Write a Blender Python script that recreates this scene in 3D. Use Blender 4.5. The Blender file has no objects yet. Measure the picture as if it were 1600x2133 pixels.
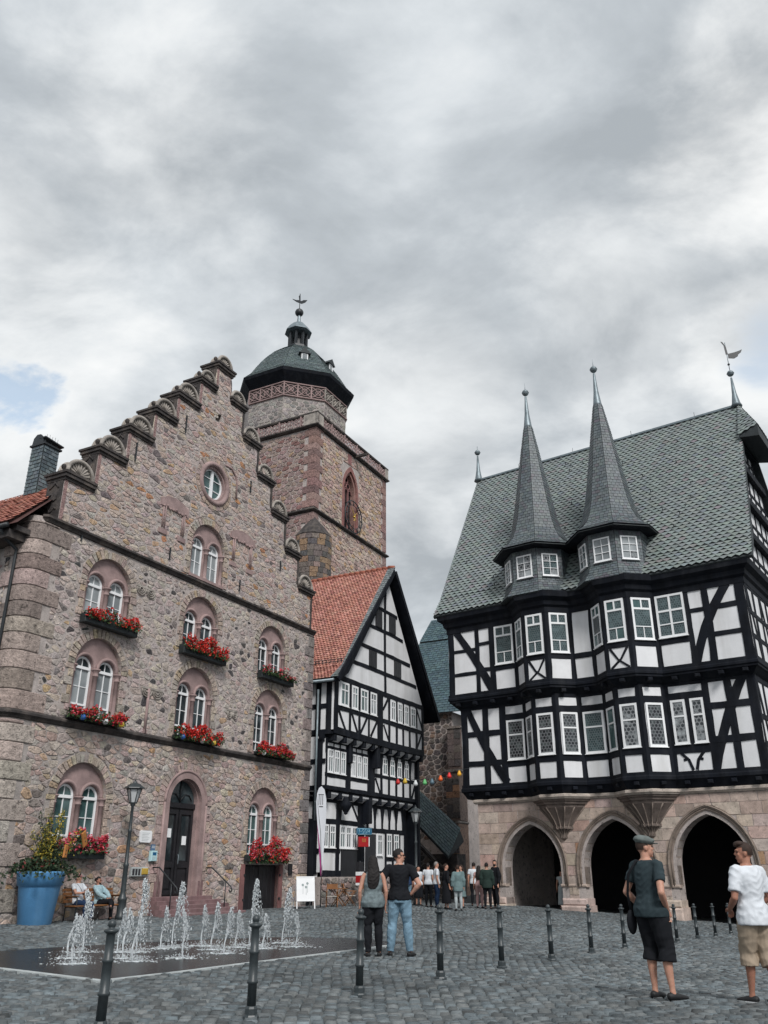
import bpy, math, random
import numpy as np
from mathutils import Vector, Matrix, noise as mnoise
from mathutils.geometry import tessellate_polygon

S = bpy.context.scene
COL = S.collection
R = math.radians
PI = math.pi

# ------------------------------------------------------------------ camera
cam_d = bpy.data.cameras.new('camera')
cam_d.sensor_fit = 'HORIZONTAL'
cam_d.sensor_width = 36.0
cam_d.lens = 39.465
cam_d.clip_end = 3000
cam = bpy.data.objects.new('camera', cam_d)
COL.objects.link(cam)
cam.location = (0, 0, 1.38)
cam.rotation_euler = (R(90 + 23.193), 0, 0)
S.camera = cam
S.render.resolution_x, S.render.resolution_y = 768, 1024

# ------------------------------------------------------------------ world: broken overcast over a Nishita sky
SUN_EL, SUN_AZ = R(44), R(17)          # azimuth: degrees from straight behind the camera towards the right
sun_from = Vector((math.sin(SUN_AZ) * math.cos(SUN_EL), -math.cos(SUN_AZ) * math.cos(SUN_EL), math.sin(SUN_EL)))
W = bpy.data.worlds.new('World')
S.world = W
W.use_nodes = True
wn, wl = W.node_tree.nodes, W.node_tree.links
wn.clear()
def wnode(t, **k):
    n = wn.new(t)
    for a, b in k.items():
        setattr(n, a, b)
    return n
def wmath(op, a, b=None, c=None):
    n = wnode('ShaderNodeMath', operation=op)
    for i, q in enumerate((a, b, c)):
        if q is None:
            continue
        if isinstance(q, (int, float)):
            n.inputs[i].default_value = q
        else:
            wl.new(q, n.inputs[i])
    return n.outputs[0]
sky = wnode('ShaderNodeTexSky', sky_type='NISHITA', sun_disc=False)
sky.sun_elevation = SUN_EL
sky.sun_rotation = math.atan2(sun_from.x, sun_from.y)
tc = wnode('ShaderNodeTexCoord')
sep = wnode('ShaderNodeSeparateXYZ')
wl.new(tc.outputs['Generated'], sep.inputs[0])
zz = wmath('ADD', wmath('MAXIMUM', sep.outputs[2], 0.0), 0.42)
px = wmath('DIVIDE', sep.outputs[0], zz)
py = wmath('DIVIDE', sep.outputs[1], zz)
cmb = wnode('ShaderNodeCombineXYZ')
wl.new(px, cmb.inputs[0]); wl.new(py, cmb.inputs[1])
def wnoise(scale, detail, rough, dist, off, rot=0.0, sc=(1, 1, 1)):
    mp = wnode('ShaderNodeMapping')
    mp.inputs['Location'].default_value = off
    mp.inputs['Rotation'].default_value = (0, 0, rot)
    mp.inputs['Scale'].default_value = sc
    wl.new(cmb.outputs[0], mp.inputs['Vector'])
    n = wnode('ShaderNodeTexNoise')
    n.inputs['Scale'].default_value = scale
    n.inputs['Detail'].default_value = detail
    n.inputs['Roughness'].default_value = rough
    n.inputs['Distortion'].default_value = dist
    wl.new(mp.outputs[0], n.inputs['Vector'])
    return n.outputs['Fac']
BLUE1, BLUE2 = (-0.405, 0.785, 0.478), (0.415, 0.745, 0.520)
WHITES = [((-0.400, 0.735, 0.550), 0.985, 1.006, 0.50), ((-0.420, 0.825, 0.395), 0.982, 1.006, 0.55), ((-0.2275, 0.6564, 0.7193), 0.986, 1.006, 0.42), ((0.4050, 0.6229, 0.680), 0.984, 1.006, 0.85),
          ((0.0283, 0.872, 0.4886), 0.980, 1.008, 0.35), ((0.2781, 0.7808, 0.5594), 0.985, 1.008, 0.32), ((0.425, 0.745, 0.520), 0.988, 1.006, 0.6)]
n1 = wnoise(1.9, 11, 0.52, 0.15, (3.1, 1.7, 0), 0.9, (1.0, 1.5, 1))
n2 = wnoise(4.6, 10, 0.58, 0.2, (7.3, 2.2, 0), 0.7, (1, 1.35, 1))
mixn = wmath('ADD', wmath('MULTIPLY', n1, 0.55), wmath('MULTIPLY', n2, 0.45))
ramp = wnode('ShaderNodeValToRGB')
cr = ramp.color_ramp
cr.elements[0].position = 0.39; cr.elements[0].color = (0.455, 0.495, 0.532, 1)
cr.elements[1].position = 0.68; cr.elements[1].color = (1.02, 1.04, 1.05, 1)
e = cr.elements.new(0.475); e.color = (0.575, 0.620, 0.660, 1)
e = cr.elements.new(0.555); e.color = (0.765, 0.810, 0.845, 1)
wl.new(mixn, ramp.inputs[0])
# gaps in the cloud deck where the blue shows, and the whiter thin places
def gap(d, lo, hi, k=0.02):
    v = Vector(d).normalized()
    dp = wnode('ShaderNodeVectorMath', operation='DOT_PRODUCT')
    wl.new(tc.outputs['Generated'], dp.inputs[0])
    dp.inputs[1].default_value = v
    x = wmath('ADD', dp.outputs['Value'], wmath('MULTIPLY', wmath('SUBTRACT', n2, 0.5), k))
    mr = wnode('ShaderNodeMapRange', interpolation_type='SMOOTHSTEP')
    mr.inputs['From Min'].default_value = lo
    mr.inputs['From Max'].default_value = hi
    wl.new(x, mr.inputs['Value'])
    return mr.outputs['Result']
blue = wmath('MULTIPLY', gap(BLUE1, 0.9991, 1.0008, 0.016), 0.75)
blue = wmath('MAXIMUM', blue, wmath('MULTIPLY', gap(BLUE2, 0.9986, 1.0008, 0.008), 0.6))
white = None
for d_, lo_, hi_, am_ in WHITES:
    q_ = wmath('MULTIPLY', gap(d_, lo_, hi_, 0.045), am_)
    white = q_ if white is None else wmath('MAXIMUM', white, q_)
brt = wnode('ShaderNodeMixRGB', blend_type='MIX')
wl.new(white, brt.inputs[0])
wl.new(ramp.outputs[0], brt.inputs[1])
brt.inputs[2].default_value = (1.16, 1.16, 1.14, 1)
skm = wnode('ShaderNodeMixRGB', blend_type='MULTIPLY')
skm.inputs[0].default_value = 1.0
wl.new(sky.outputs[0], skm.inputs[1])
skm.inputs[2].default_value = (0.36, 0.31, 0.245, 1)
mx = wnode('ShaderNodeMixRGB', blend_type='MIX')
wl.new(blue, mx.inputs[0])
wl.new(brt.outputs[0], mx.inputs[1])
wl.new(skm.outputs[0], mx.inputs[2])
bg = wnode('ShaderNodeBackground')
bg.inputs['Strength'].default_value = 0.495
wl.new(mx.outputs[0], bg.inputs['Color'])
wo = wnode('ShaderNodeOutputWorld')
wl.new(bg.outputs[0], wo.inputs['Surface'])

# ------------------------------------------------------------------ sun through thin cloud, exposure
sd = bpy.data.lights.new('sun', 'SUN')
sd.energy = 1.5
sd.angle = R(16)
sd.color = (1.0, 0.975, 0.95)
so = bpy.data.objects.new('sun', sd)
COL.objects.link(so)
so.rotation_euler = sun_from.to_track_quat('Z', 'Y').to_euler()
S.view_settings.view_transform = 'Standard'
S.view_settings.look = 'None'
S.view_settings.exposure = 0.92
S.view_settings.gamma = 1.0
S.view_settings.use_curve_mapping = False

# ------------------------------------------------------------------ helpers
rng = random.Random(11)
def rr(a, b):
    return rng.uniform(a, b)

class MB:
    """collects faces, then links them as ONE mesh object"""
    def __init__(s):
        s.v, s.f, s.c, s.sm, s.hascol = [], [], [], [], False
    def add(s, vs, fs, col=None, smooth=False, M=None):
        b = len(s.v)
        if M is not None:
            vs = [tuple(M @ Vector(p)) for p in vs]
        s.v.extend(vs)
        for f in fs:
            s.f.append([b + i for i in f])
            s.sm.append(smooth)
        if col is not None:
            s.hascol = True
        c = col if col is not None else (1, 1, 1)
        s.c.extend([c] * len(vs))
        return s
    def box(s, x0, y0, z0, x1, y1, z1, col=None, M=None):
        vs = [(x0, y0, z0), (x1, y0, z0), (x1, y1, z0), (x0, y1, z0), (x0, y0, z1), (x1, y0, z1), (x1, y1, z1), (x0, y1, z1)]
        return s.add(vs, [(0, 3, 2, 1), (4, 5, 6, 7), (0, 1, 5, 4), (1, 2, 6, 5), (2, 3, 7, 6), (3, 0, 4, 7)], col, M=M)
    def cbox(s, x0, y0, z0, x1, y1, z1, b=0.01, col=None, M=None):
        """box with its front (low y) edges chamfered"""
        vs = [(x0, y0 + b, z0), (x1, y0 + b, z0), (x1, y0 + b, z1), (x0, y0 + b, z1),
              (x0 + b, y0, z0 + b), (x1 - b, y0, z0 + b), (x1 - b, y0, z1 - b), (x0 + b, y0, z1 - b),
              (x0, y1, z0), (x1, y1, z0), (x1, y1, z1), (x0, y1, z1)]
        fs = [(4, 5, 6, 7), (0, 1, 5, 4), (1, 2, 6, 5), (2, 3, 7, 6), (3, 0, 4, 7),
              (8, 9, 1, 0), (9, 10, 2, 1), (10, 11, 3, 2), (11, 8, 0, 3), (11, 10, 9, 8)]
        return s.add(vs, fs, col, M=M)
    def prism(s, poly, y0, y1, col=None, M=None, smooth=False):
        n = len(poly)
        vs = [(x, y0, z) for x, z in poly] + [(x, y1, z) for x, z in poly]
        fs = [tuple(range(n)), tuple(range(2 * n - 1, n - 1, -1))]
        fs += [(i, n + i, n + (i + 1) % n, (i + 1) % n) for i in range(n)]
        return s.add(vs, fs, col, smooth, M)
    def zprism(s, poly, z0, z1, col=None, M=None):
        n = len(poly)
        vs = [(x, y, z0) for x, y in poly] + [(x, y, z1) for x, y in poly]
        fs = [tuple(range(n - 1, -1, -1)), tuple(range(n, 2 * n))]
        fs += [(i, (i + 1) % n, n + (i + 1) % n, n + i) for i in range(n)]
        return s.add(vs, fs, col, M=M)
    def plate(s, outer, holes, y0, y1, col=None, M=None):
        rings = [outer] + list(holes)
        pts = [p for r_ in rings for p in r_]
        tris = tessellate_polygon([[Vector((p[0], p[1], 0)) for p in r_] for r_ in rings])
        n = len(pts)
        vs = [(x, y0, z) for x, z in pts] + [(x, y1, z) for x, z in pts]
        fs = [tuple(t) for t in tris] + [tuple(n + i for i in reversed(t)) for t in tris]
        b = 0
        for r_ in rings:
            m = len(r_)
            for i in range(m):
                j = (i + 1) % m
                fs.append((b + i, b + j, n + b + j, n + b + i))
            b += m
        return s.add(vs, fs, col, M=M)
    def beam(s, a, b, w, o0, o1, M=None, col=None, bow=0.0, w2=None, seg=1, wob=0.0, yk=1):
        """timber in the facade plane from a to b (x, z); o0..o1 is how far it stands out"""
        (ax, az), (bx, bz) = a, b
        L = math.hypot(bx - ax, bz - az) or 1e-6
        tx, tz = (bx - ax) / L, (bz - az) / L
        nx, nz = -tz, tx
        w2 = w if w2 is None else w2
        left, right = [], []
        for i in range(seg + 1):
            t = i / seg
            k = bow * 4 * t * (1 - t)
            ww = (w + (w2 - w) * t) / 2
            j1, j2 = rr(-wob, wob), rr(-wob, wob)
            cx, cz = ax + tx * L * t + nx * k, az + tz * L * t + nz * k
            left.append((cx + nx * (ww + j1), cz + nz * (ww + j1)))
            right.append((cx - nx * (ww + j2), cz - nz * (ww + j2)))
        b_ = 0.012
        n = seg + 1
        vs, fs = [], []
        for i in range(n):
            lx, lz = left[i]; rx, rz = right[i]
            ix, iz = (rx - lx), (rz - lz)
            q = math.hypot(ix, iz) or 1e-6
            ix, iz = ix / q * b_, iz / q * b_
            vs += [(lx, -o0, lz), (lx, -o1 + b_, lz), (lx + ix, -o1, lz + iz), (rx - ix, -o1, rz - iz), (rx, -o1 + b_, rz), (rx, -o0, rz)]
        for i in range(seg):
            p, q = i * 6, (i + 1) * 6
            for k in range(5):
                fs.append((p + k, q + k, q + k + 1, p + k + 1))
        fs.append(tuple(range(6)))
        fs.append(tuple(reversed(range(seg * 6, seg * 6 + 6))))
        return s.add(vs, fs, col, M=M)
    def lathe(s, prof, n, c=(0, 0, 0), col=None, smooth=True, M=None, a0=0.0, a1=2 * PI, sq=(1, 1)):
        full = abs(a1 - a0 - 2 * PI) < 1e-6
        m = n if full else n + 1
        vs, fs = [], []
        for r_, z in prof:
            for i in range(m):
                a = a0 + (a1 - a0) * i / n
                vs.append((c[0] + r_ * sq[0] * math.cos(a), c[1] + r_ * sq[1] * math.sin(a), c[2] + z))
        for k in range(len(prof) - 1):
            for i in range(n):
                j = (i + 1) % m
                fs.append((k * m + i, k * m + j, (k + 1) * m + j, (k + 1) * m + i))
        if full and prof[0][0] > 1e-4:
            fs.append(tuple(reversed(range(m))))
        if full and prof[-1][0] > 1e-4:
            fs.append(tuple(range((len(prof) - 1) * m, len(prof) * m)))
        return s.add(vs, fs, col, smooth, M)
    def tube(s, pts, rad, n=8, col=None, smooth=True, M=None, closed_ends=True, flat=(1, 1)):
        P = [Vector(p) for p in pts]
        m = len(P)
        rad = rad if isinstance(rad, (list, tuple)) else [rad] * m
        up = Vector((0, 0, 1))
        prevx = None
        vs, fs = [], []
        for i in range(m):
            t = (P[min(i + 1, m - 1)] - P[max(i - 1, 0)])
            t = t.normalized() if t.length > 1e-9 else up
            x = (prevx - t * prevx.dot(t)) if prevx is not None else (t.cross(up) if abs(t.dot(up)) < 0.95 else t.cross(Vector((0, 1, 0))))
            if x.length < 1e-6:
                x = t.orthogonal()
            x.normalize()
            y = t.cross(x).normalized()
            prevx = x
            for k in range(n):
                a = 2 * PI * k / n
                vs.append(tuple(P[i] + (x * math.cos(a) * flat[0] + y * math.sin(a) * flat[1]) * rad[i]))
        for i in range(m - 1):
            for k in range(n):
                j = (k + 1) % n
                fs.append((i * n + k, i * n + j, (i + 1) * n + j, (i + 1) * n + k))
        if closed_ends:
            fs.append(tuple(reversed(range(n))))
            fs.append(tuple(range((m - 1) * n, m * n)))
        return s.add(vs, fs, col, smooth, M)
    def ball(s, c, r_, n=10, m=6, col=None, sc=(1, 1, 1), M=None, smooth=True):
        vs, fs = [], []
        for i in range(m + 1):
            th = PI * i / m
            for k in range(n):
                a = 2 * PI * k / n
                vs.append((c[0] + r_ * sc[0] * math.sin(th) * math.cos(a), c[1] + r_ * sc[1] * math.sin(th) * math.sin(a), c[2] - r_ * sc[2] * math.cos(th)))
        for i in range(m):
            for k in range(n):
                j = (k + 1) % n
                fs.append((i * n + k, i * n + j, (i + 1) * n + j, (i + 1) * n + k))
        return s.add(vs, fs, col, smooth, M)
    def mesh(s, name):
        me = bpy.data.meshes.new(name)
        me.from_pydata(s.v, [], s.f)
        if any(s.sm):
            me.polygons.foreach_set('use_smooth', s.sm)
        if s.hascol:
            at = me.color_attributes.new('col', 'FLOAT_COLOR', 'POINT')
            a = np.ones((len(s.v), 4), dtype=np.float32)
            a[:, :3] = np.array(s.c, dtype=np.float32)
            at.data.foreach_set('color', a.ravel())
        me.update()
        return me
    def build(s, name, mat, parent=None, kind=None, loc=None, rot=None):
        me = s.mesh(name)
        return link(name, me, mat, parent, kind, loc, rot)

def link(name, me, mat=None, parent=None, kind=None, loc=None, rot=None):
    if mat is not None and not me.materials:
        me.materials.append(mat)
    o = bpy.data.objects.new(name, me)
    COL.objects.link(o)
    o.parent = parent
    if kind:
        o['kind'] = kind
    if loc is not None:
        o.location = loc
    if rot is not None:
        o.rotation_euler = rot
    return o
def empty(name, loc=(0, 0, 0), rz=0.0):
    o = bpy.data.objects.new(name, None)
    COL.objects.link(o)
    o.location = loc
    o.rotation_euler = (0, 0, rz)
    return o
def tag(o, label, cat, group=None):
    o['label'] = label
    o['category'] = cat
    if group:
        o['group'] = group
    return o
def frame(x, y, deg, z=0.0):
    return Matrix.Translation((x, y, z)) @ Matrix.Rotation(R(deg), 4, 'Z')
def copy_tree(o, parent=None):
    c = o.copy()
    COL.objects.link(c)
    c.parent = parent
    for ch in o.children:
        copy_tree(ch, c)
    return c
def arc(cx, cz, r_, a0, a1, n):
    return [(cx + r_ * math.cos(R(a0 + (a1 - a0) * i / n)), cz + r_ * math.sin(R(a0 + (a1 - a0) * i / n))) for i in range(n + 1)]
def arch_poly(cx, hw, sill, spring, n=16, rz=None):
    """round-headed opening, counter-clockwise"""
    rz = hw if rz is None else rz
    return [(cx - hw, sill), (cx + hw, sill)] + [(cx + hw * math.cos(PI * i / n), spring + rz * math.sin(PI * i / n)) for i in range(n + 1)]
def pointed_poly(cx, hw, sill, spring, apex, n=8):
    h = apex - spring
    # two arcs struck from the far springing side
    rad = (hw * hw + h * h) / (2 * hw)
    a1 = math.atan2(h, rad - hw) if rad > hw else math.atan2(h, rad - hw)
    rt = [(cx + hw - rad + rad * math.cos(a1 * i / n), spring + rad * math.sin(a1 * i / n)) for i in range(n + 1)]
    lf = [(2 * cx - x, z) for x, z in reversed(rt[:-1])]
    return [(cx - hw, sill), (cx + hw, sill)] + rt + lf

# ------------------------------------------------------------------ materials
def new_mat(name):
    m = bpy.data.materials.new(name)
    m.use_nodes = True
    nt = m.node_tree
    b = nt.nodes['Principled BSDF']
    return m, nt, b
def mat(name, base=(0.5, 0.5, 0.5), rough=0.8, var=0.25, scale=3.0, fine=40.0, bump=0.3, bdist=0.01, attr=False, metal=0.0, spec=0.4,
        tint=None, tscale=0.7, tamt=0.5, streak=False, coat=0.0, pits=0.0, pscale=7.0):
    m, nt, b = new_mat(name)
    N, Lk = nt.nodes, nt.links
    tcn = N.new('ShaderNodeTexCoord')
    def noi(sc, det=6, rg=0.6, vec=None):
        n = N.new('ShaderNodeTexNoise')
        n.inputs['Scale'].default_value = sc
        n.inputs['Detail'].default_value = det
        n.inputs['Roughness'].default_value = rg
        Lk.new(vec if vec is not None else tcn.outputs['Object'], n.inputs['Vector'])
        return n.outputs['Fac']
    def mul(a, bb, fac=1.0, mode='MULTIPLY'):
        x = N.new('ShaderNodeMixRGB')
        x.blend_type = mode
        if isinstance(fac, float):
            x.inputs[0].default_value = fac
        else:
            Lk.new(fac, x.inputs[0])
        for k, q in ((1, a), (2, bb)):
            if isinstance(q, tuple):
                x.inputs[k].default_value = (*q, 1)
            else:
                Lk.new(q, x.inputs[k])
        return x.outputs[0]
    def ramp2(f, lo, hi, c0, c1):
        r_ = N.new('ShaderNodeValToRGB')
        r_.color_ramp.elements[0].position = lo
        r_.color_ramp.elements[1].position = hi
        r_.color_ramp.elements[0].color = (*c0, 1)
        r_.color_ramp.elements[1].color = (*c1, 1)
        Lk.new(f, r_.inputs[0])
        return r_.outputs[0]
    if attr:
        a = N.new('ShaderNodeAttribute')
        a.attribute_name = 'col'
        col = a.outputs['Color']
        if base != (1, 1, 1):
            col = mul(col, base)
    else:
        rgb = N.new('ShaderNodeRGB')
        rgb.outputs[0].default_value = (*base, 1)
        col = rgb.outputs[0]
    big = noi(scale)
    fin = noi(fine, 4, 0.65)
    lo, hi = 1 - var, 1 + var
    col = mul(col, ramp2(big, 0.3, 0.7, (lo,) * 3, (hi,) * 3))
    col = mul(col, ramp2(fin, 0.3, 0.7, (1 - var * 0.6,) * 3, (1 + var * 0.6,) * 3))
    if tint is not None:
        vec = None
        if streak:
            mp = N.new('ShaderNodeMapping')
            mp.inputs['Scale'].default_value = (1, 1, 0.12)
            Lk.new(tcn.outputs['Object'], mp.inputs['Vector'])
            vec = mp.outputs[0]
        t = noi(tscale, 5, 0.6, vec)
        f = ramp2(t, 0.48, 0.72, (0, 0, 0), (tamt,) * 3)
        col = mul(col, tint, f, 'MIX')
    if pits:                                       # dark pits and chipped spots in the stone
        pn = noi(pscale, 3, 0.55)
        col = mul(col, ramp2(pn, 0.60, 0.68, (1, 1, 1), (1 - pits,) * 3))
        pn2 = noi(pscale * 2.7, 2, 0.5)
        col = mul(col, ramp2(pn2, 0.62, 0.70, (1, 1, 1), (1 - pits * .8,) * 3))
    Lk.new(col, b.inputs['Base Color'])
    b.inputs['Roughness'].default_value = rough
    b.inputs['Metallic'].default_value = metal
    b.inputs['Specular IOR Level'].default_value = spec
    if coat:
        b.inputs['Coat Weight'].default_value = coat
    if bump:
        bp = N.new('ShaderNodeBump')
        bp.inputs['Strength'].default_value = bump
        bp.inputs['Distance'].default_value = bdist
        ad = N.new('ShaderNodeMath'); ad.operation = 'ADD'
        Lk.new(fin, ad.inputs[0]); Lk.new(big, ad.inputs[1])
        Lk.new(ad.outputs[0], bp.inputs['Height'])
        Lk.new(bp.outputs[0], b.inputs['Normal'])
    return m
def glass_mat(name, base=(0.02, 0.028, 0.032), rough=0.06, scale=1.2, hi=(0.10, 0.13, 0.14)):
    m, nt, b = new_mat(name)
    N, Lk = nt.nodes, nt.links
    tcn = N.new('ShaderNodeTexCoord')
    oi = N.new('ShaderNodeObjectInfo')
    va = N.new('ShaderNodeVectorMath'); va.operation = 'ADD'
    Lk.new(tcn.outputs['Object'], va.inputs[0]); Lk.new(oi.outputs['Location'], va.inputs[1])
    n = N.new('ShaderNodeTexNoise'); n.inputs['Scale'].default_value = scale; n.inputs['Detail'].default_value = 3
    Lk.new(va.outputs[0], n.inputs['Vector'])
    r_ = N.new('ShaderNodeValToRGB')
    r_.color_ramp.elements[0].position = 0.42; r_.color_ramp.elements[0].color = (*base, 1)
    r_.color_ramp.elements[1].position = 0.75; r_.color_ramp.elements[1].color = (*hi, 1)
    Lk.new(n.outputs['Fac'], r_.inputs[0]); Lk.new(r_.outputs[0], b.inputs['Base Color'])
    b.inputs['Roughness'].default_value = rough
    b.inputs['Specular IOR Level'].default_value = 0.5
    bp = N.new('ShaderNodeBump'); bp.inputs['Strength'].default_value = 0.05; bp.inputs['Distance'].default_value = 0.02
    n2_ = N.new('ShaderNodeTexNoise'); n2_.inputs['Scale'].default_value = 4
    Lk.new(va.outputs[0], n2_.inputs['Vector'])
    Lk.new(n2_.outputs['Fac'], bp.inputs['Height']); Lk.new(bp.outputs[0], b.inputs['Normal'])
    return m
def lead_mat(name, scale=7.0, c0=(0.012, 0.014, 0.018), c1=(0.09, 0.11, 0.11), lead=(0.16, 0.17, 0.18)):
    """bottle-glass roundels in lead cames, on a hexagonal raster"""
    m, nt, b = new_mat(name)
    N, Lk = nt.nodes, nt.links
    tcn = N.new('ShaderNodeTexCoord')
    def vm(op, a, bb=None):
        n = N.new('ShaderNodeVectorMath'); n.operation = op
        for i, q in enumerate((a, bb)):
            if q is None:
                continue
            if isinstance(q, tuple):
                n.inputs[i].default_value = q
            else:
                Lk.new(q, n.inputs[i])
        return n
    p = vm('MULTIPLY', tcn.outputs['Object'], (scale, 0.0, scale / 1.732)).outputs[0]
    ds, cells = [], []
    for off in ((0, 0, 0), (.5, 0, .5)):
        q = vm('ADD', p, off).outputs[0]
        f = vm('SUBTRACT', vm('FRACTION', q).outputs[0], (.5, 0, .5)).outputs[0]
        ds.append(vm('LENGTH', vm('MULTIPLY', f, (1, 0, 1.732)).outputs[0]).outputs['Value'])
    mn = N.new('ShaderNodeMath'); mn.operation = 'MINIMUM'; Lk.new(ds[0], mn.inputs[0]); Lk.new(ds[1], mn.inputs[1])
    oi = N.new('ShaderNodeObjectInfo')
    va = vm('ADD', tcn.outputs['Object'], oi.outputs['Location']).outputs[0]
    nz_ = N.new('ShaderNodeTexNoise'); nz_.inputs['Scale'].default_value = scale * .55; nz_.inputs['Detail'].default_value = 1
    Lk.new(va, nz_.inputs['Vector'])
    r_ = N.new('ShaderNodeValToRGB')
    r_.color_ramp.elements[0].position = 0.46; r_.color_ramp.elements[0].color = (*c0, 1)
    r_.color_ramp.elements[1].position = 0.66; r_.color_ramp.elements[1].color = (*c1, 1)
    Lk.new(nz_.outputs['Fac'], r_.inputs[0])
    rg = N.new('ShaderNodeValToRGB'); rg.color_ramp.interpolation = 'LINEAR'
    e_ = rg.color_ramp.elements
    e_[0].position = .36; e_[0].color = (0, 0, 0, 1); e_[1].position = .55; e_[1].color = (.3, .3, .3, 1)
    x_ = e_.new(.42); x_.color = (1, 1, 1, 1); x_ = e_.new(.49); x_.color = (1, 1, 1, 1)
    Lk.new(mn.outputs[0], rg.inputs[0])
    mx_ = N.new('ShaderNodeMixRGB'); Lk.new(rg.outputs[0], mx_.inputs[0]); Lk.new(r_.outputs[0], mx_.inputs[1]); mx_.inputs[2].default_value = (*lead, 1)
    Lk.new(mx_.outputs[0], b.inputs['Base Color'])
    b.inputs['Roughness'].default_value = 0.18
    bp = N.new('ShaderNodeBump'); bp.inputs['Strength'].default_value = 0.3; bp.inputs['Distance'].default_value = 0.02
    Lk.new(mn.outputs[0], bp.inputs['Height']); Lk.new(bp.outputs[0], b.inputs['Normal'])
    return m

M_ = {}
M_['mortar'] = mat('mortar', (0.47, 0.415, 0.39), 0.92, 0.30, 2.2, 38, 0.9, 0.03, tint=(0.32, 0.27, 0.24), tscale=1.1, tamt=0.6, pits=.6, pscale=6.0)
M_['rubble'] = mat('rubble', (1, 1, 1), 0.9, 0.34, 7.0, 22, 1.0, 0.05, attr=True, tint=(0.26, 0.20, 0.175), tscale=.9, tamt=.32, streak=True, pits=.62, pscale=5.5)
M_['sand'] = mat('mauve_sandstone', (0.33, 0.235, 0.225), 0.85, 0.22, 2.0, 30, 0.4, 0.01, tint=(0.15, 0.11, 0.11), tscale=1.5, tamt=0.6)
M_['redsand'] = mat('red_sandstone', (0.24, 0.115, 0.110), 0.85, 0.22, 2.0, 30, 0.4, 0.01, tint=(0.12, 0.06, 0.06), tscale=1.5, tamt=0.6)
M_['darkstone'] = mat('weathered_dark_stone', (0.050, 0.044, 0.043), 0.9, 0.45, 2.5, 26, 0.7, 0.03, tint=(0.20, 0.165, 0.14), tscale=2.0, tamt=0.6)
M_['shell'] = mat('shell_stone', (0.36, 0.325, 0.29), 0.9, 0.35, 3.0, 26, 0.7, 0.02, tint=(0.06, 0.058, 0.06), tscale=2.2, tamt=0.7)
M_['ashlar'] = mat('ashlar', (1, 1, 1), 0.88, 0.28, 2.6, 30, 0.6, 0.015, attr=True, tint=(0.25, 0.185, 0.155), tscale=.8, tamt=.45, streak=True, pits=.35, pscale=6.0)
M_['white'] = mat('white_paint', (0.84, 0.85, 0.86), 0.5, 0.04, 2, 30, 0.05, 0.004)
M_['plaster'] = mat('white_plaster', (0.76, 0.765, 0.78), 0.92, 0.07, 1.4, 45, 0.25, 0.006, tint=(0.46, 0.455, 0.44), tscale=1.3, tamt=0.45, streak=True)
M_['timber'] = mat('black_timber', (0.0060, 0.0078, 0.0125), 0.72, 0.45, 2.0, 24, 0.5, 0.01, tint=(0.026, 0.028, 0.033), tscale=2.2, tamt=0.6, spec=0.18, streak=True)
M_['glass'] = glass_mat('window_glass')
M_['glass_pale'] = glass_mat('pale_glass', (0.20, 0.22, 0.23), 0.08, 0.8, (0.42, 0.45, 0.46))  # panes with a paler base colour
M_['glass_teal'] = glass_mat('teal_glass', (0.035, 0.075, 0.075), 0.08, 1.5, (0.10, 0.17, 0.17))
M_['lead'] = lead_mat('leaded_glass', 6.2)
M_['lead_pale'] = lead_mat('pale_leaded_glass', 5.4, (0.03, 0.035, 0.04), (0.34, 0.37, 0.38), (0.25, 0.26, 0.27))
M_['lead_teal'] = lead_mat('teal_leaded_glass', 8.5, (0.025, 0.05, 0.052), (0.075, 0.12, 0.125), (0.12, 0.15, 0.16))
M_['slate'] = mat('slate', (1, 1, 1), 0.5, 0.20, 3.0, 30, 0.3, 0.006, attr=True, spec=0.5)
M_['slate_under'] = mat('slate_bed', (0.035, 0.042, 0.045), 0.7, 0.2, 3, 30, 0.2)
M_['tile'] = mat('clay_tile', (1, 1, 1), 0.8, 0.22, 3.0, 30, 0.4, 0.006, attr=True)
M_['tile_under'] = mat('tile_bed', (0.07, 0.03, 0.026), 0.9, 0.2, 3, 30, 0.2)
M_['leadmetal'] = mat('lead_metal', (0.20, 0.24, 0.26), 0.5, 0.25, 3, 20, 0.15, 0.005, metal=0.5)
M_['iron'] = mat('dark_iron', (0.022, 0.026, 0.030), 0.5, 0.3, 4, 40, 0.25, 0.004, spec=0.5)
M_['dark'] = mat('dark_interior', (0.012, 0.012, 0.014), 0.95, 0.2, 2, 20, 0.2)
M_['door'] = mat('dark_door_wood', (0.014, 0.014, 0.017), 0.45, 0.35, 3, 30, 0.3, 0.005, spec=0.5)
M_['gold'] = mat('gilding', (0.55, 0.36, 0.08), 0.35, 0.15, 5, 30, 0.1, metal=0.8)
# ------------------------------------------------------------------ the square: paved sheet, setts
def gzv(X, Y):
    X = np.asarray(X, float); Y = np.asarray(Y, float)
    x0 = np.interp(Y, [0, 10, 15, 22, 31, 40, 60], [6, 5, .3, .6, 2, 5, 7])
    t = np.clip((X - x0) / .6, -40, 40)
    return -np.minimum(.033 * np.log1p(np.exp(t)), 0.75)
def gz(x, y):
    return float(gzv(x, y))

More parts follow.
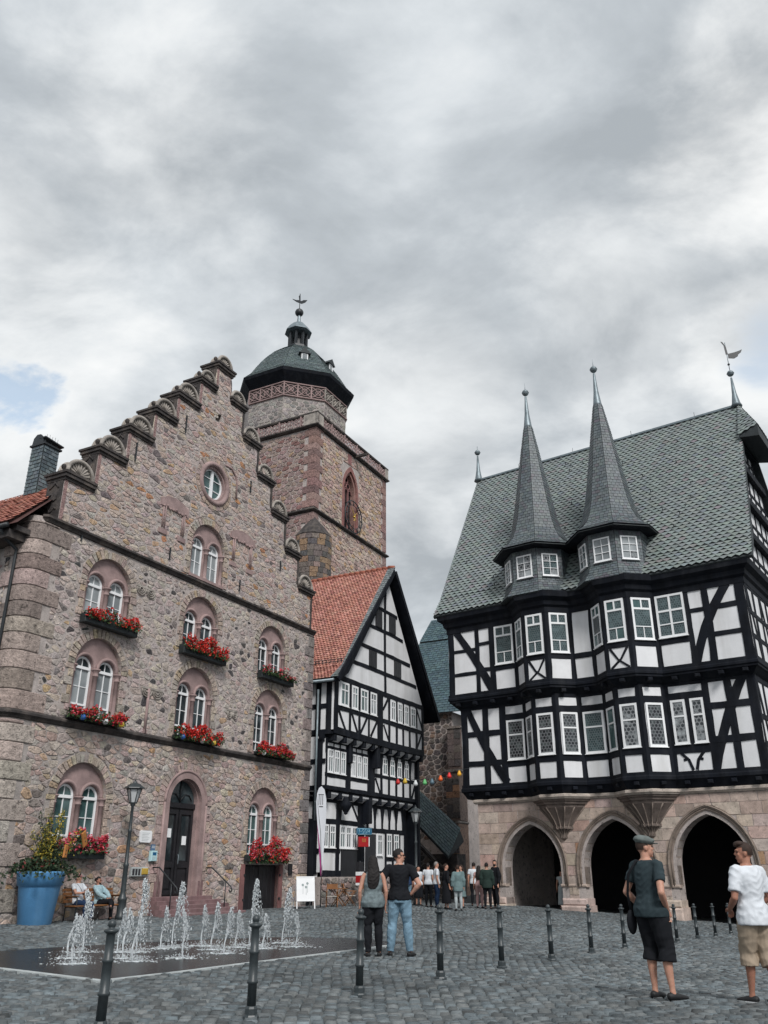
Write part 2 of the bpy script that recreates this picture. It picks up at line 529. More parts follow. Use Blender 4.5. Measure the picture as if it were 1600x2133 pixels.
BASIN = [(-3.85, 13.05), (-3.0, 14.2), (-2.19, 15.52), (-1.35, 16.8), (-.55, 18.03), (.05, 19.05), (.32, 19.8), (.2, 20.5), (-.25, 21.1), (-.95, 21.55), (-1.78, 21.8), (-2.67, 21.75),
         (-3.81, 21.25), (-4.87, 20.45), (-5.83, 19.6), (-6.69, 18.8), (-7.5, 17.9), (-7.85, 17.0), (-7.5, 16.1), (-6.8, 15.35), (-5.89, 14.63), (-4.88, 13.85)]
def in_poly(px_, py_, poly):
    inside = np.zeros(px_.shape, bool)
    n = len(poly)
    for i in range(n):
        x1, y1 = poly[i]; x2, y2 = poly[(i + 1) % n]
        c = ((y1 > py_) != (y2 > py_)) & (px_ < (x2 - x1) * (py_ - y1) / (y2 - y1 + 1e-12) + x1)
        inside ^= c
    return inside

M_['joint'] = mat('sandy_joint', (0.050, 0.055, 0.056), 0.95, 0.35, 0.6, 22, 0.6, 0.02)
def cobble_mat():
    m = mat('granite_sett', (1, 1, 1), 0.62, 0.22, 7.0, 60, 0.6, 0.006, attr=True, spec=0.45)
    return m
M_['sett'] = cobble_mat()
gx = np.unique(np.concatenate([np.linspace(-700, -60, 9), np.arange(-60, 60.1, 1.0), np.linspace(60, 700, 9)]))
gy = np.unique(np.concatenate([np.linspace(-700, -6, 9), np.arange(-6, 90.1, 1.0), np.linspace(90, 1400, 12)]))
GX, GY = np.meshgrid(gx, gy)
GZ = gzv(GX, GY) - 0.012
me = bpy.data.meshes.new('pavement')
nx_, ny_ = len(gx), len(gy)
vv = np.stack([GX.ravel(), GY.ravel(), GZ.ravel()], 1)
fa = [(j * nx_ + i, j * nx_ + i + 1, (j + 1) * nx_ + i + 1, (j + 1) * nx_ + i) for j in range(ny_ - 1) for i in range(nx_ - 1)]
me.from_pydata(vv.tolist(), [], fa)
me.polygons.foreach_set('use_smooth', [True] * len(fa))
pavement = link('pavement', me, M_['joint'], kind='structure')
pavement['label'] = 'grey cobbled paving of the market square'

def sett_field():
    g = np.random.default_rng(5)
    bay, n, pitch, sag = 1.42, 10, 0.125, 0.24
    bx = np.arange(-18, 22)
    rows = np.arange(int(4.6 / pitch), int(46 / pitch))
    ks = np.arange(n)
    B, J, K = np.meshgrid(bx, rows, ks, indexing='ij')
    B, J, K = B.ravel(), J.ravel(), K.ravel()
    t = (K + .5) / n
    X = B * bay + t * bay
    Y = J * pitch + sag * 4 * t * (1 - t) + (B % 2) * pitch * .5
    X = X + .22 * np.sin(Y * .33 + .25 * X) + .05 * np.sin(Y * 1.1)
    ang = np.arctan(sag * 4 * (1 - 2 * t) / bay)
    X = X + g.normal(0, .010, X.shape); Y = Y + g.normal(0, .009, X.shape)
    keep = (np.abs(X) < .455 * Y + 3.2) & (Y > 5.0) & (Y < 45) & ~in_poly(X, Y, BASIN)
    # nothing under the two big houses
    keep &= ~((X + 11.48) * -0.8838 + (Y - 25.69) * 0.4679 > 0.4)
    keep &= ~((X - 4.59) * 0.5892 + (Y - 43.40) * 0.808 > 1.2)
    X, Y, ang = X[keep], Y[keep], ang[keep]
    N = len(X)
    hw = (bay / n) * .5 * g.uniform(.84, .96, N); hd = pitch * .5 * g.uniform(.82, .95, N)
    h = g.uniform(.010, .036, N) + 0.006 * np.sin(X * 2.1) * np.sin(Y * 1.7)
    z0 = gzv(X, Y) - 0.014
    ca, sa = np.cos(ang), np.sin(ang)
    V = np.zeros((N, 8, 3), np.float32)
    for q, (sx, sy) in enumerate(((-1, -1), (1, -1), (1, 1), (-1, 1))):
        jx = g.normal(0, .006, N); jy = g.normal(0, .006, N)
        lx, ly = sx * hw + jx, sy * hd + jy
        V[:, q, 0] = X + lx * ca - ly * sa; V[:, q, 1] = Y + lx * sa + ly * ca; V[:, q, 2] = z0
        ix, iy = lx * .78, ly * .76
        V[:, 4 + q, 0] = X + ix * ca - iy * sa; V[:, 4 + q, 1] = Y + ix * sa + iy * ca
        V[:, 4 + q, 2] = z0 + .014 + h + g.normal(0, .0035, N)
    F = np.array([(4, 5, 6, 7), (0, 1, 5, 4), (1, 2, 6, 5), (2, 3, 7, 6), (3, 0, 4, 7)])
    base = g.uniform(.075, .175, N)
    big = .5 + .5 * np.sin(X * .55 + 1.3 * np.sin(Y * .4)) * np.sin(Y * .5 + 1.0)
    big2 = .5 + .25 * np.sin(X * 1.7 + 2 * np.sin(Y * .9)) + .25 * np.sin(Y * 2.3 + 1.7 * np.sin(X * .8))
    base = base * (.70 + .30 * big + .28 * big2)
    base = np.where(g.random(N) < .06, base * .55, base)
    hue = g.uniform(0, 1, N)
    C = np.stack([base * (.82 + .14 * hue), base * (1.0 + .02 * hue), base * (1.09 - .07 * hue)], 1)
    return V, F, C
SV, SF, SC = sett_field()
def np_mesh(name, V, F, C):
    N = len(V); k = V.shape[1]; m = len(F); w = F.shape[1]
    me = bpy.data.meshes.new(name)
    me.vertices.add(N * k)
    me.vertices.foreach_set('co', V.reshape(-1).astype(np.float32))
    idx = (F[None, :, :] + (np.arange(N) * k)[:, None, None]).reshape(-1)
    me.loops.add(len(idx))
    me.loops.foreach_set('vertex_index', idx.astype(np.int32))
    me.polygons.add(N * m)
    me.polygons.foreach_set('loop_start', np.arange(0, N * m * w, w, dtype=np.int32))
    me.polygons.foreach_set('loop_total', np.full(N * m, w, dtype=np.int32))
    at = me.color_attributes.new('col', 'FLOAT_COLOR', 'POINT')
    A = np.ones((N, k, 4), np.float32); A[:, :, :3] = C[:, None, :]
    at.data.foreach_set('color', A.ravel())
    me.update(); me.validate()
    return me
dist = SV[:, :, 1].mean(1) + np.where(np.abs(SV[:, :, 0].mean(1)) > .40 * SV[:, :, 1].mean(1), 50, 0)
order = np.argsort(dist + np.where(dist < 8.35, 60, 0))
near = order[:300]
rest = np.ones(len(SV), bool); rest[near] = False
link('setts', np_mesh('setts', SV[rest], SF, SC[rest]), M_['sett'], pavement, 'stuff')
for i in near:
    link('sett', np_mesh('sett', SV[i:i + 1], SF, SC[i:i + 1]), M_['sett'], pavement)

# ------------------------------------------------------------------ fountain: flush wet basin with jets
M_['wet'] = mat('wet_basalt', (0.012, 0.017, 0.021), 0.26, 0.45, 1.6, 14, 0.7, 0.015, spec=0.30, tint=(0.03, 0.034, 0.035), tscale=2.5, tamt=0.6)
M_['palestrip'] = mat('pale_granite', (0.40, 0.43, 0.43), 0.6, 0.2, 4, 40, 0.3)
def water_mat():
    m, nt, b = new_mat('water')
    b.inputs['Base Color'].default_value = (0.86, 0.90, 0.92, 1)
    b.inputs['Roughness'].default_value = 0.16
    b.inputs['IOR'].default_value = 1.33
    b.inputs['Transmission Weight'].default_value = 0.55
    return m
M_['water'] = water_mat()
M_['foam'] = mat('foam', (0.62, 0.66, 0.68), 0.6, 0.2, 8, 60, 0.4)
fountain = empty('fountain', (-3.4, 17.8, 0))
tag(fountain, 'flush dark wet fountain basin with white water jets spraying out of the paving', 'fountain')
FO = Vector((-3.4, 17.8))
def fpt(x, y):
    return (x - FO.x, y - FO.y)
mb = MB()
mb.zprism([fpt(x, y) for x, y in BASIN], -0.05, 0.010)
mb.build('basin', M_['wet'], fountain)
mb = MB()
edge = [(-7.5, 16.1), (-6.8, 15.35), (-5.89, 14.63), (-4.88, 13.85), (-3.85, 13.05), (-3.0, 14.2), (-2.19, 15.52), (-1.35, 16.8), (-.55, 18.03), (.05, 19.05)]
for a, b in zip(edge[:-1], edge[1:]):
    d = Vector((b[0] - a[0], b[1] - a[1])); L = d.length; d /= L
    M = Matrix.Translation((a[0] - FO.x, a[1] - FO.y, 0)) @ Matrix.Rotation(math.atan2(d.y, d.x), 4, 'Z')
    mb.box(-.02, -.06, -.03, L + .02, .06, .034 + rr(0, .003), M=M)
mb.build('edging_strip', M_['palestrip'], fountain)
JETS = [(-5.52, 16.51, .74), (-5.10, 15.51, .74), (-5.66, 17.75, 1.14), (-5.01, 17.75, .79), (-4.55, 16.51, .85), (-4.22, 15.91, .76), (-4.65, 17.75, 1.35), (-4.38, 18.5, .80), (-4.24, 18.84, 1.27),
        (-3.50, 16.51, .82), (-3.72, 19.19, .80), (-3.34, 18.28, .88), (-2.94, 17.44, .82), (-2.96, 18.84, .71), (-2.77, 19.44, 1.33), (-2.37, 18.5, .66), (-2.15, 19.95, 1.14), (-1.76, 18.97, .68)]
for jx, jy, jh in JETS:
    jh *= .93
    g = random.Random(int((jx + 20) * 977 + jy * 31))
    lean = g.uniform(.03, .11) * (1 if g.random() < .8 else -1)
    def ctr(t):
        return Vector((lean * t * t * jh + .012 * math.sin(9 * t + jx), .03 * math.sin(5 * t + jy), jh * t))
    mb = MB()
    pts = [ctr(i / 14 * .86) for i in range(15)]
    mb.tube(pts, [.011 + .010 * i / 14 + g.uniform(-.003, .004) for i in range(15)], 6)
    def drop(p, r_, st=1.0):
        x, y, z = p
        mb.add([(x + r_, y, z), (x, y + r_, z), (x - r_, y, z), (x, y - r_, z), (x, y, z + r_ * st), (x, y, z - r_ * st)],
               [(0, 1, 4), (1, 2, 4), (2, 3, 4), (3, 0, 4), (1, 0, 5), (2, 1, 5), (3, 2, 5), (0, 3, 5)], smooth=True)
    big = jh > 1.0
    for i in range(420 if big else 250):                     # frothy head thinning downwards
        t = 1 - abs(g.gauss(0, .34 if big else .28))
        if t < .12:
            continue
        w = (.022 + .105 * (1 - t)) * (1.25 if big else .8)
        p = ctr(t) + Vector((abs(g.gauss(0, w)) * .9 - w * .2, g.gauss(0, w), g.uniform(-.04, .02)))
        drop(p, g.uniform(.004, .013) * (1.15 if big else 1.0), g.uniform(1.2, 3.2))
    for q in range(6):                                       # falling strings
        s0 = g.uniform(.03, .17) * (1.4 if big else 1.0); sy_ = g.uniform(-.12, .12)
        m = 34 if big else 22
        for i in range(m):
            t = g.random() ** .8
            z = jh * (1 - t * t) * .95
            p = Vector((lean * jh + s0 * t + g.gauss(0, .010), sy_ * t + g.gauss(0, .010), max(z, .02)))
            drop(p, g.uniform(.003, .008), g.uniform(1.5, 4.0))
    for i in range(150):                                     # splash crown
        a = g.uniform(0, 2 * PI); d = abs(g.gauss(0, .17))
        p = Vector((lean * .5 + d * math.cos(a) * 1.3, d * math.sin(a), .012 + abs(g.gauss(0, .045)) * max(.1, 1 - d * 2.2)))
        drop(p, g.uniform(.004, .011), 1.2)
    o = mb.build('water_jet', M_['water'], fountain, 'stuff', loc=(jx - FO.x, jy - FO.y, .01))
    mb = MB()
    pts_ = []
    for k in range(18):
        a = 2 * PI * k / 18; d = .24 + g.uniform(-.07, .09)
        pts_.append((lean * .5 + d * math.cos(a) * 1.35, d * math.sin(a)))
    for i in range(90):
        a = g.uniform(0, 2 * PI); d = abs(g.gauss(0, .13)); s_ = g.uniform(.006, .022)
        mb.ball((lean * .5 + d * math.cos(a) * 1.7, d * math.sin(a), .006), s_, 6, 4, sc=(1.4, 1, .30))
    mb.build('foam', M_['foam'], o, 'stuff')

# ------------------------------------------------------------------ bollards along one line
def bollard_mesh():
    mb = MB()
    mb.lathe([(.088, 0), (.088, .035), (.080, .05), (.066, .055), (.066, .105), (.058, .125), (.048, .13)], 8, a0=PI / 8, a1=2 * PI + PI / 8, smooth=False)
    mb.lathe([(.047, .125), (.046, .325), (.056, .332), (.058, .345), (.056, .358), (.046, .365), (.045, .600), (.053, .607), (.055, .620), (.053, .633), (.043, .640),
              (.041, .840), (.050, .850), (.068, .862), (.070, .878), (.050, .888), (.030, .892), (.030, .905), (.038, .915), (.040, .935), (.032, .955), (.015, .968), (0.0005, .971)], 20)
    return mb.mesh('bollard')
M_['bollard'] = mat('bollard_paint', (0.034, 0.043, 0.047), 0.42, 0.25, 5, 60, 0.25, 0.003, spec=0.5)
bm_ = bollard_mesh(); bm_.materials.append(M_['bollard'])
BOL = [(-2.61, 8.97), (-1.36, 9.92), (-.30, 11.61), (.79, 13.38), (1.96, 15.83), (3.15, 17.83), (4.42, 20.15), (5.66, 22.2), (7.94, 25.52), (9.13, 27.4), (10.33, 29.29), (11.51, 31.16)]
ordn = ['first', 'second', 'third', 'fourth', 'fifth', 'sixth', 'seventh', 'eighth', 'ninth', 'tenth', 'eleventh', 'twelfth']
for i, (x, y) in enumerate(BOL):
    o = link('bollard', bm_, None, loc=(x, y, gz(x, y)), rot=(R(rr(-.6, .6)), R(rr(-.6, .6)), rr(0, 6)))
    tag(o, 'dark ringed iron bollard, %s of the row counted from the camera' % ordn[i], 'bollard', 'iron bollards in a row across the square')
# ------------------------------------------------------------------ masonry tools
def clip(poly, a, b, c):
    """keep a*x+b*y<=c"""
    out = []
    n = len(poly)
    for i in range(n):
        p, q = poly[i], poly[(i + 1) % n]
        dp, dq = a * p[0] + b * p[1] - c, a * q[0] + b * q[1] - c
        if dp <= 0:
            out.append(p)
        if (dp < 0 < dq) or (dq < 0 < dp):
            t = dp / (dp - dq)
            out.append((p[0] + (q[0] - p[0]) * t, p[1] + (q[1] - p[1]) * t))
    return out
def voronoi(x0, x1, z0, z1, sx, sz, g, jit=.46, keep=None, drop=0.0):
    nx, nz = max(1, round((x1 - x0) / sx)), max(1, round((z1 - z0) / sz))
    sx, sz = (x1 - x0) / nx, (z1 - z0) / nz
    P = {}
    for j in range(-2, nz + 2):
        for i in range(-2, nx + 2):
            q_ = (i + .5 + (.5 if j % 2 else 0) * .8 + g.uniform(-jit, jit), j + .5 + g.uniform(-jit, jit))
            if not drop or g.random() > drop:
                P[i, j] = q_
    out = []
    for j in range(nz):
        for i in range(-1, nx + 1):
            if (i, j) not in P:
                continue
            u, w = P[i, j]
            if keep is not None and not keep(x0 + u * sx, z0 + w * sz):
                continue
            poly = [(u - 2, w - 2), (u + 2, w - 2), (u + 2, w + 2), (u - 2, w + 2)]
            for dj in (-2, -1, 0, 1, 2):
                for di in (-2, -1, 0, 1, 2):
                    if not (di or dj) or (i + di, j + dj) not in P:
                        continue
                    q = P[i + di, j + dj]
                    a, b = q[0] - u, q[1] - w
                    poly = clip(poly, a, b, (q[0] ** 2 + q[1] ** 2 - u * u - w * w) / 2)
                    if len(poly) < 3:
                        break
                if len(poly) < 3:
                    break
            poly = clip(clip(clip(clip(poly, -1, 0, 0), 1, 0, nx), 0, -1, 0), 0, 1, nz) if len(poly) > 2 else poly
            if len(poly) > 2:
                out.append([(x0 + a * sx, z0 + b * sz) for a, b in poly])
    return out
def area_c(poly):
    A = cx = cz = 0
    n = len(poly)
    for i in range(n):
        p, q = poly[i], poly[(i + 1) % n]
        k = p[0] * q[1] - q[0] * p[1]
        A += k; cx += (p[0] + q[0]) * k; cz += (p[1] + q[1]) * k
    A /= 2
    if abs(A) < 1e-6:
        return 0, poly[0]
    return A, (cx / (6 * A), cz / (6 * A))
def stone_geo(poly, gap, out, g, rnd=.22, o0=-.01):
    A, c = area_c(poly)
    if A < .002:
        return None
    rad = math.sqrt(A / PI)
    k = 1 - gap / rad
    if k < .3:
        return None
    P = [(c[0] + (x - c[0]) * k, c[1] + (z - c[1]) * k) for x, z in poly]
    Q = []
    n = len(P)
    for i in range(n):                                # round the corners
        p, q = P[i], P[(i + 1) % n]
        d = math.hypot(q[0] - p[0], q[1] - p[1])
        if d < .02:
            Q.append(((p[0] + q[0]) / 2, (p[1] + q[1]) / 2)); continue
        Q.append((p[0] + (q[0] - p[0]) * rnd, p[1] + (q[1] - p[1]) * rnd))
        Q.append((p[0] + (q[0] - p[0]) * (1 - rnd), p[1] + (q[1] - p[1]) * (1 - rnd)))
    m = len(Q)
    if m < 3:
        return None
    tx, tz = g.uniform(-.02, .02), g.uniform(-.02, .02)
    vs = [(x, -o0, z) for x, z in Q]
    ins = min(.86, 1 - .016 / rad)
    vs += [(c[0] + (x - c[0]) * ins, -(out + (x - c[0]) * tx + (z - c[1]) * tz + g.uniform(-.004, .004)), c[1] + (z - c[1]) * ins) for x, z in Q]
    vs.append((c[0], -(out + .006), c[1]))
    fs = [(i, (i + 1) % m, m + (i + 1) % m, m + i) for i in range(m)]
    fs += [(m + i, m + (i + 1) % m, 2 * m) for i in range(m)]
    return vs, fs, A, c
def sweep(mb, path, prof, col=None, smooth=False, caps=True):
    """profile [(out, z)] carried along a plan path; out is to the right of travel"""
    n = len(path)
    nr = []
    for i in range(n - 1):
        dx, dy = path[i + 1][0] - path[i][0], path[i + 1][1] - path[i][1]
        L = math.hypot(dx, dy)
        nr.append((dy / L, -dx / L))
    vs, fs = [], []
    for i in range(n):
        a, b = nr[max(i - 1, 0)], nr[min(i, n - 2)]
        d = 1 + a[0] * b[0] + a[1] * b[1]
        mx, my = (a[0] + b[0]) / d, (a[1] + b[1]) / d
        for o, z in prof:
            vs.append((path[i][0] + mx * o, path[i][1] + my * o, z))
    k = len(prof)
    for i in range(n - 1):
        for j in range(k - 1):
            fs.append((i * k + j, (i + 1) * k + j, (i + 1) * k + j + 1, i * k + j + 1))
    if caps:
        fs.append(tuple(reversed(range(k)))); fs.append(tuple(range((n - 1) * k, n * k)))
    return mb.add(vs, fs, col, smooth)
def arch_ring(mb, outer, inner, y0, y1, col=None):
    """open archivolt band between two outlines that start at the sill corners"""
    o = outer[1:] + outer[:1]; i_ = inner[1:] + inner[:1]
    n = len(o)
    vs = [(x, y0, z) for x, z in o] + [(x, y0, z) for x, z in i_] + [(x, y1, z) for x, z in o] + [(x, y1, z) for x, z in i_]
    fs = []
    for k in range(n - 1):
        fs += [(k, k + 1, n + k + 1, n + k), (k, 2 * n + k, 2 * n + k + 1, k + 1), (n + k, n + k + 1, 3 * n + k + 1, 3 * n + k), (2 * n + k, 3 * n + k, 3 * n + k + 1, 2 * n + k + 1)]
    fs += [(0, n, 3 * n, 2 * n), (n - 1, 3 * n - 1, 4 * n - 1, 2 * n - 1)]
    return mb.add(vs, fs, col)
def pick(g, pal, j=.13):
    t = g.random() * sum(p[0] for p in pal)
    for w, c in pal:
        t -= w
        if t <= 0:
            break
    k = g.uniform(1 - j, 1 + j)
    return tuple(max(.01, x * k * g.uniform(.96, 1.04)) for x in c)
def place(o, HM, x, y, z, rz=0.0):
    o.matrix_world = HM @ Matrix.Translation((x, y, z)) @ Matrix.Rotation(rz, 4, 'Z')
    return o

# ------------------------------------------------------------------ stone house with the stepped gable
HX, HY, HA = -11.480, 25.690, 62.1
HM = frame(HX, HY, HA)
house = empty('stone_house', (HX, HY, 0), R(HA))
tag(house, 'tall rubble stone house with stepped gable and paired round-arched windows', 'building')
g = random.Random(3)
XL, XR = .45, 17.1
STEPS = [(.85, 2.15, 14.10), (2.15, 3.45, 15.70), (3.45, 4.70, 17.20), (4.70, 5.90, 18.65), (5.90, 7.20, 20.05), (7.20, 8.20, 21.50), (8.20, 9.25, 22.85),
         (9.25, 10.35, 21.55), (10.35, 11.65, 20.12), (11.65, 12.90, 18.70), (12.90, 14.20, 17.30), (14.20, 15.45, 15.78), (15.45, 16.75, 14.22)]
WIN = [(3.50, 2.05, 3.64, 0), (13.63, 2.05, 3.64, 0), (3.50, 6.15, 7.80, 1), (8.62, 6.15, 7.80, 1), (13.63, 6.15, 7.80, 1),
       (3.50, 9.58, 10.72, 2), (8.62, 9.58, 10.72, 2), (13.63, 9.58, 10.72, 2), (8.66, 12.62, 13.93, 3)]
RW = 1.08
DOOR = (8.60, .90, .60, 3.75)
OC = (8.67, 17.0, .82)
def hole_list():
    h = [arch_poly(cx, RW, s, sp) for cx, s, sp, f in WIN if f < 3]
    h.append(arch_poly(DOOR[0], DOOR[1] + .02, .55, DOOR[3]))
    h.append([(12.5, .0), (14.95, .0), (14.95, 1.68), (12.5, 1.68)])
    return h
mb = MB()
hl = hole_list()
mb.plate([(XL, 5.86), (XR, 5.86), (XR, 12.4), (XL, 12.4)], [h for h in hl if h[0][1] > 6], 0, .55)
mb.box(XR - .5, .55, -.4, XR, 13, 12.4)
mb.box(.02, .46, -.4, .45, 13, 12.3)
sweep(mb, [(0, .47)] + [(.45 - .45 * math.cos(a), .45 - .45 * math.sin(a)) for a in [R(q) for q in range(0, 91, 15)]], [(0, -.4), (0, 12.35)], smooth=True, caps=False)
mb.build('wall', M_['mortar'], house)
M_['mortar_low'] = mat('shaded_mortar', (0.38, 0.34, 0.32), 0.95, 0.35, 2.2, 38, 0.9, 0.03)  # mortar colour darkened to carry the thin shadows between the lower stones
mb = MB()
mb.plate([(XL, -.4), (XR, -.4), (XR, 5.855), (XL, 5.855)], [h for h in hl if h[0][1] < 5], 0, .55)
mb.build('wall', M_['mortar_low'], house)
mb = MB()
top = [(.85, 12.4), (16.75, 12.4)]
for a, b, z in reversed(STEPS):
    top += [(b, z), (a, z)]
clean = [top[0]]
for p in top[1:]:
    if math.hypot(p[0] - clean[-1][0], p[1] - clean[-1][1]) > 1e-4:
        clean.append(p)
oculus = [(OC[0] + OC[2] * math.cos(2 * PI * i / 32), OC[1] + OC[2] * math.sin(2 * PI * i / 32)) for i in range(32)]
mb.plate(clean, [arch_poly(8.66, RW, 12.62, 13.93), oculus, arch_poly(8.58, .2, 20.05, 20.40, 8)], 0, .78)
mb.build('gable', M_['mortar'], house)
mb = MB()
mb.box(1.0, .9, 12.2, 16.4, 1.0, 13.0); mb.box(7.0, .85, 13.0, 10.2, .95, 21.0)
mb.build('gable_backing', M_['dark'], house)

def blocked(x, z, m=0.0):
    for cx, s, sp, f in WIN:
        r_ = RW + .34 + m
        if abs(x - cx) < r_ and s - .12 - m < z < sp + r_:
            if z <= sp or math.hypot(x - cx, z - sp) < r_:
                return True
    if abs(x - DOOR[0]) < 1.5 + m and z < DOOR[3] + 1.5 + m:
        if z <= DOOR[3] or math.hypot(x - DOOR[0], z - DOOR[3]) < 1.5 + m:
            return True
    if 12.22 - m < x < 15.22 + m and z < 1.75 + m:
        return True
    if math.hypot(x - OC[0], z - OC[1]) < 1.22 + m:
        return True
    if abs(x - 8.58) < .32 + m and 19.95 - m < z < 20.72 + m:
        return True
    return False
def push_out(x, z):
    for cx, s, sp, f in WIN:
        r_ = RW + .34
        if abs(x - cx) < r_ and s - .12 < z < sp + r_:
            if z > sp:
                d = math.hypot(x - cx, z - sp)
                if d < r_:
                    return cx + (x - cx) / d * r_, sp + (z - sp) / d * r_
            else:
                if z - (s - .12) < .14:
                    return x, s - .12
                return (cx + r_ if x > cx else cx - r_), z
    cx, sp = DOOR[0], DOOR[3]
    if abs(x - cx) < 1.5 and z < sp + 1.5:
        if z > sp:
            d = math.hypot(x - cx, z - sp)
            if d < 1.5:
                return cx + (x - cx) / d * 1.5, sp + (z - sp) / d * 1.5
        else:
            return (cx + 1.5 if x > cx else cx - 1.5), z
    if 12.22 < x < 15.22 and z < 1.75:
        e = min((x - 12.22, 'a'), (15.22 - x, 'b'), (1.75 - z, 'c'))[1]
        return {'a': (12.22, z), 'b': (15.22, z), 'c': (x, 1.75)}[e]
    d = math.hypot(x - OC[0], z - OC[1])
    if d < 1.22:
        return OC[0] + (x - OC[0]) / d * 1.22, OC[1] + (z - OC[1]) / d * 1.22
    return x, z
def gable_top(x):
    for a, b, z in STEPS:
        if a <= x <= b:
            return z
    return 12.4
PAL_LOW = [(6, (.54, .415, .365)), (5, (.55, .465, .395)), (2.5, (.46, .345, .315)), (1.2, (.53, .395, .27)), (.5, (.50, .31, .185)), (1.3, (.37, .325, .305)), (.5, (.16, .14, .135))]
PAL_MID = [(6, (.55, .46, .405)), (5, (.555, .485, .42)), (2.5, (.46, .36, .33)), (.9, (.52, .375, .24)), (2.0, (.075, .070, .072)), (1.2, (.23, .205, .20))]
PAL_GAB = [(6, (.545, .42, .375)), (5, (.55, .46, .39)), (2.5, (.46, .34, .315)), (1.3, (.53, .37, .24)), (.7, (.49, .25, .135)), (1.0, (.20, .17, .165))]
stones = []
def lay(x0, x1, z0, z1, sx, sz, pal, gap, outs, lim=None, rnd=.22, loose=0.0):
    ok = lambda x, z: not blocked(x, z, -.12)
    for poly in voronoi(x0, x1, z0, z1, sx, sz, g, keep=ok, drop=.28):
        poly = [push_out(x, z) for x, z in poly]
        if lim is not None:
            cx = sum(p[0] for p in poly) / len(poly)
            zt = lim(cx)
            if min(p[1] for p in poly) > zt - .1:
                continue
            lo_, hi_ = .85, 16.75
            poly = [(min(max(x, lo_), hi_), min(z, max(lim(min(max(x, .86), 16.74)), zt if abs(x - cx) < .05 else 0))) for x, z in poly]
        gp = gap + (g.uniform(0, .07) if g.random() < loose else g.uniform(-.003, .008))
        s = stone_geo(poly, gp, g.uniform(*outs), g, rnd)
        if s and s[2] > .008:
            stones.append((s, pick(g, [(1, (.50, .435, .40)), (1, (.475, .40, .375))]) if g.random() < loose + .12 else pick(g, pal)))
lay(1.10, 16.65, -.35, 5.72, .30, .155, PAL_LOW, .005, (.006, .034), rnd=.14, loose=.16)
lay(1.10, 16.65, 5.98, 12.15, .28, .175, PAL_MID, .008, (.005, .024), rnd=.18, loose=.42)
lay(.85, 16.75, 12.45, 22.8, .31, .155, PAL_GAB, .006, (.005, .024), lim=gable_top, rnd=.16, loose=.22)
stones.sort(key=lambda s: -(s[0][2]) / (1 + .02 * (s[0][3][0] + s[0][3][1])))
mb = MB()
for (vs, fs, A, c), col in stones[300:]:
    mb.add(vs, fs, col)
mb.build('rubble_stones', M_['rubble'], house, 'stuff')
for (vs, fs, A, c), col in stones[:300]:
    MB().add(vs, fs, col).build('stone', M_['rubble'], house)

# quoins: big rounded corner blocks, and plainer ones at the far edge
def quoin(z0, z1, l1, l2, o, col):
    path = [(0, .45 + l2), (0, .47)] + [(.45 - .45 * math.cos(R(q)), .45 - .45 * math.sin(R(q))) for q in range(0, 91, 15)] + [(.47, 0), (.45 + l1, 0)]
    mb = MB()
    e = .035
    sweep(mb, path, [(-.02, z0), (o - .012, z0 + .004), (o, z0 + e * .6), (o + .006, (z0 + z1) / 2), (o, z1 - e * .6), (o - .012, z1 - .004), (-.02, z1)], col, smooth=False)
    mb.build('quoin', M_['rubble'], house)
z = -.35; k = 0
while z < 12.1:
    h = g.uniform(.50, .66)
    z1 = min(z + h, 12.18)
    if 5.68 < z1 < 6.3 and z < 5.7:
        z1 = 5.70
    big_ = k % 2
    c = pick(g, [(3, (.43, .345, .31)), (2, (.37, .295, .26)), (1.3, (.27, .215, .195)), (.5, (.42, .32, .25))]) if z > 5.5 else pick(g, [(3, (.46, .38, .345)), (2, (.43, .375, .33))])
    quoin(z + .012, z1 - .012, (.85 if big_ else .42) + g.uniform(-.15, .2), (.35 if big_ else .8) + g.uniform(-.05, .05), .042 if z > 5.9 else .045, c)
    z = z1 if not (5.69 < z1 < 5.71) else 5.98
    k += 1
z = -.35; k = 0
while z < 12.1:
    z1 = min(z + g.uniform(.36, .55), 12.15)
    w = (.42 if k % 2 else .7) + g.uniform(-.06, .08)
    c = pick(g, [(3, (.30, .25, .24)), (2, (.22, .20, .195)), (1, (.38, .30, .24))])
    MB().cbox(XR - w, -.045, z + .01, XR + .015, .2, z1 - .01, .02, c).build('quoin', M_['rubble'], house)
    z = z1; k += 1
# rubble on the flank round the corner
mb = MB()
Msd = frame(0, 0, -90)
for z0_, z1_, pal_ in ((-.35, 5.7, PAL_LOW), (6.0, 11.3, PAL_MID)):
    for poly in voronoi(-9.0, -1.0, z0_, z1_, .30, .17, g, keep=lambda x, z: not (abs(x + 2.45) < 1.25 and 9.4 < z < 12), drop=.28):
        poly = [((-2.45 + 1.25 if x > -2.45 else -2.45 - 1.25), z) if abs(x + 2.45) < 1.25 and 9.4 < z < 12 else (x, z) for x, z in poly]
        s = stone_geo(poly, .007, g.uniform(.0, .02), g, .15)
        if s:
            mb.add(s[0], s[1], pick(g, pal_), M=Msd)
mb.build('flank_stones', M_['rubble'], house, 'stuff')
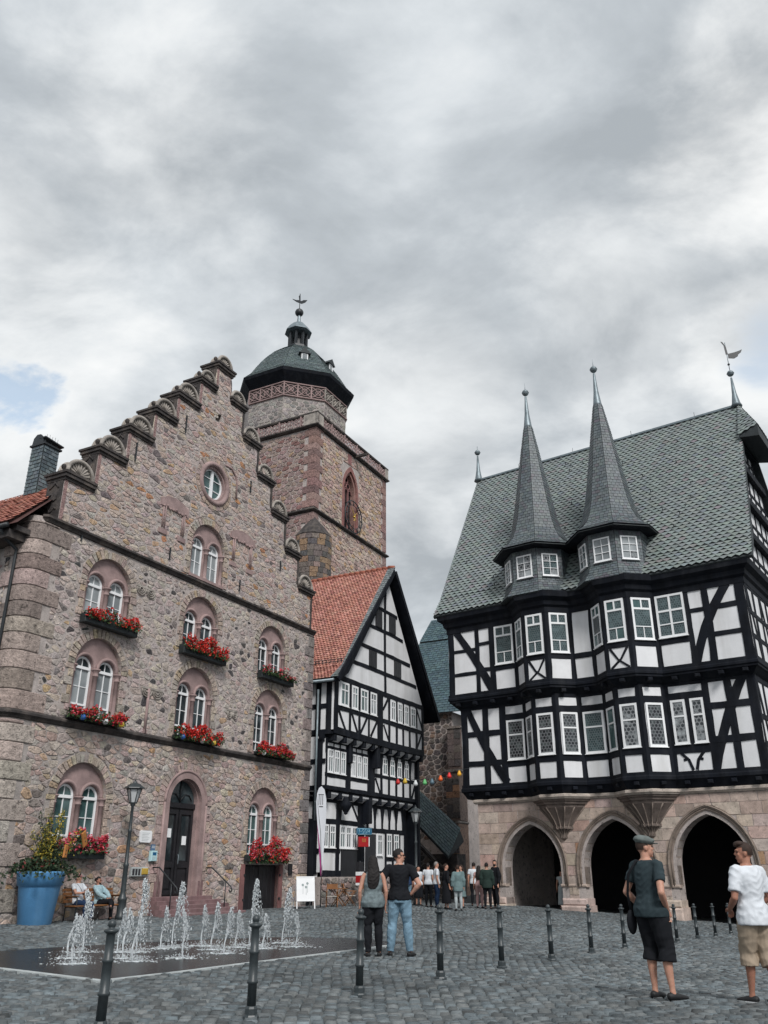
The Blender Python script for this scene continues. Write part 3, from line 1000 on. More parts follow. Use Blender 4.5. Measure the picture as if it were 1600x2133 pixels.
# string courses
corner = [(0, 3.5), (0, .47)] + [(.45 - .45 * math.cos(R(q)), .45 - .45 * math.sin(R(q))) for q in range(0, 91, 15)] + [(.6, 0), (XR, 0)]
mb = MB()
sweep(mb, corner, [(-.02, 5.72), (.05, 5.74), (.09, 5.80), (.15, 5.86), (.15, 5.93), (.02, 6.0), (-.02, 6.0)])
mb.build('string_course', M_['darkstone'], house)
mb = MB()
sweep(mb, [(.35, .1), (.42, -.0), (.6, 0), (XR, 0)], [(-.02, 12.17), (.06, 12.19), (.10, 12.27), (.16, 12.32), (.16, 12.39), (.02, 12.46), (-.02, 12.46)])
mb.build('string_course', M_['darkstone'], house)

# gable steps: coping, shell pediment, ball
for i, (a, b, z) in enumerate(STEPS):
    left = i <= 6
    x0, x1 = (a - .13, b + .02) if i < 6 else ((a - .13, b + .13) if i == 6 else (a - .02, b + .13))
    mb = MB()
    mb.box(x0 + .08, -.07, z - .16, x1 - (.08 if i >= 6 else 0), .84, z - .06, None)
    mb.box(x0 + .03, -.14, z - .058, x1 - (.03 if i >= 6 else 0), .88, z + .07)
    mb.box(x0 - .01, -.18, z + .072, x1 + (.01 if i >= 6 else 0), .94, z + .16)
    mb.build('coping', M_['darkstone'], house)
    cx = (a + b) / 2 - (.04 if left else -.04)
    r_ = min(.62, (b - a) / 2 - .01)
    mb = MB()
    zb = z + .17
    mb.prism(arc(cx, zb, r_ - .05, 0, 180, 14), .02, .42)
    rim = [(cx + (r_ - .03) * math.cos(PI * t / 14), -.02, zb + (r_ - .03) * math.sin(PI * t / 14)) for t in range(15)]
    mb.tube(rim, .075, 8)
    mb.tube([(x, y + .42, zz_) for x, y, zz_ in rim], .06, 6)
    for t in range(1, 10):
        an = PI * t / 10
        mb.tube([(cx + .06 * math.cos(an), .01, zb + .05 + .06 * math.sin(an)), (cx + (r_ - .13) * math.cos(an), .01, zb + .02 + (r_ - .13) * math.sin(an))], [.012, .034], 6)
    sh = mb.build('shell_pediment', M_['shell'], house)
    mb = MB()
    bx = cx - r_ - .02 if left else cx + r_ + .02
    mb.lathe([(.05, 0), (.035, .05), (.05, .08), (.085, .14), (.095, .19), (.07, .25), (.02, .29), (.001, .30)], 10, (bx, .12, zb))
    mb.ball((cx, .05, zb + r_ + .05), .06, 8, 6)
    mb.build('ball_finial', M_['darkstone'], sh)
    # weathered flank of the step
    zl = STEPS[i - 1][2] + .17 if i and left else 12.46
    if left:
        mb = MB()
        mb.box(a - .035, .03, zl, a + .10, .80, z - .12)
        for q in range(3):
            zz_ = zl + (z - .12 - zl) * (q + .8) / 3.2
            pts = [(a - .05, .18 + .42 * t / 8 + .05 * math.sin(t * 1.6 + q), zz_ + .13 * math.sin(t * .9 + q * 2)) for t in range(9)]
            mb.tube(pts, .03, 5)
        mb.build('scroll_flank', M_['darkstone'], house)
        MB().box(a + .001, -.028, zl, a + .13, .02, z - .12, (.33, .21, .20)).build('edge_strip', M_['rubble'], house)
    else:
        zl = STEPS[i + 1][2] + .17 if i + 1 < len(STEPS) else 12.46
        mb = MB()
        mb.box(b - .11, -.04, zl, b + .03, .80, z - .12)
        mb.build('scroll_flank', M_['darkstone'], house)

# windows
pane_cache = {}
def rect_pane(w, h, mkey):
    k = (round(w, 3), round(h, 3), mkey)
    if k not in pane_cache:
        me_ = MB().box(-w / 2, -.004, -h / 2, w / 2, .004, h / 2).mesh('pane')
        me_.materials.append(M_[mkey])
        pane_cache[k] = me_
    return pane_cache[k]
def put_pane(w, h, x, y, z, mkey, parent, rz=0.0):
    return link('pane', rect_pane(w, h, mkey), None, parent, loc=(x, y, z), rot=(R(rr(-.9, .9)), 0, rz + R(rr(-.9, .9))))
def arch_pane(r_, sgn, x, y, z, mkey, parent):
    k = ('arch', r_, sgn, mkey)
    if k not in pane_cache:
        P = [(0, 0)] + [(sgn * r_ * math.cos(PI / 2 * i / 8), r_ * math.sin(PI / 2 * i / 8)) for i in range(9)]
        if sgn < 0:
            P = P[::-1]
        me_ = MB().prism(P, -.004, .004).mesh('pane')
        me_.materials.append(M_[mkey])
        pane_cache[k] = me_
    return link('pane', pane_cache[k], None, parent, loc=(x, y, z), rot=(R(rr(-.9, .9)), 0, R(rr(-.9, .9))))
def colonnette(mb, x, y, z0, z1, r_=.085):
    mb.lathe([(r_ * 1.5, z0), (r_ * 1.5, z0 + .06), (r_ * 1.15, z0 + .10), (r_, z0 + .14), (r_, z1 - .26), (r_ * 1.25, z1 - .25), (r_ * 1.25, z1 - .22), (r_ * 1.05, z1 - .20),
              (r_ * 1.15, z1 - .12), (r_ * 1.75, z1 - .05), (r_ * 1.9, z1 - .04), (r_ * 1.9, z1)], 14, (x, y, 0))
def paired_window(cx, sill, sp, f, loc=None, rot=None, glassk='glass', vous=True):
    hw, dx, yf = .385, .52, .24
    mb = MB()
    holes = [arch_poly(cx + s * dx, hw + .015, sill, sp, 14) for s in (-1, 1)]
    ow = arch_poly(cx, RW + .02, sill - .05, sp, 20)
    mb.plate(ow, holes, .13, .34)
    for s in (-1, 1):                                             # roll mouldings over the two lights
        mb.tube([(cx + s * dx + (hw + .07) * math.cos(PI * t / 14), .115, sp + (hw + .07) * math.sin(PI * t / 14)) for t in range(15)], .062, 8)
    for x, r_ in ((cx, .085), (cx - RW + .07, .075), (cx + RW - .07, .075)):
        colonnette(mb, x, .10, sill - .03, sp + .02, r_)
    mb.box(cx - RW - .02, -.06, sill - .14, cx + RW + .02, .34, sill - .02)
    w = mb.build('window', M_['sand'], house, loc=loc, rot=rot)
    tall = sp - sill > 1.45
    for s in (-1, 1):
        x = cx + s * dx
        mb = MB()
        mb.plate(arch_poly(x, hw, sill, sp, 14), [arch_poly(x, hw - .072, sill + .07, sp, 14)], yf - .03, yf + .04)
        mb.box(x - hw + .04, yf - .045, sp - .05, x + hw - .04, yf + .03, sp + .045)
        mb.box(x - .017, yf - .015, sill + .05, x + .017, yf + .03, sp - .05)
        mb.box(x - .013, yf - .012, sp + .045, x + .013, yf + .03, sp + hw - .05)
        z0, z1 = sill + .06, sp - .05
        rows = [z0, z0 + (z1 - z0) * .5, z1]
        if tall:
            zt = z0 + .36
            mb.box(x - hw + .04, yf - .04, zt - .03, x + hw - .04, yf + .03, zt + .03)
            zm = (zt + z1) / 2
            mb.box(x - hw + .04, yf - .012, zm - .012, x + hw - .04, yf + .03, zm + .012)
            rows = [z0, zt, zm, z1]
        else:
            mb.box(x - hw + .04, yf - .012, rows[1] - .012, x + hw - .04, yf + .03, rows[1] + .012)
        mb.build('window_frame', M_['white'], w)
        pw = hw - .06
        for a, b in zip(rows[:-1], rows[1:]):
            for q in (-1, 1):
                put_pane(pw, b - a, x + q * pw / 2, yf + .015, (a + b) / 2, glassk, w)
        for q in (-1, 1):
            arch_pane(hw - .055, q, x, yf + .015, sp, glassk if f != 1 else 'glass', w)
    if vous:
        n = 21
        pal = [(3, (.49, .41, .34)), (2, (.47, .365, .325)), (2, (.42, .37, .325)), (.5, (.49, .38, .26))]
        for i in range(n):
            a0, a1 = 180 * i / n + .5, 180 * (i + 1) / n - .5
            ro = RW + .26 + g.uniform(-.02, .07)
            ri = RW - .005
            P = [(cx + ri * math.cos(R(a0)), sp + ri * math.sin(R(a0))), (cx + ro * math.cos(R(a0 + .3)), sp + ro * math.sin(R(a0 + .3))),
                 (cx + ro * math.cos(R(a1 - .3)), sp + ro * math.sin(R(a1 - .3))), (cx + ri * math.cos(R(a1)), sp + ri * math.sin(R(a1)))]
            vs = [(x, .12, z) for x, z in P]
            o_ = -.03 - g.uniform(0, .02)
            c = (sum(p[0] for p in P) / 4, sum(p[1] for p in P) / 4)
            vs += [(x + (c[0] - x) * .07, o_, z + (c[1] - z) * .07) for x, z in P]
            MB().add(vs, [(3, 2, 1, 0), (4, 5, 6, 7), (0, 1, 5, 4), (1, 2, 6, 5), (2, 3, 7, 6), (3, 0, 4, 7)][1:], pick(g, pal)).build('voussoir', M_['rubble'], w)
        for s in (-1, 1):
            z = sill - .1; k = 0
            while z < sp - .05:
                z1 = min(z + g.uniform(.20, .32), sp)
                if sp - z1 < .1:
                    z1 = sp
                ww = (.18 if k % 2 else .30) + g.uniform(-.03, .04)
                xa, xb = (cx + RW, cx + RW + ww) if s > 0 else (cx - RW - ww, cx - RW)
                MB().cbox(xa, -.03 - g.uniform(0, .012), z + .008, xb, .12, z1 - .008, .012, pick(g, pal)).build('jamb_stone', M_['rubble'], w)
                z = z1; k += 1
    return w
for cx, s, sp, f in WIN:
    gk = 'glass'
    if cx < 5 and f in (1, 2):
        gk = 'glass_pale'
    elif f in (0, 3):
        gk = 'glass_teal' if f == 0 else 'glass_pale'
    paired_window(cx, s, sp, f, glassk=gk)
# one more pair round the corner on the flank
sw = paired_window(0, 9.58, 10.72, 2, loc=(.0, 2.45, 0), rot=(0, 0, R(-90)), glassk='glass_pale', vous=False)
# oculus
mb = MB()
ring = [(OC[0] + .90 * math.cos(2 * PI * i / 32), .0, OC[1] + .90 * math.sin(2 * PI * i / 32)) for i in range(33)]
mb.tube(ring, .12, 10, closed_ends=False)
mb.plate([(OC[0] + .84 * math.cos(2 * PI * i / 32), OC[1] + .84 * math.sin(2 * PI * i / 32)) for i in range(32)], [[(OC[0] + .70 * math.cos(2 * PI * i / 32), OC[1] + .70 * math.sin(2 * PI * i / 32)) for i in range(32)]], .02, .3)
ow = mb.build('round_window', M_['sand'], house)
mb = MB()
mb.plate([(OC[0] + .71 * math.cos(2 * PI * i / 32), OC[1] + .71 * math.sin(2 * PI * i / 32)) for i in range(32)], [[(OC[0] + .63 * math.cos(2 * PI * i / 32), OC[1] + .63 * math.sin(2 * PI * i / 32)) for i in range(32)]], .15, .24)
mb.box(OC[0] - .075, .13, OC[1] - .64, OC[0] + .075, .23, OC[1] + .64)
for q in (-.24, .24):
    mb.box(OC[0] - .62, .17, OC[1] + q - .014, OC[0] + .62, .23, OC[1] + q + .014)
mb.build('window_frame', M_['white'], ow)
for s in (-1, 1):
    P = [(OC[0] + s * .05, OC[1] - .66)] + [(OC[0] + s * .66 * math.sin(PI * t / 14), OC[1] - .66 * math.cos(PI * t / 14)) for t in range(1, 14)] + [(OC[0] + s * .05, OC[1] + .66)]
    MB().prism(P if s > 0 else P[::-1], .205, .215).build('pane', M_['glass_teal'], ow)
n = 28
for i in range(n):
    a0, a1 = 360 * i / n + .6, 360 * (i + 1) / n - .6
    ri, ro = 1.0, 1.20 + g.uniform(-.03, .03)
    P = [(OC[0] + r_ * math.cos(R(a)), OC[1] + r_ * math.sin(R(a))) for r_, a in ((ri, a0), (ro, a0), (ro, a1), (ri, a1))]
    MB().prism(P, -.03 - g.uniform(0, .012), .05, pick(g, [(3, (.46, .36, .29)), (2, (.43, .34, .31))])).build('voussoir', M_['rubble'], ow)
# blind relief frames and iron wall ties
for x0, x1, z0, z1 in ((5.75, 7.0, 13.95, 15.05), (10.25, 11.6, 14.0, 15.2)):
    mb = MB()
    for x in (x0, x0 + .12, x1 - .12, x1):
        mb.tube([(x, -.035, z0), (x, -.035, z1 - .2)], .035, 6)
    mb.prism([(x0 - .2, z1 - .22), (x1 + .2, z1 - .22), (x1 + .2, z1 + .08), (x1 - .2, z1 + .28), ((x0 + x1) / 2, z1 + .34), (x0 + .2, z1 + .28), (x0 - .2, z1 + .08)], -.05, .02)
    for q in range(8):
        xx = x0 + (x1 - x0) * q / 7
        mb.ball((xx, -.05, z1 - .2 + .05 * math.sin(q * 2)), .06, 6, 4)
    mb.box(x0 - .15, -.055, z0 - .28, x0 + .3, .02, z0 - .08); mb.box(x1 - .3, -.055, z0 - .28, x1 + .15, .02, z0 - .08)
    mb.build('relief_frame', M_['sand'], house)
mb = MB()
for t in range(9):
    pass
mb.tube([(9.35, -.03, 18.2), (9.75, -.03, 18.2), (10.1, -.03, 17.95), (10.2, -.03, 17.7), (10.2, -.03, 16.9)], .05, 6)
mb.build('relief_moulding', M_['sand'], house)
for x, z, l in ((3.9, 16.0, .8), (6.5, 18.5, .8), (6.35, 12.75, .5), (10.9, 12.75, .5), (1.9, 12.0, .45), (13.9, 14.6, .5), (11.2, 17.6, .6)):
    MB().box(x - .022, -.07, z, x + .022, -.0, z + l).build('wall_tie', M_['iron'], house)
for x, z, w in ((6.2, 7.55, .55), (11.0, 7.5, .35), (5.3, 11.2, .5)):      # carved fan stones let into the wall
    mb = MB()
    mb.box(x - w, -.05, z + .02, x + w, .02, z + .10)
    for s in (-.5, .5):
        for rad in (.1, .18, .26):
            mb.tube([(x + s * w + rad * math.cos(PI + PI * t / 8) * w / .55, -.045, z + rad * math.sin(PI + PI * t / 8)) for t in range(9)], .022, 5)
    mb.build('carved_stone', M_['shell'], house)
mb = MB()
mb.tube([(6.02, -.03, 5.98), (6.02, -.03, 7.6)], .06, 6); mb.box(5.93, -.08, 5.99, 6.11, .02, 6.12)
mb.build('pilaster_strip', M_['sand'], house)
# door, surround and steps
M_['stepstone'] = mat('worn_purple_sandstone', (0.19, 0.115, 0.118), 0.85, 0.3, 3, 30, 0.4, 0.01, tint=(0.26, 0.20, 0.19), tscale=2, tamt=.5)
cx, hw, z0, sp = DOOR
mb = MB()
arch_ring(mb, arch_poly(cx, hw + .27, -.05, sp, 24), arch_poly(cx, hw, -.05, sp, 24), -.07, .10)
mb.tube([(cx + (hw + .27) * math.cos(PI * t / 24), -.06, sp + (hw + .27) * math.sin(PI * t / 24)) for t in range(25)], .05, 8)
for s in (-1, 1):
    mb.tube([(cx + s * (hw + .27), -.06, 0), (cx + s * (hw + .27), -.06, sp)], .05, 8)
arch_ring(mb, arch_poly(cx, hw + .015, z0, sp, 24), arch_poly(cx, hw - .05, z0, sp, 24), .10, .40)
ds = mb.build('door_surround', M_['sand'], house)
dpal = [(3, (.47, .375, .33)), (2, (.45, .34, .315)), (2, (.41, .35, .31))]
for i in range(23):
    a0, a1 = 180 * i / 23 + .5, 180 * (i + 1) / 23 - .5
    ri, ro = hw + .29, hw + .29 + g.uniform(.26, .36)
    P = [(cx + r_ * math.cos(R(a)), sp + r_ * math.sin(R(a))) for r_, a in ((ri, a0), (ro, a0), (ro, a1), (ri, a1))]
    MB().prism(P, -.035 - g.uniform(0, .02), .08, pick(g, dpal)).build('voussoir', M_['rubble'], ds)
for s_ in (-1, 1):
    z_ = .0
    while z_ < sp - .05:
        zb = min(z_ + g.uniform(.26, .42), sp)
        ww = g.uniform(.22, .36)
        xa, xb = (cx + hw + .29, cx + hw + .29 + ww) if s_ > 0 else (cx - hw - .29 - ww, cx - hw - .29)
        MB().cbox(xa, -.035 - g.uniform(0, .015), z_ + .008, xb, .1, zb - .008, .012, pick(g, dpal)).build('jamb_stone', M_['rubble'], ds)
        z_ = zb
mb = MB()
for s in (-1, 1):
    mb.box(cx + s * (hw + .27) - .14, -.085, .0, cx + s * (hw + .27) + .14, -.02, 1.1)
mb.build('jamb_base', M_['stepstone'], ds)
mb = MB()
mb.box(cx - hw + .04, .30, z0, cx + hw - .04, .36, sp - .12)
for s in (-1, 1):
    xa, xb = (cx + .03, cx + hw - .08) if s > 0 else (cx - hw + .08, cx - .03)
    mb.plate([(xa, z0 + .05), (xb, z0 + .05), (xb, sp - .2), (xa, sp - .2)], [[(xa + .12, z0 + 1.15), (xb - .12, z0 + 1.15), (xb - .12, sp - .36), (xa + .12, sp - .36)], [(xa + .12, z0 + .2), (xb - .12, z0 + .2), (xb - .12, z0 + .95), (xa + .12, z0 + .95)]], .24, .30)
    mb.box(xa + .17, .262, z0 + .26, xb - .17, .30, z0 + .89)
mb.box(cx - hw + .03, .20, sp - .14, cx + hw - .03, .38, sp + .04)
d_ = mb.build('door', M_['door'], house)
for s in (-1, 1):
    x = cx + s * (hw / 2 - .02)
    put_pane(.40, 1.55, x, .292, z0 + 1.97, 'glass', d_)
    MB().box(x - .12, .268, z0 + 1.85 - .12 * s, x + .12, .274, z0 + 2.16 - .12 * s).build('notice', M_['white'], d_)
MB().prism(arch_poly(cx, hw - .06, sp + .04, sp + .05, 16), .28, .29).build('fanlight', M_['glass'], d_)
mb = MB()
mb.tube([(cx, .25, sp + .05), (cx, .25, sp + hw - .07)], .022, 6)
for s in (-1, 1):
    mb.tube([(cx, .25, sp + .10), (cx + s * .25, .25, sp + .36), (cx + s * .5, .25, sp + .34), (cx + s * .66, .25, sp + .15)], .018, 6)
mb.build('fanlight_bar', M_['door'], d_)
mb = MB()
mb.tube([(cx + .09, .20, z0 + 1.05), (cx + .09, .17, z0 + 1.10), (cx + .09, .17, z0 + 1.35), (cx + .09, .2, z0 + 1.40)], .016, 6)
mb.build('handle', M_['leadmetal'], d_)
for k in range(5):
    zt = .60 - k * .125
    dpt = .30 + .27 * k
    ex = .10 + .17 * k
    mb = MB()
    mb.cbox(cx - 1.35 - ex, -dpt, -.05, cx + 1.55 + ex, -dpt + .30 if k else .3, zt, .012)
    mb.build('step', M_['stepstone'], house)
for s in (-1, 1):
    x = cx + s * 1.45
    mb = MB()
    mb.tube([(x, -.06, 1.55), (x, -.35, 1.55), (x + s * .05, -1.05, 1.05), (x + s * .05, -1.25, .90), (x + s * .05, -1.30, .78), (x + s * .05, -1.22, .72), (x + s * .05, -1.16, .80)], .026, 8)
    mb.tube([(x + s * .04, -1.0, 1.08), (x + s * .04, -1.0, .1)], .02, 6)
    mb.build('handrail', M_['iron'], house)
# cellar door
mb = MB()
for xa, xb in ((12.26, 12.5), (14.95, 15.19)):
    mb.box(xa, -.06, -.2, xb, .3, 1.70)
mb.build('cellar_jamb', M_['redsand'], house)
mb = MB()
mb.box(12.5, .18, -.1, 14.95, .28, 1.68)
for k in range(8):
    xa = 12.53 + k * .303
    mb.cbox(xa, .14, .0, xa + .28, .19, 1.62, .01)
mb.box(13.69, .12, 0, 13.76, .18, 1.65)
mb.build('cellar_door', M_['door'], house)
for s in (12.46, 14.96):
    MB().box(s - .03, -.10, 1.25, s + .05, -.05, 1.33).box(s - .03, -.1, .35, s + .05, -.05, .43).build('hinge', M_['iron'], house)
# roof behind the gable, eaves, gutter, downpipe, chimney
def tiles(mb, bl, br, tl, tr, w, e, pal, g, lift=.035, nu=None):
    """courses of tiles on a quad; returns list of (verts, faces, centre)"""
    bl, br, tl, tr = map(Vector, (bl, br, tl, tr))
    nrm = (br - bl).cross(tl - bl).normalized()
    H_ = ((tl - bl).length + (tr - br).length) / 2
    rows = max(1, round(H_ / e))
    res = []
    for j in range(rows):
        v0, v1 = j / rows, (j + 1.18) / rows
        def pt(u, v):
            return (bl + (br - bl) * u) * (1 - v) + (tl + (tr - tl) * u) * v
        W_ = (pt(1, v0) - pt(0, v0)).length
        n_ = max(1, round(W_ / w))
        off = .5 if j % 2 else 0
        for i in range(-1 if off else 0, n_):
            u0, u1 = max(0, (i + off) / n_), min(1, (i + off + 1) / n_)
            if u1 - u0 < .15 / n_:
                continue
            l0 = lift * g.uniform(.8, 1.2)
            um = (u0 + u1) / 2
            res.append((u0, u1, um, v0, v1, l0, pt, nrm))
    return res
def scale_piece(t, tip=.45, th=.014):
    """one slate with a pointed foot"""
    u0, u1, um, v0, v1, l0, pt, nrm = t
    dv = (v1 - v0)
    a = pt(u0, min(v1, 1)) + nrm * .004; b = pt(u1, min(v1, 1)) + nrm * .004
    c = pt(u1, v0 + dv * tip) + nrm * l0 * .8; d = pt(um, v0) + nrm * l0; e_ = pt(u0, v0 + dv * tip) + nrm * l0 * .8
    vs = [a, b, c, d, e_] + [c - nrm * th, d - nrm * th, e_ - nrm * th]
    return [tuple(x) for x in vs], [(0, 4, 3, 2, 1), (2, 3, 6, 5), (3, 4, 7, 6)]
def flat_piece(t, th=.02, belly=.0):
    u0, u1, um, v0, v1, l0, pt, nrm = t
    v1 = min(v1, 1)
    k = (u1 - u0) * .04
    a = pt(u0 + k, v1) + nrm * .005; b = pt(u1 - k, v1) + nrm * .005; c = pt(u1 - k, v0) + nrm * l0; d = pt(u0 + k, v0) + nrm * l0
    m0 = pt(um, v0) + nrm * (l0 + belly); m1 = pt(um, v1) + nrm * (.005 + belly)
    vs = [a, m1, b, c, m0, d, c - nrm * th, m0 - nrm * th, d - nrm * th]
    return [tuple(x) for x in vs], [(0, 5, 4, 1), (1, 4, 3, 2), (3, 4, 7, 6), (4, 5, 8, 7)]
PAL_TILE = [(4, (.34, .135, .095)), (3, (.29, .105, .078)), (2, (.38, .165, .12)), (1, (.20, .080, .066))]
mb = MB()
mb.add([(-.75, -.05, 11.75), (-.75, 13, 11.75), (2.35, 13, 14.75), (2.35, .8, 14.75), (-.75, .8, 11.75)], [(0, 1, 2, 3)])
mb.add([(2.35, .8, 14.75), (2.35, 13, 14.75), (15, 13, 14.75), (15, .8, 14.75)], [(0, 1, 2, 3)])
mb.add([(15, .8, 14.75), (15, 13, 14.75), (17.2, 13, 12.4), (17.2, .8, 12.4)], [(0, 1, 2, 3)])
roof1 = mb.build('roof', M_['tile_under'], house)
mb = MB()
for t in tiles(mb, (-.80, 9.0, 11.83), (-.80, .35, 11.83), (2.35, 9.0, 14.8), (2.35, .82, 14.8), .24, .30, PAL_TILE, g, .05):
    vs, fs = flat_piece(t, .03, .02)
    mb.add(vs, fs, pick(g, PAL_TILE))
mb.build('roof_tiles', M_['tile'], roof1, 'stuff')
mb = MB()
mb.box(-.70, .35, 11.35, .05, 9, 11.62)
mb.box(-.55, .2, 11.60, .0, 9, 11.78)
mb.build('eaves_board', M_['darkstone'], house)
mb = MB()
mb.tube([(-.83, .3, 11.70), (-.83, 9, 11.68)], .085, 8)
mb.tube([(-.80, .62, 11.62), (-.55, .62, 11.35), (-.10, .62, 11.15), (-.09, .62, 10.9), (-.09, .62, 0)], .055, 8)
mb.build('downpipe', M_['iron'], house)
ch = MB()
ch.box(1.90, 2.75, 13.0, 2.62, 3.42, 16.55)
cho = ch.build('chimney', M_['slate_under'], house)
PAL_CH = [(3, (.10, .13, .145)), (2, (.13, .16, .17)), (2, (.075, .10, .115))]
mb = MB()
for q in ([(1.90, 3.42, 13.2), (1.90, 2.75, 13.2), (1.90, 3.42, 16.5), (1.90, 2.75, 16.5)], [(1.90, 2.75, 13.2), (2.62, 2.75, 13.2), (1.90, 2.75, 16.5), (2.62, 2.75, 16.5)]):
    for t in tiles(mb, *q, .22, .16, PAL_CH, g, .03):
        vs, fs = flat_piece(t, .015)
        mb.add(vs, fs, pick(g, PAL_CH))
mb.build('slates', M_['slate'], cho, 'stuff')
mb = MB()
mb.box(1.84, 2.68, 16.5, 2.70, 3.50, 16.57)
for q in range(3):
    mb.box(1.93 + q * .28, 2.78, 16.57, 1.97 + q * .28, 2.82, 16.78)
mb.prism([(1.86, 16.78), (2.78, 16.70), (2.78, 16.75), (1.86, 16.83)], 2.70, 3.05)
mb.prism([(0, 0), (.62, 0), (.56, .25), (.40, .40), (.20, .42), (.05, .28)], -.03, .03, M=frame(1.90, 3.42, -90, 16.58))
for q in range(5):
    mb.tube([(2.0 + q * .13, 2.8, 16.8), (2.0 + q * .13, 2.8, 16.98 + .03 * (q % 2))], .008, 4)
mb.build('cowl', M_['iron'], cho)
# ------------------------------------------------------------------ half-timbered town hall
TX, TY, TA = 4.5904, 43.3990, -36.1
TM = frame(TX, TY, TA)
hall = empty('town_hall', (TX, TY, 0), R(TA))
tag(hall, 'half-timbered town hall with arcaded stone ground floor, two bays and slender slate spires', 'building')
g = random.Random(21)
ARCH = [(2.72, 1.42, 1.62, 3.46), (6.75, 1.50, 1.62, 3.56), (10.85, 1.50, 1.66, 3.62)]
mb = MB()
mb.plate([(0, -1), (13.75, -1), (13.75, 4.46), (0, 4.46)], [pointed_poly(cx, hw, -.99, sp, ap) for cx, hw, sp, ap in ARCH], 0, .75)
mb.box(0, .75, -1, .7, 11, 4.46); mb.box(13.05, .75, -1, 13.75, 11, 4.46)
mb.build('wall', M_['mortar'], hall)
mb = MB()
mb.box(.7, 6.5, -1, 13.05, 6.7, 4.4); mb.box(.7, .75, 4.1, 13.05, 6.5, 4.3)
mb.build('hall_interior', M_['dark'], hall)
def nearest_on(poly, p):
    best = None
    for i in range(len(poly)):
        a, b = poly[i], poly[(i + 1) % len(poly)]
        dx, dz = b[0] - a[0], b[1] - a[1]
        L2 = dx * dx + dz * dz or 1e-9
        t = max(0, min(1, ((p[0] - a[0]) * dx + (p[1] - a[1]) * dz) / L2))
        q = (a[0] + dx * t, a[1] + dz * t)
        d = (p[0] - q[0]) ** 2 + (p[1] - q[1]) ** 2
        if best is None or d < best[0]:
            best = (d, q)
    return best[1]
def inside(poly, p):
    c = False
    for i in range(len(poly)):
        a, b = poly[i], poly[(i + 1) % len(poly)]
        if (a[1] > p[1]) != (b[1] > p[1]) and p[0] < (b[0] - a[0]) * (p[1] - a[1]) / (b[1] - a[1]) + a[0]:
            c = not c
    return c
zones = [pointed_poly(cx, hw + .33, -2, sp, ap + .42, 12) for cx, hw, sp, ap in ARCH]
PAL_TH = [(5, (.48, .375, .325)), (4, (.49, .40, .345)), (2, (.46, .365, .295)), (1.2, (.46, .32, .275)), (.8, (.51, .43, .38)), (.25, (.40, .25, .155)), (.8, (.38, .30, .265))]
z = -.9
while z < 4.38:
    z1 = min(z + g.uniform(.36, .52), 4.42)
    if 4.42 - z1 < .2:
        z1 = 4.42
    x = -.02
    while x < 13.7:
        x1 = x + g.uniform(.55, 1.25)
        if 13.75 - x1 < .4:
            x1 = 13.76
        n = 5
        P = [(x + (x1 - x) * i / n, z) for i in range(n)] + [(x1, z + (z1 - z) * i / 3) for i in range(3)] + [(x1 - (x1 - x) * i / n, z1) for i in range(n)] + [(x, z1 - (z1 - z) * i / 3) for i in range(3)]
        c = ((x + x1) / 2, (z + z1) / 2)
        nin = 0
        for zo in zones:
            fl = [inside(zo, p) for p in P]
            if any(fl):
                nin = max(nin, sum(fl))
                P = [nearest_on(zo, p) if f else p for p, f in zip(P, fl)]
        if nin < len(P) - 3 and nin < len(P):
            A, cc = area_c(P)
            if A > .04:
                k = 1 - .008 / math.sqrt(A / PI)
                Q = [(cc[0] + (a - cc[0]) * k, cc[1] + (b - cc[1]) * k) for a, b in P]
                o_ = .012 + g.uniform(0, .016)
                m = len(Q)
                vs = [(a, .01, b) for a, b in Q] + [(cc[0] + (a - cc[0]) * .975, -o_, cc[1] + (b - cc[1]) * .96) for a, b in Q]
                fs = [(i, (i + 1) % m, m + (i + 1) % m, m + i) for i in range(m)] + [tuple(range(m, 2 * m))]
                MB().add(vs, fs, pick(g, PAL_TH)).build('ashlar_block', M_['ashlar'], hall)
        x = x1
    z = z1
z = -.9
while z < 4.38:                                    # the same blocks round the corner
    z1 = min(z + g.uniform(.36, .52), 4.42)
    if 4.42 - z1 < .2:
        z1 = 4.42
    x = .0
    while x < 8.5:
        x1 = x + g.uniform(.55, 1.25)
        MB().cbox(x + .006, -.022 - g.uniform(0, .014), z + .006, x1 - .006, .05, z1 - .006, .012, pick(g, PAL_TH), M=frame(13.75, 0, 90)).build('ashlar_block', M_['ashlar'], hall)
        x = x1
    z = z1
for cx, hw, sp, ap in ARCH:                        # arch mouldings in three steps
    mb = MB()
    for w0, w1, o0, o1 in ((.34, .24, -.085, .02), (.24, .13, -.03, .05), (.13, .0, .035, .6)):
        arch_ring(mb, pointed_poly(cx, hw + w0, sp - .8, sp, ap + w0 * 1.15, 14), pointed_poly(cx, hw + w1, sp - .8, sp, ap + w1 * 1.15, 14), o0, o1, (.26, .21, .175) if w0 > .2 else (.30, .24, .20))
    for dw, yy in ((.30, -.09), (.18, -.03)):
        P = pointed_poly(cx, hw + dw, sp - .8, sp, ap + dw * 1.15, 14)[1:]
        mb.tube([(x_, yy, z_) for x_, z_ in P[:]] + [(cx - hw - dw, yy, sp - .8)], .032, 6, (.24, .195, .165))
    mb.build('arch_moulding', M_['ashlar'], hall)
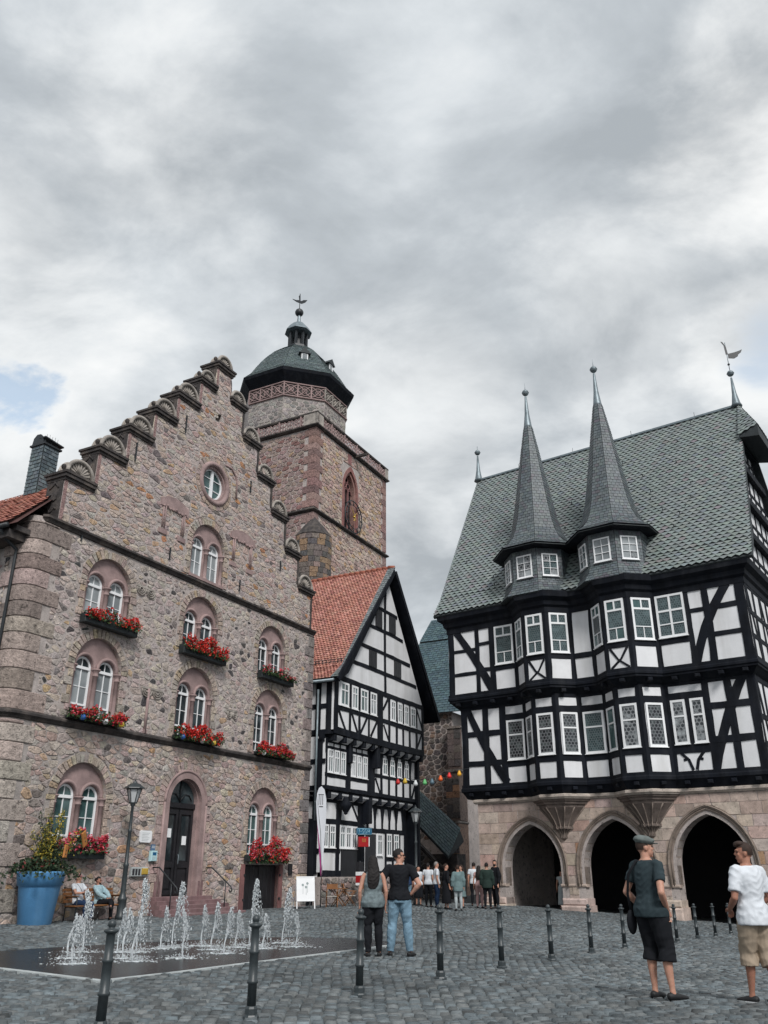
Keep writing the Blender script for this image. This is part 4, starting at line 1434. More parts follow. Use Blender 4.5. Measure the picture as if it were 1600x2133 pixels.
for xa, xb in ((-.06, 1.36), (4.05, 5.35), (8.17, 9.43), (12.27, 13.82)):      # pier plinths
    MB().cbox(xa, -.17, -1, xb, .8, .06, .07, pick(g, PAL_TH[:2])).build('pier_plinth', M_['ashlar'], hall)
    MB().cbox(xa + .06, -.08, .062, xb - .06, .78, .34, .05, pick(g, PAL_TH[:2])).build('pier_plinth', M_['ashlar'], hall)
    for s, xx in ((0, xa + .1), (1, xb - .1)):
        MB().cbox(xa + .02, -.055, .80, xb - .02, .3, .92, .03, (.42, .34, .29)).build('impost', M_['ashlar'], hall) if s == 0 else None
B1 = [(2.98, 0), (3.83, -.85), (5.0, -.85), (5.85, 0)]
B2 = [(7.05, 0), (7.9, -.85), (9.02, -.85), (9.87, 0)]
mb = MB()
path = [(-.12, 2.0), (-.12, -.06)] + [(x, y - .06) for x, y in B1] + [(x, y - .06) for x, y in B2] + [(13.85, -.06)]
sweep(mb, path, [(-.06, 4.44), (.02, 4.45), (.05, 4.50), (.09, 4.53), (.09, 4.62), (.03, 4.66), (-.06, 4.66)], (.46, .40, .35))
mb.build('cornice', M_['ashlar'], hall)
for bp in (B1, B2):
    cxm = (bp[0][0] + bp[3][0]) / 2
    mb = MB()
    rings = [(4.46, 1.0), (4.36, .97), (4.34, .90), (4.24, .88), (4.22, .80), (4.10, .78), (3.85, .60), (3.55, .42), (3.30, .30), (3.28, .34), (3.20, .33), (3.18, .24), (2.95, .10), (2.85, .12), (2.75, .02)]
    vs, fs = [], []
    pl = [(bp[0][0], .05), bp[0], ((bp[0][0] + bp[1][0]) / 2, (bp[0][1] + bp[1][1]) / 2), bp[1], ((bp[1][0] + bp[2][0]) / 2, bp[1][1]), bp[2], ((bp[2][0] + bp[3][0]) / 2, (bp[2][1] + bp[3][1]) / 2), bp[3], (bp[3][0], .05)]
    for z, k in rings:
        for x, y in pl:
            vs.append((cxm + (x - cxm) * k, y * k - .02 if y < .04 else .05, z))
    n = len(pl)
    for j in range(len(rings) - 1):
        for i in range(n - 1):
            fs.append((j * n + i, (j + 1) * n + i, (j + 1) * n + i + 1, j * n + i + 1))
    mb.add(vs, fs, (.15, .12, .105))  # dark tone paints in the shade under the bay along with weathered dirt
    for i in range(1, n - 1):                      # ribs running down to the foot
        pts = [(cxm + (pl[i][0] - cxm) * k, pl[i][1] * k - .04, z) for z, k in rings[5:]]
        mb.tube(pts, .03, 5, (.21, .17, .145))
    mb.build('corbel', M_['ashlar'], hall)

# --- storeys
def T_path(d, x0, x1, b1, b2):
    return [(x0, d)] + [(x, y + d) for x, y in b1] + [(x, y + d) for x, y in b2] + [(x1, d)]
P1 = T_path(-.25, -.64, 13.68, B1, B2)
B1u = [(2.90, 0), (3.78, -.88), (4.99, -.88), (5.87, 0)]
B2u = [(6.95, 0), (7.86, -.91), (9.09, -.91), (10.0, 0)]
P2 = T_path(-.60, -1.05, 13.98, B1u, B2u)
mb = MB()
sweep(mb, [(-.64, 3.0)] + P1 + [(13.68, 11)], [(-.3, 4.66), (-.14, 4.68), (-.03, 4.88), (.03, 4.98), (.08, 5.02), (.08, 5.14), (.05, 5.20), (.05, 5.33), (-.2, 5.34)])
mb.build('jetty_beam', M_['timber'], hall)
mb = MB()
sweep(mb, [(-1.05, 3.0)] + P2 + [(13.98, 11)], [(-.4, 8.98), (-.34, 9.02), (-.2, 9.14), (-.06, 9.30), (.02, 9.34), (.02, 9.42), (.07, 9.46), (.07, 9.56), (.04, 9.60), (.04, 9.75), (-.2, 9.76)])
mb.build('jetty_beam', M_['timber'], hall)
mb = MB()
sweep(mb, [(-1.05, 3.0)] + P2 + [(13.98, 11)], [(-.1, 12.94), (.05, 12.94), (.06, 13.20), (.16, 13.30), (.20, 13.50), (.40, 13.66), (.44, 13.95), (-.1, 13.95)])
mb.build('eaves_beam', M_['timber'], hall)
for pth, zz_, st in ((P1, 4.80, .86), (P2, 9.14, .95)):
    for a, b in zip(pth[:-1], pth[1:]):
        L = math.hypot(b[0] - a[0], b[1] - a[1]); n = max(1, int(L / st))
        F_ = frame(a[0], a[1], math.degrees(math.atan2(b[1] - a[1], b[0] - a[0])))
        for i in range(n):
            s_ = L * (i + .5) / n
            MB().cbox(s_ - .11, -.10, zz_, s_ + .11, .15, zz_ + .15, .02, M=F_).build('joist_end', M_['timber'], hall)
def segs(pth):
    out = []
    for a, b in zip(pth[:-1], pth[1:]):
        out.append((frame(a[0], a[1], math.degrees(math.atan2(b[1] - a[1], b[0] - a[0]))), math.hypot(b[0] - a[0], b[1] - a[1])))
    return out
TO = .035
def tb(M, a, b, w, name, bow=0.0, w2=None, seg=None, parent=None, out=TO):
    mb = MB()
    L = math.hypot(b[0] - a[0], b[1] - a[1])
    mb.beam(a, b, w, -.02, out + g.uniform(-.008, .008), M, bow=bow + g.gauss(0, .005) * L, w2=w2, seg=seg or max(2, int(L / .5)), wob=.014)
    return mb.build(name, M_['timber'], parent or hall)
def post(M, s0, s1, z0, z1, **k):
    return tb(M, ((s0 + s1) / 2, z0), ((s0 + s1) / 2, z1), s1 - s0, 'post', **k)
def rail(M, s0, s1, z0, z1, **k):
    return tb(M, (s0, (z0 + z1) / 2), (s1, (z0 + z1) / 2), z1 - z0, 'rail', **k)
def brace(M, a, b, w, bow=0.0, **k):
    return tb(M, a, b, w, 'brace', bow=bow, **k)
def wall_panel(M, L, z0, z1, name='plaster_wall', parent=None, e=0.0):
    return MB().box(-e, 0, z0, L + e, .22, z1, M=M).build(name, M_['plaster'], parent or hall)
def twindow(M, s0, s1, z0, z1, kind, gk, parent=None, fw=.095, out=.06):
    mb = MB()
    holes = []
    ix0, ix1, iz0, iz1 = s0 + fw, s1 - fw, z0 + fw, z1 - fw
    cells = []
    W_ = ix1 - ix0; Hh = iz1 - iz0
    def row(za, zb, n, bar=.03):
        w = (W_ - bar * (n - 1)) / n
        for i in range(n):
            cells.append((ix0 + i * (w + bar), ix0 + i * (w + bar) + w, za, zb))
    if kind == 'cross':                            # two small lights, one big, two small
        row(iz1 - Hh * .21, iz1, 2, .07); row(iz0 + Hh * .30, iz1 - Hh * .21 - .09, 1); row(iz0, iz0 + Hh * .30 - .04, 2, .035)
    elif kind == 'two':
        row(iz0 + Hh * .66, iz1, 1); row(iz0, iz0 + Hh * .66 - .07, 1)
    elif kind == 'six':
        row(iz0 + Hh * .66, iz1, 2, .09); row(iz0 + Hh * .30, iz0 + Hh * .66 - .09, 2, .09); row(iz0, iz0 + Hh * .30 - .05, 2, .09)
    elif kind == 'small6':
        for k in range(3):
            row(iz0 + Hh * k / 3 + .012, iz0 + Hh * (k + 1) / 3 - .012, 2, .024)
    elif kind == 'cottage':
        row(iz1 - Hh * .27, iz1, 2, .03); row(iz0, iz1 - Hh * .27 - .06, 2, .05)
    for a, b, c, d in cells:
        holes.append([(a, c), (b, c), (b, d), (a, d)])
    mb.plate([(s0, z0), (s1, z0), (s1, z1), (s0, z1)], holes, -out, -.004, M=M)
    mb.box(s0 - .03, -out - .04, z0 - .035, s1 + .03, -.004, z0 - .001, M=M)
    w = mb.build('window', M_['white'], parent or hall)
    rz = M.to_euler().z
    for a, b, c, d in cells:
        p = M @ Vector(((a + b) / 2, -out * .38, (c + d) / 2))
        kk = gk if isinstance(gk, str) else g.choice(gk)
        put_pane(b - a + .006, d - c + .006, p.x, p.y, p.z, kk, w, rz)
    return w
# lower timber storey
Z0, Z1 = 5.33, 9.0
for i, (M, L) in enumerate(segs(P1)):
    wall_panel(M, L, 5.2, 9.05)
    rail(M, 0, L, 8.93, 9.12)
    if i == 0:
        X = .64
        post(M, 0, .35, Z0, Z1); post(M, X + .62, X + .94, Z0, Z1); post(M, X + 1.57, X + 1.92, Z0, Z1); post(M, L - .1, L + .06, Z0, Z1)
        rail(M, .35, X + 1.6, 7.60, 7.87); rail(M, .35, X + 1.6, 6.19, 6.45)
        rail(M, X + 1.9, L, 8.24, 8.55); rail(M, X + 1.9, L, 6.05, 6.34)
        brace(M, (.42, 8.98), (X + 1.82, 5.36), .34, bow=-.10, w2=.40)
        twindow(M, X + 1.95, X + 2.90, 6.36, 8.24, 'two', 'lead')
    elif i in (1, 2, 3, 5, 6, 7):
        post(M, -.02, .17, Z0, Z1); post(M, L - .17, L + .02, Z0, Z1)
        rail(M, .1, L - .1, 8.24, 8.55); rail(M, .1, L - .1, 6.05, 6.34)
        e = .20 if i not in (2, 6) else .17
        twindow(M, e, L - e, 6.36, 8.24, 'two', {1: 'lead', 2: 'lead', 3: 'lead', 5: 'glass_teal', 6: 'lead_pale', 7: 'lead'}[i])
    elif i == 4:
        post(M, -.02, .09, Z0, Z1); post(M, L - .09, L + .02, Z0, Z1)
        rail(M, .05, L - .05, 8.24, 8.55); rail(M, .05, L - .05, 6.05, 6.34)
        twindow(M, .10, L - .10, 6.36, 8.24, 'two', 'lead_teal')
    else:
        X = -9.87
        post(M, -.02, .17, Z0, Z1); post(M, .82, 1.03, 6.3, 8.4); post(M, X + 11.47, X + 11.78, Z0, Z1); post(M, X + 12.42, X + 12.72, Z0, Z1); post(M, L - .32, L, Z0, Z1)
        rail(M, .1, 1.7, 8.32, 8.62); rail(M, .1, 1.9, 6.05, 6.42)
        rail(M, 1.7, L - .3, 7.78, 8.06); rail(M, 1.7, L - .3, 6.39, 6.67)
        twindow(M, .19, .81, 6.44, 8.32, 'two', 'lead_pale'); twindow(M, 1.03, 1.60, 6.44, 8.32, 'two', 'lead_pale')
        brace(M, (3.35, 9.02), (1.75, 5.36), .40, bow=-.12, w2=.36)
        brace(M, (.35, 6.10), (.80, 5.36), .13, bow=.10); brace(M, (1.35, 6.10), (.96, 5.36), .13, bow=-.10)
        tb(M, (.45, 5.78), (.66, 5.84), .10, 'brace'); tb(M, (1.27, 5.78), (1.08, 5.84), .10, 'brace')
# upper timber storey
Z0, Z1 = 9.74, 12.97
def crossed(M, s0, s1, z0, z1):
    brace(M, (s0 + .05, z1), (s1 - .05, z0), .11, bow=-.10); brace(M, (s1 - .05, z1), (s0 + .05, z0), .11, bow=.10, out=TO - .006)
for i, (M, L) in enumerate(segs(P2)):
    wall_panel(M, L, 9.66, 13.3)
    if i == 0:
        X = 1.05
        post(M, 0, .33, Z0, Z1); post(M, X + .56, X + .80, Z0, Z1); post(M, X + 1.40, X + 1.70, Z0, Z1); post(M, L - .15, L + .04, Z0, Z1)
        rail(M, .3, X + .6, 11.86, 12.02); rail(M, .3, X + .6, 10.64, 10.82); rail(M, X + .7, X + 1.45, 12.08, 12.25); rail(M, X + .7, X + 1.45, 10.72, 10.92)
        rail(M, X + 1.5, L, 10.68, 10.94)
        brace(M, (.50, 12.98), (X + 1.46, 9.76), .36, bow=.06, w2=.42)
        twindow(M, X + 1.72, L - .14, 10.96, 12.92, 'cross', 'lead_teal')
    elif i in (1, 2, 3, 5, 6, 7):
        post(M, -.02, .15, Z0, Z1); post(M, L - .15, L + .02, Z0, Z1)
        rail(M, .1, L - .1, 10.68, 10.95)
        twindow(M, .17, L - .17, 10.97, 12.92, 'cross', ['lead_teal', 'lead_teal', 'glass_teal'] if i != 5 else ['glass', 'glass_teal'])
        if i in (2, 6):
            crossed(M, .15, L - .15, 9.76, 10.68)
    elif i == 4:
        post(M, -.02, .12, Z0, Z1); post(M, L - .12, L + .02, Z0, Z1); rail(M, .1, L - .1, 10.68, 10.95)
    else:
        X = -10.0
        post(M, -.02, .10, Z0, Z1); post(M, X + 11.35, X + 11.57, Z0, Z1); post(M, X + 12.14, X + 12.44, Z0, Z1); post(M, L - .40, L, Z0, Z1)
        rail(M, .05, 1.5, 10.72, 11.0); rail(M, 1.5, 2.3, 11.96, 12.16); rail(M, 2.3, L - .3, 11.97, 12.22); rail(M, 2.0, L - .3, 10.78, 11.0)
        twindow(M, .08, 1.36, 11.02, 12.98, 'six', 'lead_teal')
        brace(M, (3.25, 13.0), (1.55, 9.76), .38, bow=-.14, w2=.40)
# right flank with its gable
Mf1, Mf2 = frame(13.68, -.25, 90), frame(13.98, -.6, 90)
MB().box(.24, 0, 5.2, 11, .2, 9.05, M=Mf1).build('plaster_wall', M_['plaster'], hall)
for M, z0, z1, n in ((Mf1, 5.33, 9.0, 7), (Mf2, 9.74, 13.0, 9)):
    for k in range(n):
        post(M, k * 1.15, k * 1.15 + .26, z0, z1)
    for zz_ in (z0 + .9, z0 + 2.0, z1 - .08):
        rail(M, 0, 10.5, zz_ - .11, zz_ + .11)
    for k in range(0, n - 1, 2):
        brace(M, (k * 1.15 + .2, z1), (k * 1.15 + 1.2, z0), .24)
gab = MB()
gab.prism([(.24, 9.66), (11.3, 9.66), (11.3, 13.9), (5.6, 23.4), (.24, 14.6)], 0, .2, M=Mf2)
gab.build('gable_wall', M_['plaster'], hall)
for zz_, w0, w1 in ((13.9, -.2, 11.3), (15.9, .9, 10.2), (17.9, 2.1, 9.0), (19.9, 3.3, 7.8), (21.6, 4.3, 6.8)):
    mb = MB(); mb.box(w0, -.26, zz_ - .16, w1, .05, zz_ + .20, M=Mf2); mb.build('gable_jetty', M_['timber'], hall)
for zz_, w0, w1, n in ((14.1, .3, 10.8, 10), (16.1, 1.4, 9.6, 8), (18.1, 2.6, 8.4, 6), (20.1, 3.8, 7.2, 4)):
    for k in range(n):
        s_ = w0 + (w1 - w0) * (k + .5) / n
        post(Mf2, s_ - .11, s_ + .11, zz_, zz_ + 1.65)
    rail(Mf2, w0, w1, zz_ + .75, zz_ + .93)

# --- roof
EY, EZ, RY, RZ, XL0, XR0, XL1, XR1 = -1.08, 13.98, 5.0, 24.35, -1.65, 14.65, -1.95, 14.15
KY, KZ = -.30, 15.05
PAL_SL = [(4, (.205, .236, .230)), (3, (.195, .226, .222)), (2, (.218, .246, .236)), (.4, (.212, .200, .206)), (.5, (.178, .200, .218))]
mb = MB()
prof = [(EY, EZ - .06), (KY, KZ - .05), (RY, RZ - .03), (11.1, 13.9), (10.9, 13.8), (RY, RZ - .30), (KY + .2, KZ - .25), (EY + .1, EZ - .16)]
n = len(prof)
vs = [(XL0 + (XL1 - XL0) * (z - EZ) / (RZ - EZ), y, z) for y, z in prof] + [(XR0 + (XR1 - XR0) * (z - EZ) / (RZ - EZ), y, z) for y, z in prof]
mb.add(vs, [tuple(range(n)), tuple(reversed(range(n, 2 * n)))] + [(i, n + i, n + (i + 1) % n, (i + 1) % n) for i in range(n)])
roof = mb.build('roof', M_['slate_under'], hall)
def xs(z):
    t = (z - EZ) / (RZ - EZ)
    return XL0 + (XL1 - XL0) * t, XR0 + (XR1 - XR0) * t
slates = []
a0, b0 = xs(EZ); a1, b1 = xs(KZ); a2, b2 = xs(RZ)
for q, in (([(a0, EY - .05, EZ - .02), (b0, EY - .05, EZ - .02), (a1, KY, KZ), (b1, KY, KZ)],), ([(a1, KY, KZ), (b1, KY, KZ), (a2, RY, RZ), (b2, RY, RZ)],)):
    for t in tiles(None, *q, .34, .215, PAL_SL, g, .030):
        vs, fs = scale_piece(t, .55)
        slates.append((vs, fs, pick(g, PAL_SL, .05)))
TUR = [(4.12, .10), (8.20, .10)]
def hidden(v):
    return any(math.hypot(v[3][0] - x, v[3][1] - y) < 1.25 and v[3][2] < 17 for x, y in TUR)
slates = [s for s in slates if not hidden(s[0])]
def cam_d2(p):
    w = TM @ Vector(p)
    return (w - Vector((0, 0, 1.38))).length
slates.sort(key=lambda s: cam_d2(s[0][3]))
mb = MB()
for vs, fs, c in slates[300:]:
    mb.add(vs, fs, c)
mb.build('roof_slates', M_['slate'], roof, 'stuff')
for vs, fs, c in slates[:300]:
    MB().add(vs, fs, c).build('slate', M_['slate'], roof)
mb = MB()
mb.box(XL1, RY - .12, RZ - .06, XR1, RY + .12, RZ + .05)
mb.build('ridge_cap', M_['leadmetal'], roof)
mb = MB()                                          # small hip hood over the gable
hp = [(XR1 - .1, RY, RZ + .02), (15.15, 3.1, 22.0), (15.15, 6.9, 22.0), (14.2, 3.2, 21.6), (14.2, 6.8, 21.6), (15.15, 3.1, 21.4), (15.15, 6.9, 21.4)]
mb.add(hp, [(0, 1, 2), (0, 3, 1), (0, 2, 4), (1, 5, 6, 2), (3, 5, 1), (4, 2, 6), (3, 4, 6, 5)])
mb.build('hip_hood', M_['slate_under'], roof)
mb = MB()
for t in tiles(None, (15.19, 3.05, 21.98), (15.19, 6.95, 21.98), (14.12, 4.95, RZ + .05), (14.12, 5.05, RZ + .05), .38, .25, PAL_SL, g, .03):
    vs, fs = scale_piece(t, .5); mb.add(vs, fs, pick(g, PAL_SL))
for t in tiles(None, (14.16, 3.15, 21.7), (15.19, 3.05, 21.98), (14.10, 4.9, RZ + .03), (14.14, 5.0, RZ + .03), .38, .25, PAL_SL, g, .03):
    vs, fs = scale_piece(t, .5); mb.add(vs, fs, pick(g, PAL_SL))
mb.build('hood_slates', M_['slate'], roof, 'stuff')
mb = MB()
for k in range(46):                                # snow hooks and ladder hooks
    y = g.uniform(-.2, 4.8); t = (y - KY) / (RY - KY)
    x = g.uniform(-1.2, 13.8); z = KZ + (RZ - KZ) * t
    mb.box(x - .02, y - .10, z + .02, x + .02, y - .06, z + .14)
mb.build('roof_hooks', M_['iron'], roof, 'stuff')
mb = MB()
for k in range(4):
    x = 1 + k * 3.6
    mb.tube([(x, RY, RZ), (x, RY, RZ + .35)], .012, 4)
mb.build('lightning_rods', M_['iron'], roof, 'stuff')
# --- turrets over the bays
PAL_TU = [(4, (.105, .125, .135)), (3, (.090, .108, .118)), (2, (.125, .145, .150)), (1, (.10, .098, .112))]
C8 = math.cos(R(22.5))
def oct_pt(c, ap, k, z):
    r_ = ap / C8
    a = R(22.5 + 45 * k)
    return (c[0] + r_ * math.cos(a), c[1] + r_ * math.sin(a), z)
def oct_solid(mb, c, levels):
    vs, fs = [], []
    for ap, z in levels:
        vs += [oct_pt(c, ap, k, z) for k in range(8)]
    for j in range(len(levels) - 1):
        fs += [(j * 8 + k, j * 8 + (k + 1) % 8, (j + 1) * 8 + (k + 1) % 8, (j + 1) * 8 + k) for k in range(8)]
    fs += [tuple(reversed(range(8))), tuple(range((len(levels) - 1) * 8, len(levels) * 8))]
    return mb.add(vs, fs)
for c in TUR:
    mb = MB()
    oct_solid(mb, c, [(2.02, 13.86), (1.98, 13.96), (1.72, 14.35), (1.58, 14.75), (1.58, 16.45)])
    tu = mb.build('turret', M_['slate_under'], hall)
    mb = MB()
    for k in (3, 4, 5, 6, 7):
        f0, f1 = k, (k + 1) % 8
        for (apa, za), (apb, zb) in (((2.04, 13.90), (1.745, 14.35)), ((1.745, 14.35), (1.60, 14.75)), ((1.60, 14.75), (1.60, 16.42))):
            for t in tiles(None, oct_pt(c, apa, f0, za), oct_pt(c, apa, f1, za), oct_pt(c, apb, f0, zb), oct_pt(c, apb, f1, zb), .24, .165, PAL_TU, g, .026):
                vs, fs = flat_piece(t, .014); mb.add(vs, fs, pick(g, PAL_TU, .07))
    mb.build('wall_slates', M_['slate'], tu, 'stuff')
    mb = MB()
    lv = [(2.14, 16.46), (1.80, 16.72), (1.50, 17.10), (1.28, 17.60), (1.10, 18.3), (.93, 19.3), (.72, 20.7), (.50, 22.2), (.22, 24.05)]
    oct_solid(mb, c, [(1.5, 16.40), (2.14, 16.36)] + [(a - .015, z) for a, z in lv])
    sp_ = mb.build('spire', M_['slate_under'], hall)
    mb = MB()
    for k in range(8):
        f0, f1 = k, (k + 1) % 8
        for (apa, za), (apb, zb) in zip(lv[:-1], lv[1:]):
            for t in tiles(None, oct_pt(c, apa, f0, za), oct_pt(c, apa, f1, za), oct_pt(c, apb, f0, zb), oct_pt(c, apb, f1, zb), .22, .17, PAL_TU, g, .022):
                vs, fs = flat_piece(t, .012); mb.add(vs, fs, pick(g, PAL_TU, .07))
    mb.build('spire_slates', M_['slate'], sp_, 'stuff')
    mb = MB()
    mb.lathe([(.25, 23.98), (.22, 24.15), (.13, 24.9), (.06, 26.0), (.03, 26.1)], 10, (c[0], c[1], 0))
    mb.ball((c[0], c[1], 26.28), .19, 14, 10)
    mb.lathe([(.195, 26.27), (.205, 26.28), (.195, 26.30)], 14, (c[0], c[1], 0))
    mb.lathe([(.02, 26.4), (.012, 26.7), (.002, 26.95)], 6, (c[0], c[1], 0))
    mb.build('finial', M_['leadmetal'], sp_)
    mb = MB()
    oct_solid(mb, c, [(1.66, 16.30), (2.10, 16.36), (2.18, 16.44), (1.7, 16.47)])
    mb.build('spire_eaves', M_['timber'], sp_)
    s8 = 2 * 1.58 * math.tan(R(22.5))
    for deg in (-45, 0, 45):
        nrm = R(-90 + deg)
        Mw = Matrix.Translation((c[0] + 1.60 * math.cos(nrm), c[1] + 1.60 * math.sin(nrm), 0)) @ Matrix.Rotation(R(deg), 4, 'Z')
        twindow(Mw, -.41, .41, 14.84, 16.02, 'small6', ['lead_pale', 'glass_pale', 'lead_teal'], fw=.06, out=.075)
# ridge finials
for x, zt in ((-1.85, 26.34), (14.02, 26.37)):
    mb = MB()
    mb.lathe([(.30, 24.30), (.22, 24.5), (.12, 25.1), (.05, 26.1)], 10, (x, RY, 0))
    mb.ball((x, RY, zt), .18, 14, 10); mb.lathe([(.185, zt - .02), (.20, zt), (.185, zt + .02)], 14, (x, RY, 0))
    mb.tube([(x, RY, zt), (x, RY, zt + (.45 if x < 0 else 2.0))], .018, 6)
    fo = mb.build('ridge_finial', M_['leadmetal'], hall)
    if x > 0:
        mb = MB()
        Mv = frame(x, RY, 25)
        mb.prism([(0.05, 27.35), (.35, 27.30), (.55, 27.42), (.58, 27.52), (.75, 27.66), (.82, 27.82), (.62, 27.74), (.40, 27.68), (.05, 27.62)], -.02, .02, M=Mv)
        mb.prism([(-.05, 27.6), (.06, 27.6), (.02, 28.1), (-.12, 28.42), (-.20, 28.45), (-.08, 28.2)], -.02, .02, M=Mv)
        mb.ball((x, RY, 26.95), .07, 8, 6)
        mb.build('weathervane', M_['iron'], fo)
# ------------------------------------------------------------------ half-timbered house with the red tiled roof
def HL(x, y, z=0.0):
    return HM @ Vector((x, y, z))
w0_ = HL(18, 0)
inn = empty('timber_house', w0_, R(HA))
tag(inn, 'narrow black and white timber-framed house with steep red tiled roof', 'building')
g = random.Random(8)
IU, IM, IG = frame(-.1, -.8, 0), frame(-.15, -.4, 0), frame(.3, 0, 0)
mb = MB(); mb.box(0, 0, 7.7, 10.0, .25, 10.3, M=IU)
mb.prism([(.95, 10.3), (9.95, 10.3), (5.68, 16.7)], 0, .25, M=IU); mb.build('plaster_wall', M_['plaster'], inn)
mb = MB(); mb.box(0, 0, 5.0, 9.85, .25, 7.3, M=IM); mb.build('plaster_wall', M_['plaster'], inn)
mb = MB(); mb.box(0, 0, 1.4, 8.75, .25, 4.8, M=IG); mb.build('plaster_wall', M_['plaster'], inn)
mb = MB()
mb.box(-.1, -.545, 7.7, .1, 11, 10.2); mb.box(-.15, -.145, 4.9, .1, 11, 7.4); mb.box(.3, .255, 1.2, .5, 11, 4.8)
mb.build('flank_wall', M_['plaster'], inn)
mb = MB(); mb.box(9.6, -.54, 1.2, 9.85, 11, 10.2); mb.box(.5, 10.8, 1, 9.6, 11, 10); mb.build('flank_wall', M_['timber'], inn)
mb = MB(); mb.box(.2, -.07, -.3, 9.1, .3, 1.2); mb.build('plinth', M_['mortar'], inn)
for poly in voronoi(.22, 9.08, -.2, 1.18, .42, .28, g):
    s = stone_geo(poly, .014, g.uniform(.10, .13), g, o0=.05)
    if s:
        MB().add(s[0], s[1], pick(g, [(3, (.30, .26, .24)), (2, (.22, .20, .19)), (1, (.36, .27, .24))])).build('stone', M_['rubble'], inn)
def it(fn, *a, **k):
    return fn(*a, parent=inn, **k)
# upper storey: x below is measured on the plane of that storey
def ux(x): return x + .1
it(rail, IU, 0, 10.0, 7.52, 7.86); it(rail, IU, 0, 10.0, 10.14, 10.40); it(rail, IU, .2, ux(4.3), 8.68, 8.91); it(rail, IU, ux(4.9), 10.0, 8.70, 8.93)
it(post, IU, 0, .34, 7.6, 10.3); it(post, IU, ux(4.28), ux(4.90), 7.6, 10.3); it(post, IU, 9.75, 10.0, 7.6, 10.3)
for a in (1.25, 2.17, 3.22, 4.10):
    it(post, IU, ux(a) + .02, ux(a) + .25 if a < 4 else ux(a) + .2, 8.85, 10.2)
for a in (1.30, 2.25, 3.25):
    it(post, IU, ux(a), ux(a) + .18, 7.8, 8.75)
for a, b in ((.25, .95), (1.55, 2.15), (3.15, 2.45), (4.25, 3.55)):
    it(brace, IU, (ux(a), 8.72), (ux(b), 7.82), .15)
it(post, IU, ux(5.5), ux(5.72), 7.8, 10.2)
for a in (6.36, 7.17, 7.98, 8.85):
    it(post, IU, ux(a), ux(a) + .22, 7.8, 10.2)
it(brace, IU, (ux(5.5), 10.1), (ux(4.9), 9.4), .13); it(brace, IU, (ux(4.95), 8.6), (ux(5.5), 7.9), .13); it(brace, IU, (9.75, 8.7), (9.1, 7.85), .14); it(brace, IU, (9.1, 10.1), (9.85, 9.0), .13)
for a, b in ((.42, 1.23), (1.53, 2.15), (2.42, 3.20), (3.45, 4.15)):
    it(twindow, IU, ux(a), ux(b), 8.93, 10.10, 'cottage', ['glass_teal', 'glass', 'glass_pale'], fw=.10, out=.05)
for a, b in ((5.78, 6.33), (6.60, 7.15), (7.42, 7.97), (8.22, 8.83)):
    it(twindow, IU, ux(a), ux(b), 8.95, 10.05, 'cottage', ['glass_teal', 'glass'], fw=.09, out=.05)
# gable triangle
for zz_, xa, xb in ((11.32, 1.45, 9.0), (12.42, 2.35, 8.2), (13.66, 3.3, 7.3), (14.88, 4.2, 6.6)):
    it(rail, IU, ux(xa), ux(xb), zz_ - .10, zz_ + .10)
it(post, IU, ux(5.05), ux(5.27), 10.35, 16.2)
for a, b, z0, z1 in ((3.30, 4.10, 11.42, 12.32), (6.20, 7.0, 11.42, 12.32), (4.00, 4.72, 13.76, 14.78), (5.60, 6.35, 13.76, 14.78)):
    mb = MB(); mb.box(ux(a), -.05, z0, ux(b), -.004, z1, M=IU)
    for q in range(4):
        xx = ux(a) + (b - a) * q / 4
        mb.cbox(xx + .01, -.075, z0 + .02, xx + (b - a) / 4 - .01, -.05, z1 - .02, .008, M=IU)
    mb.build('shutter', M_['door'], inn)
# middle storey
def mx_(x): return x + .15
it(rail, IM, 0, 9.85, 4.98, 5.17); it(rail, IM, 0, 9.85, 7.12, 7.35); it(rail, IM, 0, mx_(4.0), 5.55, 5.74); it(rail, IM, mx_(4.7), 9.85, 5.95, 6.14); it(rail, IM, 0, mx_(4.0), 6.84, 6.98)
it(post, IM, 0, .16, 5.0, 7.3); it(post, IM, mx_(1.74), mx_(2.24), 5.0, 7.3); it(post, IM, mx_(3.94), mx_(4.74), 5.0, 7.3); it(post, IM, 9.62, 9.85, 5.0, 7.3)
for a in (.54, 1.13, 2.74, 3.32):
    it(post, IM, mx_(a), mx_(a) + .07, 5.7, 7.2)
for k in range(5):
    a = 5.36 + k * .85
    it(post, IM, mx_(a), mx_(a) + .22, 5.1, 7.2)
    it(brace, IM, (mx_(a) + .1, 7.2), (mx_(a) + .1, 6.35), .52, w2=.16)
it(brace, IM, (mx_(4.8), 5.9), (mx_(5.35), 5.15), .14); it(brace, IM, (9.65, 5.95), (9.2, 5.15), .14)
for a, b in ((.02, .52), (.60, 1.11), (1.20, 1.70), (2.28, 2.72), (2.84, 3.30), (3.42, 3.90)):
    it(twindow, IM, mx_(a) + .02, mx_(b), 5.76, 6.84, 'cottage', ['glass_teal', 'glass', 'glass_pale'], fw=.075, out=.05)
for k in range(4):
    a = 5.62 + k * .85
    it(twindow, IM, mx_(a), mx_(a) + .52, 6.14, 7.0, 'cottage', ['glass', 'glass_teal'], fw=.075, out=.03)
